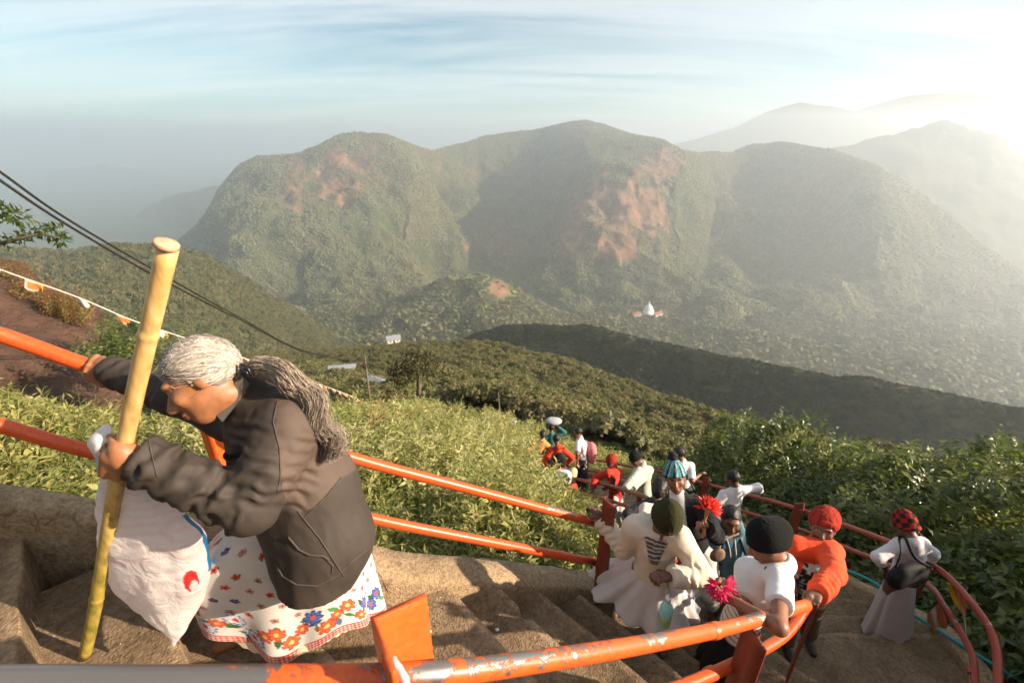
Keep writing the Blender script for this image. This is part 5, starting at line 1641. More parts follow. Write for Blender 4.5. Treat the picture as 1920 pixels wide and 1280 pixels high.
    # hair: a shell on the skull plus combed wavy strands and a long tail
    hs = Sdf()
    hs.ell(H.at(0, -.016, .040), np.array([.086, .103, .094]) * H.k, H.R, .02, cut=[(H.at(0, .050, .062), H.f * .75 - H.u * .66), (H.at(0, 0, -.075), -H.u)])
    hs.sub(H.at(.085, .012, -.005), np.array([.028, .03, .03]), H.R, .01); hs.sub(H.at(-.085, .012, -.005), np.array([.028, .03, .03]), H.R, .01)
    v1, f1_ = hs.mesh(.006)
    def hair_mat(name, c0, c1):
        m, t, b = new_mat(name)
        at = t.new('ShaderNodeVertexColor', layer_name='Col')
        g_ = t.new('ShaderNodeNewGeometry')
        cc = t.mix(g_.outputs['Random Per Island'], c0, c1)
        t.l.new(cc, b.inputs['Base Color']); b.inputs['Roughness'].default_value = .42; b.inputs['Specular IOR Level'].default_value = .5
        return m
    mh = hair_mat('grey_hair', (.17, .14, .115), (.60, .54, .47))
    mt = hair_mat('grey_brown_hair', (.17, .125, .09), (.44, .36, .28))
    hair = mk('hair', (v1, f1_), simple('hair_shell', (.25, .21, .18), .6, .3, 60, .5, 200), T)
    knot = W(462, 694, 1.40)
    strands = []
    kl = H.loc(knot)
    def shell(l):
        """push a head-space point onto the hair shell"""
        c0 = np.array([0, -.016, .040]); r0 = np.array([.089, .106, .097]); q_ = l - c0
        return c0 + q_ / np.linalg.norm(q_ / r0)
    for i in range(1500):
        th = rng.uniform(-2.6, 2.6); el = rng.uniform(-.35 if abs(th) > 1.35 else .5, 1.5)
        # starts along the hairline, over the crown and down the nape, runs back to the knot
        st = np.array([math.sin(th) * math.cos(el * .6) * .09, .078 * math.cos(th) * math.cos(el * .7), .02 + .085 * math.sin(el) + .010 * math.cos(th)])
        st = shell(st)
        n_ = 14; pts = []
        ph0 = st[0] * 60 + st[2] * 45; amp = rng.uniform(.0025, .0045); f0 = 15 + 2 * rng.normal()
        side = rng.normal(0, .008)
        for k in range(n_):
            s_ = k / (n_ - 1)
            l = st * (1 - s_) + kl * s_ + np.array([side * math.sin(3.14 * s_), 0, .012 * math.sin(3.14 * s_)])
            o_ = shell(l) if s_ < .80 else shell(l) * (1 - (s_ - .8) / .2) + l * ((s_ - .8) / .2)
            wv = amp * math.sin(f0 * s_ + ph0)
            o_ = o_ + np.array([wv * .7, wv * .3, wv]) + nrm(o_) * (rng.normal(.0004, .0012) + .0025 * math.sin(f0 * s_ + ph0 + 1.2))
            pts.append(H.at(*o_))
        strands.append(tube(np.array(pts), np.linspace(.0015, .0010, n_), 3, caps=False))
    mk('hair_strands', join(strands), mh, hair)
    tail = smooth_path([W(462, 694, 1.40), W(500, 690, 1.375), W(545, 712, 1.37), W(575, 748, 1.385), W(600, 800, 1.415), W(625, 838, 1.44), W(640, 852, 1.455)], 16)
    tt_, tn, tb = frames(tail)
    sw = np.linspace(0, 1, len(tail))
    tail = tail + tn * (.009 * np.sin(sw * 27) * sstep(.05, .3, sw))[:, None] + tb * (.010 * np.sin(sw * 21 + 1) * sstep(.05, .3, sw))[:, None]
    st2 = []
    for i in range(1300):
        a0 = rng.uniform(0, 6.283); rr = math.sqrt(rng.random()) * rng.uniform(.8, 1.15); n_ = len(tail)
        end = int(n_ * rng.uniform(.5, 1.0)); beg = int(rng.integers(0, 14))
        s_ = np.linspace(0, 1, n_)
        rad = np.interp(s_, [0, .10, .3, .65, 1], [.012, .034, .047, .046, .034]) * rr
        f0 = rng.uniform(34, 62); p0 = rng.normal(0, 1.6) + 3 * math.cos(a0); am = rng.uniform(.003, .009) * np.interp(s_, [0, .2, 1], [.3, 1, 1.25])
        dr = rng.normal(0, .026) * s_ ** 1.5
        p_ = tail + (np.cos(a0 + 1.5 * s_) * rad + am * np.sin(f0 * s_ + p0) + dr)[:, None] * tn + (.7 * np.sin(a0 + 1.5 * s_) * rad + am * np.cos(f0 * .9 * s_ + p0))[:, None] * tb
        p_ = p_[beg:max(end, beg + 8)]
        st2.append(tube(p_, np.linspace(.00125, .0006, len(p_)), 3, caps=False))
    for i in range(110):   # loose ends round the ear and crown
        p0 = H.at(rng.uniform(-.09, .09), rng.uniform(-.03, .06), rng.uniform(-.02, .12)); d_ = nrm(rng.normal(size=3) + np.array([.3, 0, -.5])) * rng.uniform(.02, .06)
        st2.append(tube(np.array([p0, p0 + d_ * .5 + rng.normal(0, .006, 3), p0 + d_ + rng.normal(0, .01, 3)]), [.0008, .0007, .0004], 3, caps=False))
    mk('hair_tail', join(st2), mt, hair)
    clip = [tube(smooth_path([W(452, 683, 1.36), W(464, 690, 1.355), W(470, 702, 1.36)], 5), .006, 8), tube(smooth_path([W(456, 692, 1.36), W(462, 697, 1.355), W(466, 706, 1.36)], 5), .005, 8)]
    mk('hair_clip', join(clip), simple('black_plastic', (.012, .012, .014), .3, .1, 10, 0), hair)

    # bamboo staff ------------------------------------------
    a_, b_ = W(157, 1232, 1.653), W(311, 464, .99)
    ax_ = nrm(b_ - a_); Ls = np.linalg.norm(b_ - a_)
    nodes_ = [.22, .56, .86]
    ss = np.unique(np.concatenate([np.linspace(0, 1, 40)] + [np.array([q - .012, q - .004, q, q + .004, q + .012]) for q in nodes_]))
    rad = .0205 + .0018 * ss
    for q in nodes_: rad = rad + .0026 * np.exp(-((ss - q) / .004) ** 2) - .001 * np.exp(-((ss - q - .009) / .004) ** 2)
    pth = a_ + np.outer(ss * Ls, ax_) + .004 * np.stack([np.sin(ss * 7), np.cos(ss * 6), ss * 0], -1)
    ST = thing('bamboo_staff', 'yellow bamboo walking staff held upright by the grey-haired climber', 'staff', a_)
    m, t, b = new_mat('bamboo')
    tc = t.new('ShaderNodeTexCoord')
    mp_ = t.new('ShaderNodeMapping', {'Vector': tc.outputs['Object'], 'Scale': (30.0, 30.0, 2.5)})
    nz = t.new('ShaderNodeTexNoise', {'Vector': mp_.outputs[0], 'Scale': 1.5, 'Detail': 7.0, 'Roughness': .6})
    sep = t.new('ShaderNodeSeparateXYZ', {0: tc.outputs['Object']})
    lowg = t.math('MULTIPLY', sep.outputs[2], 0.55)
    ycol = t.ramp(nz.outputs['Fac'], [(0.3, (.42, .24, .075)), (.5, (.58, .36, .13)), (.7, (.64, .44, .20))])
    gcol_ = t.ramp(nz.outputs['Fac'], [(0.35, (.15, .14, .02)), (.6, (.42, .30, .06))])
    t.l.new(t.mix(t.ramp(lowg, [(.25, (0, 0, 0)), (.62, (1, 1, 1))]), gcol_, ycol), b.inputs['Base Color'])
    b.inputs['Roughness'].default_value = .42
    bp = t.new('ShaderNodeBump', {'Height': nz.outputs['Fac'], 'Strength': .25, 'Distance': .002}); t.l.new(bp.outputs[0], b.inputs['Normal'])
    mk('culm', tube(pth, rad, 20, caps=True), m, ST)
    capv = tube(np.array([b_, b_ + ax_ * .002, b_ + ax_ * .012, b_ + ax_ * .014]), [.0225, .0262, .0262, .024], 20)
    mk('worn_rim', capv, simple('frayed_bamboo', (.58, .33, .20), .8, .3, 60, .5, 120), ST)

def fist(S, c, axis, outd, back, size=1.0, R=.029):
    """hand closed round a bar of radius R: fingers wrap the bar, palm on the side of -outd, thumb over. axis = along the bar from little finger side to index"""
    ax = nrm(axis); o = nrm(np.asarray(outd, float) - ax * (np.asarray(outd, float) @ ax)); b = np.cross(ax, o)
    if b @ np.asarray(back, float) < 0: b = -b
    # o: direction in which the knuckles point away; -b: towards the viewer (back of hand side)
    r0 = R + .011 * size
    c = np.asarray(c, float)
    S.cone(c - ax * .03 * size - b * (R + .014) - o * .0, c + ax * .03 * size - b * (R + .014), .019 * size, .021 * size, .02)
    S.cone(c - ax * .026 * size - b * (R + .012) - o * .035, c + ax * .026 * size - b * (R + .012) - o * .035, .02 * size, .023 * size, .02)
    for i, (k, r) in enumerate(((.031, .0098), (.0105, .0102), (-.0105, .0098), (-.031, .0088))):
        p = []
        for th in np.linspace(-1.35, 2.5 - .12 * i, 7):
            p.append(c + ax * (k * size * (1 - .04 * th)) + (o * math.cos(th) + b * math.sin(th)) * (r0 + (.004 if abs(th) < .5 else 0)))
        S.chain(p, np.linspace(r * 1.1, r * .85, 7) * size, .005)
    p = [c + ax * .03 * size - b * (R + .016) - o * .045, c + ax * .062 * size - b * (R + .008) - o * .012, c + ax * .068 * size - b * (R - .012) + o * (R * .55), c + ax * .060 * size + b * 0 + o * (R + .010)]
    S.chain(p, [.016 * size, .0135 * size, .0115 * size, .009 * size], .012)
    return S
woman()
# ------------------------------------------------------------------ the other people on the stairs

def skirt_mesh(top, bot, r0, r1, ex, flat=.75, folds_=9, deep=.02, nu=120, nv=28, seed=1, flare=1.0):
    a = np.linspace(0, 2 * np.pi, nu, endpoint=False); s = np.linspace(0, 1, nv)[:, None]
    ey = nrm(np.cross(UP, ex)); ex = np.cross(ey, UP)
    rr = r0 + (r1 - r0) * s ** flare
    fo = (np.sin(a * folds_ + seed + .8 * np.sin(a * 3 + seed)) * (.7 + .5 * np.sin(a * 2 + 1.3 * seed)) + .5 * np.sin(a * (folds_ * 1.7) + 2 * seed + 2 * s + np.sin(2 * a)) + .6 * np.sin(a * 3 + seed)) * deep * (.1 + s ** 1.3)
    C = lerp(top, bot, 0)[None] + (np.asarray(bot) - np.asarray(top))[None] * s
    g = C[:, None] + ((rr + fo) * np.cos(a))[..., None] * ex + ((rr * flat + fo) * np.sin(a))[..., None] * ey
    g[..., 2] += (s ** 2) * .02 * np.sin(a * folds_ * .5 + seed)
    return g, a, s

def person(label, head, face, sh, pel, feet, hands, upper, lower, hat=None, hair=(.015, .012, .01), skin=SKIN_D, res=.011, up=(0, 0, 1), size=1.0, poles=(None, None), beard=0.0, grip=(None, None), kpole=None, fat=.88, group='pilgrims on the stairs', hairlen=0.0, shoes=None, extra=None, shoulder=.262, elbows=(None, None)):
    """one figure: a continuous body with head and hands, its clothes and headwear as children.
    sh, hands, feet: (screen-left, screen-right) points in world metres"""
    fat = fat * size
    H = Head(head, face, up, size)
    neck = H.at(0, -.035, -.135)
    s0, s1 = (np.asarray(q, float) for q in sh); pel = np.asarray(pel, float)
    mid_, wid_ = (s0 + s1) / 2, np.linalg.norm(s1 - s0)
    k_ = min(1.0, shoulder * size / wid_); s0, s1 = mid_ + (s0 - mid_) * k_, mid_ + (s1 - mid_) * k_
    chest = lerp((s0 + s1) / 2, pel, .22); across = nrm(s1 - s0); spine = nrm((s0 + s1) / 2 - pel)
    fw = nrm(np.cross(across, spine)); fw = fw if fw @ H.f > 0 else -fw
    base = (np.asarray(feet[0]) + np.asarray(feet[1])) / 2
    T = thing('person', label, 'person', base, group)
    L1, L2 = .252 * size, .232 * size
    el, wr = [], []
    for i, (s, h) in enumerate(((s0, hands[0]), (s1, hands[1]))):
        h = np.asarray(h, float)
        pole = poles[i] if poles[i] is not None else -UP * .6 + across * (-1 if i == 0 else 1) * .6 - fw * .3
        e = np.asarray(elbows[i], float) if elbows[i] is not None else elbow(s, h, L1, L2, pole); d = nrm(h - e); el.append(e); wr.append(h - d * .0)
    kn, hip = [], []
    for i, f in enumerate(feet):
        hp = pel + across * (-.075 if i == 0 else .075) * size - spine * .02; hip.append(hp)
        an = np.asarray(f, float) + UP * .07
        dl = np.linalg.norm(an - hp); ll = min(.41 * size, dl * (.508 if lower['kind'] == 'skirt' else .53)); kn.append(elbow(hp, an, ll, ll, kpole if kpole is not None else fw))
    S = Sdf()
    S.cone(pel, chest, .090 * fat, .098 * fat, .05, flat=(fw, 1.2)).cone(s0, s1, .044 * size, .044 * size, .04).cone(chest, neck, .08 * size, .048 * size, .04)
    S.cone(neck, H.at(0, -.02, -.04), .05 * size, .048 * size, .03)
    for i in (0, 1):
        S.chain([(s0, s1)[i], el[i], wr[i]], [.046 * size, .037 * size, .026 * size], .02)
        f = np.asarray(feet[i], float)
        S.chain([hip[i], kn[i], f + UP * .07], [.082 * size, .054 * size, .036 * size], .03)
        tf = nrm(fw * np.array([1, 1, 0]))
        S.cone(f + UP * .035 - tf * .04, f + UP * .026 + tf * .13, .033, .026, .02)
    H.add(S)
    parts = [S.mesh(res)]
    for i in (0, 1):
        d = nrm(wr[i] - el[i]); n = grip[i] if grip[i] is not None else (-UP * .3 - fw * .6)
        Q = Sdf(); hand(Q, wr[i], d, n, size * .98, curl=1.0 if grip[i] is not None else .6, thumb=1 if i == 0 else -1)
        Q.cone(wr[i] - d * .03, wr[i] + d * .01, .026 * size, .025 * size, .01)
        parts.append(Q.mesh(max(.005, res * .55)))
    v, f = merge_q(parts)
    c = np.tile(np.asarray(skin, float), (len(v), 1)) * (1 + .1 * fbm(v / .05, 2, 3))[:, None]
    H.paint(v, c, beard=beard)
    if shoes is not None:
        for q in feet:
            c[(v[:, 2] < q[2] + .075) & (np.linalg.norm((v - np.asarray(q))[:, :2], axis=1) < .2)] = shoes
    mk('body', (v, f), M_SKIN, T, colors=c)

    # upper garment
    g_ = upper.get('thick', .016) * .85 * size; ln = upper.get('sleeve', 1.0); hemd = upper.get('hem', .14)
    J = Sdf(); hemp = pel - spine * hemd; cut = (hemp, -spine)
    J.cone(chest, pel, (.112 + g_) * fat, (.118 + g_) * fat * upper.get('wide', 1.0), .05, flat=(fw, 1.18))
    J.cone(pel, pel - spine * (hemd + .1), (.118 + g_) * fat * upper.get('wide', 1.0), (.125 + g_) * fat * upper.get('wide', 1.0), .03, flat=(fw, 1.15), cut=cut)
    J.cone(s0, s1, .054 * size + g_, .054 * size + g_, .05)
    nk = (lerp(neck, H.at(0, -.02, -.04), .35), nrm(H.at(0, -.02, -.04) - neck))
    J.cone(chest, neck, .10 + g_ * .5, .058 + g_ * .4, .04, cut=nk)
    for i in (0, 1):
        s = (s0, s1)[i]
        if ln >= .5:
            w2 = lerp(el[i], wr[i], (ln - .5) * 2); J.cone(s, el[i], .050 * size + g_, .042 * size + g_, .03)
            d = nrm(wr[i] - el[i]); J.cone(el[i], w2 + d * .05, .042 * size + g_, .034 * size + g_, .02, cut=(w2, d))
        else:
            d = nrm(el[i] - s); w2 = lerp(s, el[i], ln * 2); J.cone(s, w2 + d * .06, .055 * size + g_, .053 * size + g_, .03, cut=(w2, d))
    if upper.get('hood'):
        hp = [neck + across * .085 + spine * .035 + fw * .05, neck + across * .09 + spine * .03 - fw * .04, neck - fw * .09 + spine * .0, neck - across * .09 + spine * .03 - fw * .04, neck - across * .085 + spine * .035 + fw * .05, neck + fw * .085 - spine * .06]
        J.chain(hp + [hp[0]], [.030, .034, .040, .034, .030, .024, .030], .03)
    jv, jf = J.mesh(res * .95)
    jv = folds(jv, jf, upper.get('crump', .006) * 1.0, .09, int(abs(head[0] * 100)) % 50, along=spine, stretch=1.8)
    jv = folds(jv, jf, .0032, .045, int(abs(head[1] * 100)) % 40, along=spine, stretch=1.6)
    for i in (0, 1):
        if ln > .6: jv = creases(jv, jf, el[i], wr[i], .06, 5, .008, i)
    col = np.asarray(upper['col'], float)
    jc = np.tile(col, (len(jv), 1))
    if 'paint' in upper: jc = upper['paint'](jv, jc, dict(s0=s0, s1=s1, pel=pel, chest=chest, across=across, spine=spine, fw=fw, H=H, el=el, wr=wr, neck=neck))
    mk(upper.get('name', 'jacket'), (jv, jf), upper.get('mat', M_VCLOTH), T, colors=jc)

    # lower garment
    lc = np.asarray(lower['col'], float)
    if lower['kind'] == 'skirt':
        bot = base + UP * lower.get('lift', .12) + (pel - base) * np.array([.15, .15, 0])
        g, a, s = skirt_mesh(pel + UP * .02, bot, .14 * fat, lower.get('r', .27) * (.25 + .75 * size), across, lower.get('flat', .8), lower.get('n', 9), lower.get('deep', .016), seed=len(label))
        cc = np.tile(lc, (g.shape[0] * g.shape[1], 1))
        o = mk('skirt', (g.reshape(-1, 3), grid_faces(g.shape[0], g.shape[1], True)), lower.get('mat', M_VTHIN), T, colors=cc)
        o.modifiers.new('thick', 'SOLIDIFY').thickness = .004
    else:
        Q = Sdf(); ends = lower.get('end', .95)
        Q.cone(hip[0], hip[1], .105 * fat, .105 * fat, .05).cone(pel + spine * .06, pel - spine * .04, .125 * fat, .12 * fat, .05, flat=(fw, 1.1))
        for i in (0, 1):
            an = np.asarray(feet[i], float) + UP * .07
            Q.cone(hip[i], kn[i], .105 * size, .078 * size, .03)
            d = nrm(an - kn[i]); e2 = lerp(kn[i], an, ends * 2 - 1 if ends < 1 else 1); Q.cone(kn[i], e2 + d * .05, .078 * size, .07 * size, .03, cut=(e2, d))
        qv, qf = Q.mesh(res); qv = folds(qv, qf, .007, .10, 7, along=UP, stretch=2)
        for i in (0, 1): qv = creases(qv, qf, kn[i], np.asarray(feet[i]) + UP * .07, .075, 4, .007, i)
        mk('trousers', (qv, qf), M_VCLOTH, T, colors=np.tile(lc, (len(qv), 1)))

    # hair and hat
    def cap(rx, ry, rz, z0, cutz, back=0.0):
        h = Sdf(); h.ell(H.at(0, -.012 - back, z0), np.array([rx, ry, rz]) * size, H.R, .02, cut=(H.at(0, 0, cutz), nrm(-H.u + H.f * .28)))
        return h
    if hair is not None:
        h = Sdf()
        h.ell(H.at(0, -.018, .040), np.array([.082, .099, .092]) * size, H.R, .02, cut=[(H.at(0, .058, .055), H.f * .8 - H.u * .6), (H.at(0, 0, -.06), -H.u)])
        if hairlen: h.ell(H.at(0, -.085, -.02), np.array([.055, .045, .055]) * size * hairlen, H.R, .03)
        hv, hf = h.mesh(min(res, .009)); hv = hv + vnormals(hv, hf) * (.004 * fbm(hv / .015, 2, 4))[:, None]
        mk('hair', (hv, hf), simple('hair_' + str(len(MATS)), hair, .5, .4, 80, .6, 300, bdist=.002), T)
    if hat is not None:
        h = Sdf(); k = hat.get('tall', 1.0)
        h.ell(H.at(0, -.014, .040), np.array([.089, .107, .102 * k]) * size, H.R, .02, cut=(H.at(0, .02, hat.get('low', .012)), nrm(-H.u + H.f * .22)))
        if hat.get('slouch') is not None:
            sv = np.asarray(hat['slouch'], float); h.ell(H.at(0, -.02, .085) + sv, np.array([.078, .078, .065]) * size, None, .05); h.cone(H.at(0, -.01, .06), H.at(0, -.02, .08) + sv, .09 * size, .07 * size, .03, cut=(H.at(0, .02, .0), nrm(-H.u + H.f * .2)))
        if hat.get('brim', True):
            n_ = 22; ang = np.linspace(0, 2 * np.pi, n_ + 1)
            lowz = hat.get('low', .012) + .012
            pts = [H.at(.088 * math.cos(q), -.014 + .105 * math.sin(q), lowz + .22 * .105 * math.sin(q)) for q in ang]
            h.chain(pts, [.011 * size] * (n_ + 1), .01)
        hv, hf = h.mesh(min(res, .008))
        l = H.loc(hv); az = np.arctan2(l[:, 0], l[:, 1])
        hv = hv + vnormals(hv, hf) * (.0022 * np.sin(az * 44))[:, None]
        hc = hat['paint'](hv, l, az) if 'paint' in hat else np.tile(np.asarray(hat['col'], float), (len(hv), 1))
        ho = mk(hat.get('name', 'beanie'), (hv, hf), M_KNIT, T, colors=hc)
        if hat.get('pom') is not None:
            pv, pf = ico(3); pv = H.at(0, -.02, .102 * k + .06) + pv * (.036 * (1 + .35 * vnoise(pv * 9, 3)))[:, None]
            mk('pompom', (pv, pf[:, [0, 1, 2]]), cloth('pompom_' + str(len(MATS)), hat['pom'], .95), ho)
    if extra: extra(T, dict(H=H, s0=s0, s1=s1, pel=pel, chest=chest, across=across, spine=spine, fw=fw, el=el, wr=wr, kn=kn, neck=neck, hip=hip, jac=(jv, jf)))
    return T
M_KNIT = simple('knit_wool', (1, 1, 1), .95, .3, 60, .6, 260, vcol=True, bdist=.003, spec=.1, sheen=.03)

def surf(px, py, z_old, dt=0):
    """point on a horizontal tread of height z (measured units) seen at the pixel"""
    d = ray(px, py); return d * (z_old / d[2]) * G

VR = np.array([1.0, 0, 0]); VD = -np.array([0, SP, CP]); VF = np.array([0, CP, -SP])
def vdir(r, d, f): return nrm(VR * r + VD * d + VF * f)

def grow_to(q, z_old):
    q = np.array(q, float); q[2] = z_old * G; return q

# 2: cream hooded jacket, olive beanie, white skirt -----------------------------------
def hoodie_extra(T, J):
    H = J['H']; fw, sp, ac = J['fw'], J['spine'], J['across']
    n = J['neck']
    tree = None
    st = smooth_path([n + fw * .06 + ac * (-.05) + sp * .03, n + fw * .135 - ac * .03 - sp * .06, n + fw * .165 - ac * .03 - sp * .16], 6)
    mk('drawstring', tube(st, .005, 6), cloth('navy_cord', (.02, .022, .04)), T)
    mk('drawstring', tube(smooth_path([n + fw * .06 + ac * .05 + sp * .03, n + fw * .14 + ac * .035 - sp * .06, n + fw * .165 + ac * .03 - sp * .12], 6), .003, 6), cloth('white_cord', (.6, .58, .55)), T)
def hoodie_paint(v, c, J):
    n = J['neck']; l = v - n; u = l @ J['across']; h = l @ J['spine']; w = l @ J['fw']
    m = (w > .02) & (np.abs(u + .0) < .055 + .25 * (h + .02)) & (h < .035) & (h > -.15)
    st = np.sin(h * 230 + u * 30) > .1
    c[m & st] = (.42, .38, .36); c[m & ~st] = (.06, .045, .045)
    return c
f0, f1 = surf(1155, 1138, -2.95), surf(1243, 1196, -2.95)
person('person in cream hooded jacket, olive beanie and white frilled skirt gripping the orange rail', W(1247, 975, 2.52), vdir(-.30, .75, -.55), (W(1176, 985, 2.62), W(1288, 1012, 2.50)), W(1228, 1070, 2.70), (f0, f1),
       (W(1128, 972, 2.80), W(1256, 1080, 2.42)),
       dict(col=(.62, .53, .42), thick=.03, hood=True, crump=.008, paint=hoodie_paint, hem=.10, wide=1.08), dict(kind='skirt', col=(.72, .66, .64), r=.36, n=11, deep=.028, lift=.36, flat=.85),
       hat=dict(col=(.035, .036, .014), tall=1.35, low=.02), up=vdir(.1, -.75, -.75), res=.0085, poles=(UP * -1, VR * .9 + VD * .6), grip=(-UP, -UP), extra=hoodie_extra, hair=(.02, .015, .012), kpole=vdir(-.8, 0, -.6), size=0.96)

# 3: bobble beanie, black jacket, flowers ----------------------------------------------
def bobble(v, l, az):
    c = np.tile(np.array([.07, .26, .30]), (len(v), 1))
    c[np.sin(az * 9 + l[:, 2] * 20) > .55] = (.02, .03, .035)
    c[np.sin(az * 9 + 2 + l[:, 2] * 20) > .82] = (.45, .50, .50)
    c[l[:, 2] < .045] = (.012, .014, .02)
    return c
def open_front(col, width=.05):
    def fn(v, c, J):
        l = v - J['neck']; u = l @ J['across']; w = l @ J['fw']
        c[(w > .0) & (np.abs(u) < width)] = col
        return c
    return fn
fa, fb = surf(1300, 1140, -3.475), surf(1335, 1146, -3.475)
def long_trousers(): pass
person('smiling person in teal bobble hat and open black jacket holding up red flowers', W(1266, 897, 3.25), vdir(-.30, .12, -.95), (W(1243, 948, 3.30), W(1330, 952, 3.18)), W(1305, 1030, 3.42), (fa, fb),
       (W(1240, 1030, 3.1), W(1322, 985, 2.92)), dict(col=(.012, .012, .014), thick=.024, paint=open_front((.62, .60, .60), .055), hem=.16), dict(kind='trousers', col=(.70, .68, .62), end=.9),
       hat=dict(tall=1.25, low=.022, paint=bobble, pom=(.015, .015, .02)), res=.0095, grip=(None, vdir(-.4, .1, -1)), poles=(None, VR * .6 + VD * .9), up=vdir(-.15, -1, -.1), skin=(.20, .085, .042), size=0.92)

# 18: dark head between them ------------------------------------------------------------
fa = surf(1262, 1040, -3.81)
person('black-haired person half hidden behind the olive beanie', W(1237, 917, 4.0), vdir(.4, .2, .9), (W(1215, 945, 4.0), W(1262, 950, 4.05)), W(1245, 1005, 4.15), (fa + np.array([-.08, 0, 0]), fa + np.array([.08, 0, 0])),
       (W(1212, 990, 3.95), W(1272, 1000, 4.0)), dict(col=(.05, .05, .06)), dict(kind='trousers', col=(.05, .045, .05)), res=.012, hairlen=1.15, size=0.90)

# 4: black beanie and striped T-shirt, leaning by the railing ---------------------------
def stripes(v, c, J):
    l = v - J['pel']; u = l @ J['across']; h = l @ J['spine']; w = l @ J['fw']
    x = (v - J['chest']) @ VR
    front = x < .03 + .12 * h
    tint = front & (h < .30)
    c[tint] *= np.array([.95, .88, .78])
    m = tint & (np.sin(h * 125 + 14 * x + .8 * np.sin(w * 20)) > .84)
    c[m] = (.03, .028, .035)
    return c
def strap_extra(T, J):
    p = [J['s1'] + J['spine'] * .07 - J['across'] * .06, J['chest'] - J['fw'] * .155 + J['spine'] * .05, J['pel'] - J['fw'] * .13 - J['across'] * .12]
    mk('bag_strap', tube(smooth_path([J['s1'] + J['spine'] * .078 - J['across'] * .08 + J['fw'] * .04, J['s1'] + J['spine'] * .06 - J['across'] * .10 - J['fw'] * .07, J['chest'] - J['fw'] * .14, J['pel'] - J['fw'] * .145 - J['across'] * .08], 6), .011, 6, squash=.4), cloth('strap_green', (.10, .10, .075)), T)
fa, fb = surf(1318, 1246, -3.125), surf(1372, 1262, -3.125)
person('person in black beanie and striped white T-shirt leaning over the worn rail', W(1438, 1020, 2.10), vdir(-.86, .36, .35), (W(1404, 1068, 2.22), W(1462, 1084, 2.02)), W(1388, 1168, 2.36), (fa, fb),
       (W(1368, 1108, 2.05), W(1372, 1124, 1.92)), dict(col=(.74, .72, .70), sleeve=.30, paint=stripes, hem=.10, thick=.018, name='t_shirt'), dict(kind='skirt', col=(.012, .012, .014), r=.2, n=7, deep=.012, lift=.06),
       hat=dict(col=(.012, .012, .012), tall=1.15, low=.0, slouch=vdir(.95, .05, .3) * .075, brim=True), up=vdir(-.10, -1, -.15), res=.0085, poles=(VD + VR * .3, VD * 1.2 + VR * .5 - VF * .6), grip=(vdir(-.5, .5, .5), vdir(-.5, -.6, .4)), skin=(.25, .11, .058), extra=strap_extra, elbows=(None, W(1462, 1176, 1.74)), size=0.84)

# 5: orange padded jacket, red cap -------------------------------------------------------
def cap_red(v, l, az):
    c = np.tile(np.array([.34, .035, .022]), (len(v), 1)); c[np.abs(np.sin(az * 4)) > .985] = (.10, .012, .01); c[(l[:, 2] < .03)] = (.22, .02, .018)
    return c
def orange_paint(v, c, J):
    l = v - J['neck']; u = l @ J['across']; w = l @ J['fw']; h = l @ J['spine']
    m = (w > -.01) & (u < .07) & (u > -.12) & (h < .02) & (h > -.5)
    c[m] = (.02, .02, .024)
    q = _hash(np.floor(u / .02).astype(int), np.floor(h / .022).astype(int), np.zeros(len(v), int), 5)
    c[m & (q > .74)] = (.55, .56, .58)
    return c
fa, fb = surf(1470, 1212, LAND_Z), surf(1512, 1200, LAND_Z)
person('bearded person in orange padded jacket and red cap resting a hand on the railing end', W(1542, 992, 2.62), vdir(-.55, .05, -.82), (W(1492, 1026, 2.60), W(1556, 1034, 2.57)), W(1508, 1115, 2.95), (fa, fb),
       (W(1484, 1085, 2.72), W(1533, 1112, 2.17)), dict(col=(.72, .075, .022), thick=.034, crump=.010, paint=orange_paint, hem=.05, wide=1.0), dict(kind='trousers', col=(.16, .082, .03)),
       hat=dict(tall=1.10, low=.050, paint=cap_red, slouch=vdir(.8, -.2, .3) * .03), res=.009, beard=.8, skin=(.15, .068, .038), poles=(VR * -1 + VD, VR * .9 + VD * .3), grip=(None, -UP), up=vdir(.18, -1, 0), kpole=vdir(-.6, -.2, -.6), shoes=(.03, .028, .03), elbows=(W(1476, 1022, 2.82), W(1562, 1074, 2.33)), size=0.82)

# 6: blue hooded top ---------------------------------------------------------------------
def blue_extra(T, J):
    n, fw, sp, ac = J['neck'], J['fw'], J['spine'], J['across']
    for e in (-1, 1):
        mk('drawstring', tube(smooth_path([n + fw * .09 + ac * .03 * e, n + fw * .145 + ac * .022 * e - sp * .07, n + fw * .165 + ac * .02 * e - sp * (.2 if e < 0 else .15)], 5), .0045, 6), cloth('grey_cord', (.5, .5, .5)), T)
    mk('backpack_strap', tube(smooth_path([J['s1'] + sp * .06 - ac * .05 - fw * .06, J['s1'] + sp * .075 - ac * .05 + fw * .03, J['chest'] + ac * .10 + fw * .125, J['pel'] + ac * .13 + fw * .1], 6), .016, 6, squash=.4), cloth('dark_strap', (.03, .025, .025)), T)
fa, fb = surf(1345, 1165, LAND_Z), surf(1392, 1170, LAND_Z)
person('person in blue hooded top with white drawstrings standing behind the lotus flowers', W(1370, 975, 3.32), vdir(-.25, .35, -.9), (W(1336, 1018, 3.38), W(1404, 1022, 3.34)), W(1372, 1095, 3.5), (fa, fb),
       (W(1330, 1085, 3.30), W(1412, 1095, 3.30)), dict(col=(.085, .17, .215), thick=.024, hood=True, hem=.12), dict(kind='trousers', col=(.10, .085, .06)), res=.0095, skin=(.17, .08, .045), extra=blue_extra, up=(0, 0, 1), size=0.88)

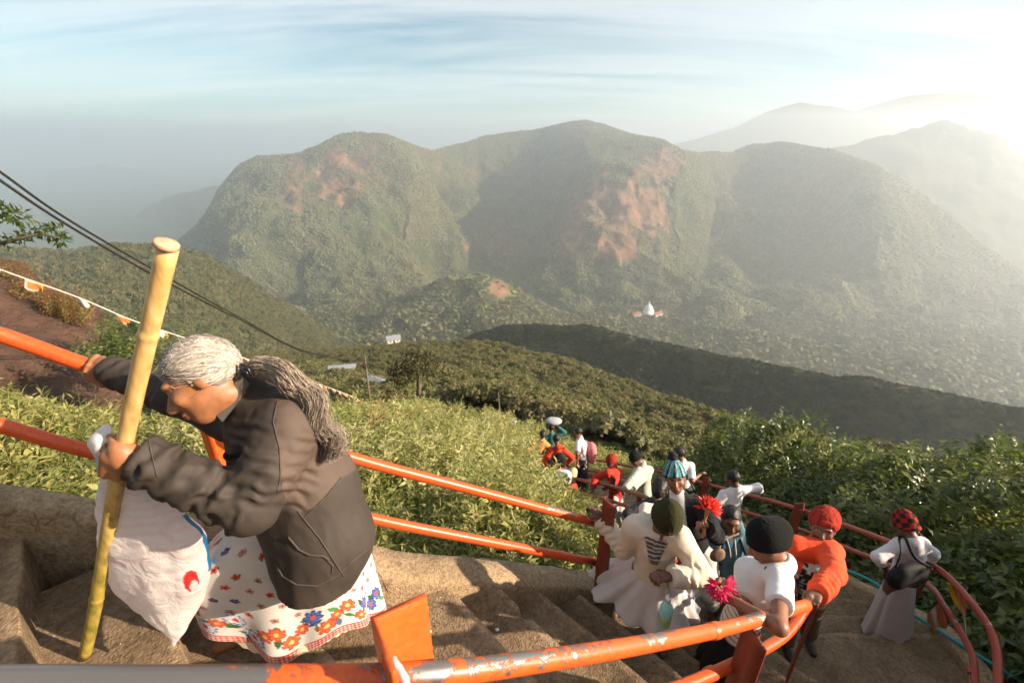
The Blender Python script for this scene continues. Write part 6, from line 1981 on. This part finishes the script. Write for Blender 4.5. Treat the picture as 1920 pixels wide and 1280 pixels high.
# 7: white shirt seen from behind --------------------------------------------------------
fa, fb = grow_to(W(1355, 1010, 5.6), -5.05), grow_to(W(1392, 1010, 5.6), -5.05)
person('person in white shirt seen from behind, leaning an arm on the dark red rail', W(1373, 897, 5.15), vdir(-.65, .1, .75), (W(1352, 928, 5.2), W(1396, 918, 5.2)), W(1372, 975, 5.35), (fa, fb),
       (W(1350, 968, 5.0), W(1425, 920, 5.35)), dict(col=(.72, .71, .72), hem=.12, name='shirt'), dict(kind='skirt', col=(.50, .20, .06), r=.2, lift=.08), res=.011, poles=(None, VR + UP * .4), grip=(None, -UP), size=0.86)
# 8: white shirt with dark strap
def strap8(T, J):
    mk('bag_strap', tube(smooth_path([J['s0'] + UP * .08 + J['across'] * .05, J['chest'] - J['fw'] * .13 + UP * .03, J['pel'] - J['fw'] * .11 + J['across'] * .13], 6), .014, 6, squash=.4), cloth('black_strap', (.015, .015, .018)), T)
fa, fb = grow_to(W(1270, 955, 7.2), -6.0), grow_to(W(1300, 955, 7.2), -6.0)
person('person in white shirt with a black shoulder strap, half hidden behind the bobble hat', W(1272, 851, 6.5), vdir(-.7, .1, .6), (W(1262, 877, 6.5), W(1299, 873, 6.5)), W(1283, 915, 6.7), (fa, fb),
       (W(1255, 915, 6.4), W(1312, 890, 6.5)), dict(col=(.70, .69, .68), hem=.12, sleeve=.45, name='shirt'), dict(kind='trousers', col=(.06, .06, .07)), res=.012, extra=strap8, skin=(.2, .09, .05), size=0.90)

# 9: white top, red chequered beanie, pale skirt ------------------------------------------
def check(v, l, az):
    c = np.tile(np.array([.34, .03, .022]), (len(v), 1))
    q = (np.floor(az / .52) + np.floor(l[:, 2] / .042)) % 2
    c[q > .5] = (.025, .02, .02)
    return c
fa, fb = surf(1640, 1188, -3.81), surf(1690, 1196, -3.81)
person('person in red chequered beanie, white blouse and long pale skirt', W(1697, 985, 3.28), vdir(-.15, .25, .95), (W(1678, 1022, 3.30), W(1735, 1020, 3.34)), W(1690, 1085, 3.48), (fa, fb),
       (W(1662, 1068, 3.34), W(1742, 1056, 3.50)), dict(col=(.66, .62, .64), hem=.02, sleeve=.78, name='blouse', thick=.012), dict(kind='skirt', col=(.64, .54, .53), r=.215, n=7, deep=.012, lift=.04, flat=.85),
       hat=dict(paint=check, tall=1.2, low=-.01), res=.0095, poles=(VR * -.8 + VD * .7, VR * 1.1 + VD * .15), grip=(None, -UP), up=vdir(-.1, -1, .1), size=0.80)

# 10: pale green top, black cap -------------------------------------------------------------
fa, fb = grow_to(W(1205, 975, 6.9), -5.75), grow_to(W(1225, 975, 6.9), -5.75)
person('person in pale green top and black cap bending towards the brown rail', W(1192, 860, 6.2), vdir(-.75, .6, -.2), (W(1190, 885, 6.15), W(1222, 880, 6.35)), W(1208, 928, 6.45), (fa, fb),
       (W(1172, 916, 5.9), W(1186, 915, 6.0)), dict(col=(.42, .45, .37), hem=.06, thick=.026), dict(kind='skirt', col=(.16, .17, .12), r=.24, lift=.1), hat=dict(col=(.015, .015, .015), tall=1.0, low=.0), res=.012, poles=(None, VR * .2 + VD), up=vdir(-.3, -1, -.1), size=0.90)
# 11: red jacket, red bandana ----------------------------------------------------------------
fa, fb = grow_to(W(1146, 985, 7.0), -5.9), grow_to(W(1166, 985, 7.0), -5.9)
person('person in red jacket and red bandana with white trousers, both hands on the brown rail', W(1146, 864, 6.75), vdir(-.8, .4, -.4), (W(1133, 888, 6.7), W(1166, 885, 6.9)), W(1155, 930, 6.95), (fa, fb),
       (W(1112, 912, 6.7), W(1140, 912, 6.55)), dict(col=(.55, .04, .022), hem=.05, thick=.024), dict(kind='trousers', col=(.60, .55, .56)), hat=dict(paint=cap_red, tall=.98, low=.02, name='bandana'), res=.012, poles=(None, VR * .9 + VD * .8), size=0.90)
# 12: T-shirt, rucksack --------------------------------------------------------------------------
fa, fb = grow_to(W(1086, 912, 9.2), -6.72), grow_to(W(1100, 914, 9.2), -6.72)
person('person in white T-shirt with a pink backpack standing in profile', W(1083, 811, 8.9), vdir(-.95, .2, -.1), (W(1081, 832, 8.8), W(1098, 830, 9.1)), W(1092, 866, 9.0), (fa, fb),
       (W(1083, 866, 8.8), W(1097, 868, 8.9)), dict(col=(.68, .66, .68), sleeve=.42, hem=.12, name='t_shirt'), dict(kind='trousers', col=(.02, .022, .03)), res=.014, skin=(.22, .10, .055), size=0.92)
# 13: red jacket, black rucksack ---------------------------------------------------------------------
fa, fb = grow_to(W(1040, 920, 8.9), -6.7), grow_to(W(1055, 922, 8.9), -6.7)
person('person in red jacket carrying a black backpack with straps', W(1043, 824, 8.6), vdir(-.2, .2, .95), (W(1032, 845, 8.6), W(1058, 843, 8.6)), W(1046, 882, 8.75), (fa, fb),
       (W(1028, 880, 8.5), W(1064, 868, 8.7)), dict(col=(.58, .05, .02), hem=.08, thick=.024), dict(kind='trousers', col=(.05, .04, .05)), res=.014, size=0.92)
# 14: mustard top ----------------------------------------------------------------------------------
fa, fb = grow_to(W(1008, 905, 9.4), -6.95), grow_to(W(1022, 906, 9.4), -6.95)
person('person in mustard top with back turned, white sash above dark trousers', W(1018, 815, 9.1), vdir(.1, .1, 1), (W(1000, 832, 9.1), W(1024, 832, 9.1)), W(1010, 862, 9.25), (fa, fb),
       (W(999, 858, 9.0), W(1034, 850, 9.0)), dict(col=(.50, .26, .085), hem=-.02, sleeve=.5, name='top', thick=.025), dict(kind='skirt', col=(.03, .032, .045), r=.2, lift=.1), res=.014, hairlen=.9, skin=(.3, .15, .08), size=0.92)
# 15: dark teal with a bundle ------------------------------------------------------------------------
fa, fb = grow_to(W(1030, 885, 10.4), -7.6), grow_to(W(1044, 886, 10.4), -7.6)
person('person in dark teal top carrying a pale bundle on the head', W(1034, 803, 10.2), vdir(0, .1, 1), (W(1022, 820, 10.2), W(1046, 818, 10.2)), W(1034, 848, 10.3), (fa, fb),
       (W(1016, 828, 10.0), W(1046, 800, 10.2)), dict(col=(.03, .14, .14), hem=.1), dict(kind='trousers', col=(.03, .03, .035)), res=.015, size=0.90)
# 16: red clothes, pale knitted cap -------------------------------------------------------------------
fa, fb = grow_to(W(1060, 985, 7.9), -6.25), grow_to(W(1076, 988, 7.9), -6.25)
person('person in red clothes and pale knitted cap climbing behind the leafy bank', W(1072, 890, 7.4), vdir(.5, .3, .6), (W(1050, 910, 7.35), W(1080, 912, 7.5)), W(1064, 945, 7.55), (fa, fb),
       (W(1045, 940, 7.3), W(1080, 957, 7.3)), dict(col=(.62, .055, .03), hem=.1, thick=.024), dict(kind='trousers', col=(.55, .05, .03)), hat=dict(col=(.42, .40, .24), tall=1.15, low=.0), res=.013, size=0.90)
# ------------------------------------------------------------------ things carried
M_PLASTIC = None
def bag_mat():
    m, t, b = new_mat('thin_white_plastic')
    at = t.new('ShaderNodeVertexColor', layer_name='Col')
    tc = t.new('ShaderNodeTexCoord')
    nz = t.new('ShaderNodeTexNoise', {'Vector': tc.outputs['Object'], 'Scale': 14.0, 'Detail': 6.0, 'Distortion': 1.5})
    t.l.new(at.outputs[0], b.inputs['Base Color']); b.inputs['Roughness'].default_value = .38
    bp = t.new('ShaderNodeBump', {'Height': nz.outputs['Fac'], 'Strength': .55, 'Distance': .02}); t.l.new(bp.outputs[0], b.inputs['Normal'])
    tr = t.new('ShaderNodeBsdfTranslucent'); t.l.new(at.outputs[0], tr.inputs[0]); t.l.new(bp.outputs[0], tr.inputs[1])
    mx = t.new('ShaderNodeMixShader'); mx.inputs[0].default_value = .6
    t.l.new(b.outputs[0], mx.inputs[1]); t.l.new(tr.outputs[0], mx.inputs[2]); t.l.new(mx.outputs[0], t.n['Material Output'].inputs[0])
    return m
def plastic_bag():
    ys = [872, 892, 915, 950, 1000, 1050, 1095, 1130, 1160, 1185, 1200]
    xl = [204, 192, 187, 185, 189, 200, 222, 252, 284, 308, 322]
    xr = [226, 236, 268, 318, 378, 388, 391, 378, 358, 341, 330]
    tt = [1.27, 1.29, 1.33, 1.40, 1.47, 1.52, 1.55, 1.56, 1.55, 1.54, 1.54]
    n, m = 120, 170
    yy_ = np.linspace(ys[0], ys[-1], n)
    L = blur(np.interp(yy_, ys, xl), 6); Rr = blur(np.interp(yy_, ys, xr), 6); Tt = blur(np.interp(yy_, ys, tt), 6)
    a = np.linspace(0, 2 * np.pi, m, endpoint=False)
    rows = []
    for k in range(n):
        c = W((L[k] + Rr[k]) / 2, yy_[k], Tt[k]); hw = (Rr[k] - L[k]) / 2 / FPX * Tt[k] * G
        s = k / (n - 1)
        cr = 1 + .05 * np.sin(a * 9 + 2 * s) * (1 - s) ** .5 + .03 * np.sin(a * 5 - 4 * s)
        rows.append(c + np.outer(np.cos(a) * hw, VR) + np.outer(np.sin(a) * hw * .55 * cr, VF))
    g = np.array(rows)
    v = g.reshape(-1, 3)
    v = v + np.stack([fbm(v / .09, 3, 2), fbm(v / .09, 3, 4), fbm(v / .09, 3, 6)], -1) * .009
    S_ = np.repeat(np.linspace(0, 1, n), m); A_ = np.tile(a, n)
    c = np.tile(np.array([.88, .83, .82]), (len(v), 1))
    c[(np.sin(S_ * 150) > .2) & (S_ < .5)] *= np.array([1.0, .93, .93])
    x, y, _ = proj(v); front = np.sin(A_) < .25
    c[front & (((x - 358) / 15) ** 2 + ((y - 1088) / 20) ** 2 < 1)] = (.72, .04, .03)
    c[front & (((x - 364) / 8) ** 2 + ((y - 1098) / 11) ** 2 < 1)] = (.8, .74, .74)
    c[(np.abs(A_) < .30) & (S_ > .30) & (S_ < .62)] = (.02, .22, .50)
    T = thing('plastic_bag', 'white plastic carrier bag with a red mark hanging behind the bamboo staff', 'bag', W(325, 1200, 1.54))
    mb = bag_mat()
    mk('pouch', (v, grid_faces(n, m, True)), mb, T, colors=c)
    hv, hf = [], []
    path = smooth_path([W(214, 885, 1.255), W(196, 852, 1.225), W(188, 828, 1.22), W(200, 802, 1.225)], 6)
    tv = tube(path, np.interp(np.linspace(0, 1, len(path)), [0, .4, .7, 1], [.03, .022, .026, .012]), 14)
    vv = np.asarray(tv[0]); vv = vv + np.stack([fbm(vv / .03, 2, 2), fbm(vv / .03, 2, 4), fbm(vv / .03, 2, 6)], -1) * .007
    mk('handle', (vv, tv[1]), mb, T, colors=np.tile([.86, .84, .84], (len(vv), 1)))
    tip = tube(smooth_path([W(322, 1188, 1.54), W(326, 1204, 1.54), W(325, 1212, 1.54)], 4), [.012, .011, .010, .009, .008, .007, .006, .005, .003], 8)
    mk('knot', tip, mb, T, colors=np.tile([.8, .7, .7], (len(tip[0]), 1)))
plastic_bag()

def flower_bunch(name, label, base, dirs, col, L=.10, stems=True, stem_to=None, npet=9):
    T = thing(name, label, 'flowers', base)
    rng = np.random.default_rng(len(label))
    mp = leaf_mat('petal_' + str(len(MATS)), [tuple(np.array(col) * .6), col, tuple(np.minimum(np.array(col) * 1.25 + .02, 1))], .5, .35, .2)
    msx = simple('flower_stem_' + str(len(MATS)), (.40, .16, .06), .6, .3, 40, 0)
    for d in dirs:
        d = nrm(d); b0 = np.asarray(base, float) + d * .02
        parts = []
        R = rot_dir(d)
        for ring, (n_, sp, ll) in enumerate(((npet, .95, 1.0), (npet - 2, .6, .95), (npet - 4, .28, .85))):
            for k in range(n_):
                a = 2 * np.pi * k / n_ + ring * .4 + rng.normal(0, .12)
                s_ = sp * rng.uniform(.75, 1.15)
                pd = R @ np.array([math.cos(s_), math.sin(s_) * math.cos(a), math.sin(s_) * math.sin(a)])
                parts.append(place(leaf_blade(L * ll * rng.uniform(.85, 1.1), L * .26, .25, -.12, .55, 3), rot_dir(pd, rng.normal(0, .5)), b0))
        fl = mk('bloom', join(parts), mp, T)
    if stem_to is not None:
        for k, d in enumerate(dirs):
            mk('stem', tube(smooth_path([np.asarray(base) + nrm(d) * .02, lerp(base, stem_to, .5) + rng.normal(0, .006, 3), np.asarray(stem_to) + rng.normal(0, .012, 3)], 4), .006, 7), msx, T)
    return T
flower_bunch('flower_bunch', 'bunch of red flowers held up in front of the open black jacket', W(1326, 955, 2.88), [vdir(-.5, -.8, -.2), vdir(.55, -.55, -.3), vdir(.05, -1, -.1), vdir(.9, -.1, -.3)], (.75, .07, .075), .088, stem_to=W(1320, 1005, 2.88))
flower_bunch('lotus_flowers', 'pink lotus flowers held above the worn orange rail', W(1352, 1098, 1.94), [vdir(-.95, -.2, -.2), vdir(.9, -.25, -.3), vdir(-.5, .75, -.3), vdir(.1, .1, -1)], (.60, .035, .16), .062, npet=7)

def bottle():
    c = W(1248, 1148, 2.40); a = nrm(vdir(.02, -1, 0) + UP)
    R = rot_dir(UP * .98 + VR * .04)
    prof = [(0, .0), (.002, .030), (.012, .036), (.06, .035), (.07, .0335), (.10, .036), (.145, .036), (.165, .030), (.185, .016), (.192, .013), (.21, .013)]
    def lathe(pr, n=20):
        an = np.linspace(0, 2 * np.pi, n, endpoint=False); rows = []
        for h, r in pr: rows.append(c + UP * (h - .10) + np.outer(np.cos(an) * max(r, .0005), VR) + np.outer(np.sin(an) * max(r, .0005), np.array([0, 1.0, 0])))
        g = np.array(rows); return g.reshape(-1, 3), grid_faces(len(pr), n, True)
    T = thing('water_bottle', 'pale turquoise plastic water bottle hanging from the hand in front of the white skirt', 'bottle', c - UP * .1)
    m, t, b = new_mat('turquoise_plastic'); b.inputs['Base Color'].default_value = (.34, .72, .68, 1); b.inputs['Roughness'].default_value = .12; b.inputs['Transmission Weight'].default_value = .2; b.inputs['IOR'].default_value = 1.2
    mk('bottle_body', lathe(prof), m, T)
    mk('cap', lathe([(.208, .0), (.208, .0165), (.232, .0165), (.234, .0)]), simple('white_cap', (.75, .75, .75), .4, .05, 10, 0), T)
    mk('label_band', lathe([(.03, .0366), (.075, .0366)]), simple('bottle_label', (.35, .40, .12), .5, .4, 30, 0), T)
    mk('carry_strap', tube(smooth_path([c + UP * .115, c + UP * .15 + VR * .01, W(1252, 1098, 2.4), W(1250, 1088, 2.4)], 5), .005, 6), simple('strap_grey', (.2, .2, .2), .6, .1, 10, 0), T)
bottle()

def soft_bag(name, label, c, R, r, col, cat='backpack', straps=(), pocket=None, res=.012, lumps=True):
    T = thing(name, label, cat, np.asarray(c) - UP * r[2])
    S = Sdf(); S.ell(c, r, R, .02)
    bx_ = np.asarray(R)
    for e in ((-1, 1) if lumps else ()):
        S.cone(c + bx_[:, 0] * r[0] * .45 * e - UP * r[2] * .6, c + bx_[:, 0] * r[0] * .4 * e + UP * r[2] * .4, r[1] * .8, r[1] * .7, .04)
    v, f = S.mesh(res); v = folds(v, f, .006, .08, 3)
    m = cloth(name + '_cloth_' + str(len(MATS)), col, .7)
    mk('sack', (v, f), m, T)
    if pocket is not None:
        Q = Sdf(); Q.ell(c + bx_[:, 1] * r[1] * .75 - UP * r[2] * .3, (r[0] * .7, r[1] * .5, r[2] * .4), R, .02); q = Q.mesh(res); mk('pocket', q, cloth(name + '_pocket_' + str(len(MATS)), pocket, .7), T)
    for s in straps: mk('strap', tube(smooth_path(s, 6), .012, 6, squash=.45), m, T)
    return T
# pink rucksack of the person in profile
c = W(1109, 848, 9.05); soft_bag('backpack', 'pink patterned backpack on the person in profile', c, rot_dir(VF), (.15, .11, .23), (.55, .17, .19), pocket=(.62, .35, .36), straps=[[W(1104, 830, 9.0), W(1096, 826, 8.95), W(1092, 838, 8.85), W(1100, 858, 8.9)]])
c = W(1050, 862, 8.42); soft_bag('backpack', 'black backpack worn over the red jacket', c, rot_dir(VR), (.125, .08, .18), (.014, .014, .014), pocket=(.03, .03, .03), straps=[[W(1040, 845, 8.4), W(1038, 838, 8.5), W(1036, 845, 8.6)], [W(1056, 845, 8.4), W(1058, 838, 8.5), W(1060, 845, 8.6)]])
c = W(1054, 893, 7.25); soft_bag('cloth_bag', 'white and dark printed cloth bag slung on the person in red', c, rot_dir(VR), (.17, .10, .13), (.58, .55, .56), 'bag', pocket=(.05, .05, .07))
c = W(1038, 789, 10.2); soft_bag('bundle', 'pale bundle carried above the dark teal top', c, rot_dir(VR), (.20, .14, .085), (.36, .38, .40), 'bundle', pocket=(.02, .02, .025), lumps=False)
c = W(1702, 1078, 3.20)
soft_bag('shoulder_bag', 'large black shoulder bag hanging over the pale skirt', c, rot_dir(nrm(VR + VF * .15)), (.18, .055, .12), (.012, .012, .013), 'bag', pocket=(.012, .012, .013), straps=[[c + VR * -.12 + UP * .08, W(1690, 1035, 3.15), W(1686, 1010, 3.24), W(1692, 1004, 3.32)], [c + VR * .15 + UP * .08, W(1716, 1045, 3.16), W(1700, 1012, 3.20), W(1694, 1004, 3.32)]])
c = W(1345, 1040, 3.12); soft_bag('pouch_bag', 'small tan pouch bag hanging against the blue hooded top', c, rot_dir(VR), (.055, .022, .065), (.22, .14, .09), 'bag', pocket=(.04, .02, .02), straps=[[c + UP * .06, W(1358, 1012, 3.15), W(1385, 1000, 3.2)]], res=.009, lumps=False)
# wrist wrap of the climber in cream, bracelets
mk_w = W(1122, 972, 2.78)
# ------------------------------------------------------------------ small things along the path
h_ = smooth_path([W(1545, 1052, 4.4), W(1582, 1066, 4.18), W(1640, 1092, 3.95), W(1705, 1146, 3.72), W(1745, 1172, 3.62), W(1830, 1225, 3.45), W(1920, 1280, 3.3), W(2000, 1330, 3.2)], 8)
tag(mk('hose', tube(h_, .014, 8), simple('turquoise_hose', (.03, .30, .33), .4, .15, 20, 0)), 'turquoise water hose lying along the outer edge of the path', 'hose')
# rag tied round the near post
rp = smooth_path([N(728, 1250, .72), N(740, 1248, .70), N(752, 1262, .69), N(760, 1290, .70)], 6)
v, f = tube(rp, np.interp(np.linspace(0, 1, len(rp)), [0, .3, .7, 1], [.012, .02, .022, .014]), 10, squash=.5)
v = v + np.stack([fbm(v / .02, 2, 2), fbm(v / .02, 2, 4), fbm(v / .02, 2, 6)], -1) * .005
tag(mk('rag', (v, f), cloth('rag_white', (.62, .56, .58))), 'pale rag knotted round the orange post nearest the camera', 'rag')
# flags tied to the outer railing
def hang_flag(label, pts, cols):
    q = np.array([W(*p) for p in pts])
    n, m = 14, 10
    s, u = np.meshgrid(np.linspace(0, 1, n), np.linspace(0, 1, m), indexing='ij')
    g = (q[0] * (1 - s[..., None]) + q[1] * s[..., None]) * (1 - u[..., None]) + (q[3] * (1 - s[..., None]) + q[2] * s[..., None]) * u[..., None]
    g = g + VF * (.03 * np.sin(u * 9 + s * 4) * s)[..., None]
    c = np.zeros((n, m, 3)); k = np.floor(u * len(cols)).astype(int).clip(0, len(cols) - 1)
    for i, cc in enumerate(cols): c[k == i] = cc
    o = mk('prayer_flag', (g.reshape(-1, 3), grid_faces(n, m)), cloth('flag_print_' + str(len(MATS)), (1, 1, 1), vcol=True, trans=.35), colors=c.reshape(-1, 3))
    o.modifiers.new('thick', 'SOLIDIFY').thickness = .003
    tag(o, label, 'flag', 'flags tied to the outer railing')
hang_flag('yellow, red and white striped flag tied below the outer top rail', [(1774, 1090, 3.33), (1800, 1150, 3.33), (1808, 1150, 3.30), (1806, 1098, 3.28)], [(.75, .50, .03), (.72, .12, .03), (.70, .62, .5), (.6, .2, .06)])
hang_flag('faded orange and white flag hanging between the outer rails', [(1738, 1150, 3.62), (1745, 1185, 3.62), (1775, 1170, 3.58), (1762, 1128, 3.58)], [(.5, .22, .08), (.62, .50, .42), (.5, .16, .08)])
tag(mk('flag_string', tube(smooth_path([W(1806, 1140, 3.3), W(1812, 1190, 3.22), W(1816, 1240, 3.1), W(1820, 1300, 3.0)], 6), .004, 5), simple('string_grey', (.4, .36, .32), .8, .2, 20, 0)), 'thin grey string hanging from the striped flag', 'string')
# strap-leaved plant beside the path
T = thing('flax_plant', 'strap-leaved plant with long arching blades in front of the person in red', 'plant', W(1030, 935, 6.9))
b = W(1030, 935, 6.9)
for k, (px, py) in enumerate([(1042, 868), (1062, 885), (1072, 898), (1068, 912), (1030, 880), (1066, 932), (1012, 900), (1050, 935)]):
    e = W(px, py, 6.8 + .1 * (k % 3)); mid = lerp(b, e, .55) + UP * (.10 if k % 2 else .16)
    pth = smooth_path([b, mid, e], 6); tt_ = nrm(np.gradient(pth, axis=0)); sd = nrm(np.cross(tt_, VF)); w = .028 * np.sin(np.pi * np.linspace(.12, 1, len(pth)) ** .8)[:, None] + .002
    v = np.vstack([pth + sd * w, pth - sd * w]); n = len(pth)
    mk('blade', (v, [(i, i + 1, n + i + 1, n + i) for i in range(n - 1)]), M_BLADE, T)
# tall dry grass stalks
T = thing('dry_grass', 'tall arching dry grass stalks behind the climber', 'grass clump', W(690, 812, 5.6))
b = W(690, 812, 5.6)
for k, (px, py, mx, my) in enumerate([(728, 722, 700, 770), (760, 728, 715, 752), (788, 752, 735, 748), (845, 762, 800, 765), (770, 780, 735, 770), (705, 745, 695, 780)]):
    pth = smooth_path([b + rg.normal(0, .05, 3), W(mx, my, 5.6), W(px, py, 5.5)], 7)
    mk('stalk', tube(pth, np.linspace(.010, .003, len(pth)), 5, squash=.5), M_STALK, T)
# bits of litter on the treads
for lab, px, py, z in [('scrap of white paper on the tread below the near post', 932, 1182, -2.423), ('small pale scrap lying near the step corner', 805, 1186, -2.248)]:
    c = surf(px, py, z) + UP * .012
    v, f = ico(1); v = c + v * np.array([.016, .012, .006]) * (1 + .4 * vnoise(v * 3, 5))[:, None]
    tag(mk('paper_scrap', (v, f), simple('paper_' + str(px), (.7, .68, .64), .8, .1, 20, 0), smooth=False), lab, 'litter', 'litter on the steps')

# grit and fallen leaves on the treads
gp, lpz = [], []
for i in range(2, len(NOSE)):
    o_, zz = NOSE[i]; ob = NOSE[i - 1][0]
    ef, en = cross_line(o_, WALL) - .02, cross_line(o_, NEAR) + .1
    for n_, store in ((170, gp), (9, lpz)):
        u = rg.random(n_) ** (1.6 if n_ > 50 else 1.2); e_ = ef + (en - ef) * rg.random(n_) ** 1.5
        d_ = ob + .03 + (o_ - ob - .05) * u
        pl = (DD[None] * d_[:, None] + EE[None] * e_[:, None]) * G
        store.append(np.column_stack([pl, np.full(n_, zz * G + .002)]))
gp = np.vstack(gp); lpz = np.vstack(lpz); n = len(gp)
v_, f_ = ico(1); peb = [proto('pebble', (v_ * (1 + .35 * vnoise(v_ * 2 + k, k + 2))[:, None] * np.array([1, .8, .6]), f_), simple('pebble_%d' % k, c_, .95, .3, 60, 0), smooth=False) for k, c_ in enumerate([(.30, .22, .14), (.16, .11, .07), (.42, .34, .25)])]
scatter('grit', gp, rg.uniform(0, 6.28, (n, 3)), np.repeat((.0012 + .006 * rg.random(n) ** 4)[:, None], 3, 1), peb, rg.integers(0, 3, n), 'loose grit lying on the concrete treads', 'grit')
n = len(lpz)
dl = [proto('dead_leaf', leaf_blade(1, .4, .3, .2, .45, 3), M_DRYSP)]
scatter('dead_leaves', lpz + np.array([0, 0, .004]), np.column_stack([rg.normal(0, .2, n), rg.normal(0, .2, n), rg.uniform(0, 6.28, n)]), np.repeat(rg.uniform(.015, .045, (n, 1)), 3, 1), dl, np.zeros(n, int), 'dead leaves scattered on the concrete treads', 'leaves')
# crack across the curb beside the climber
from mathutils.bvhtree import BVHTree as _B
_t = _B.FromPolygons([tuple(q) for q in g_curb.reshape(-1, 3).tolist()], grid_faces(*g_curb.shape[:2]).tolist())
def crack(pts, r):
    q = []
    for (a, b) in zip(pts[:-1], pts[1:]):
        for s_ in np.linspace(0, 1, 8, endpoint=False):
            px, py = a[0] + (b[0] - a[0]) * s_ + rg.normal(0, .8), a[1] + (b[1] - a[1]) * s_
            hit = _t.ray_cast(Vector((0, 0, 0)), Vector(nrm(ray(px, py))))
            if hit[0] is not None: q.append(np.array(hit[0]) + UP * .0005)
    if len(q) > 3:
        q = np.array(q); rr = r * (.5 + .8 * rg.random(len(q))); rr[0] = rr[-1] = .0005
        mk('crack', tube(q, rr, 5, squash=.4), M_CRACK, stairs)
M_CRACK = simple('crack_dark', (.03, .02, .014), .95, .2, 20, 0)
crack([(690, 1046), (700, 1064), (714, 1080), (722, 1098), (728, 1112)], .0035)
crack([(880, 1058), (888, 1070), (884, 1082)], .002)
crack([(1010, 1068), (1016, 1080), (1012, 1095)], .002)
crack([(60, 958), (72, 976), (66, 1000)], .002)
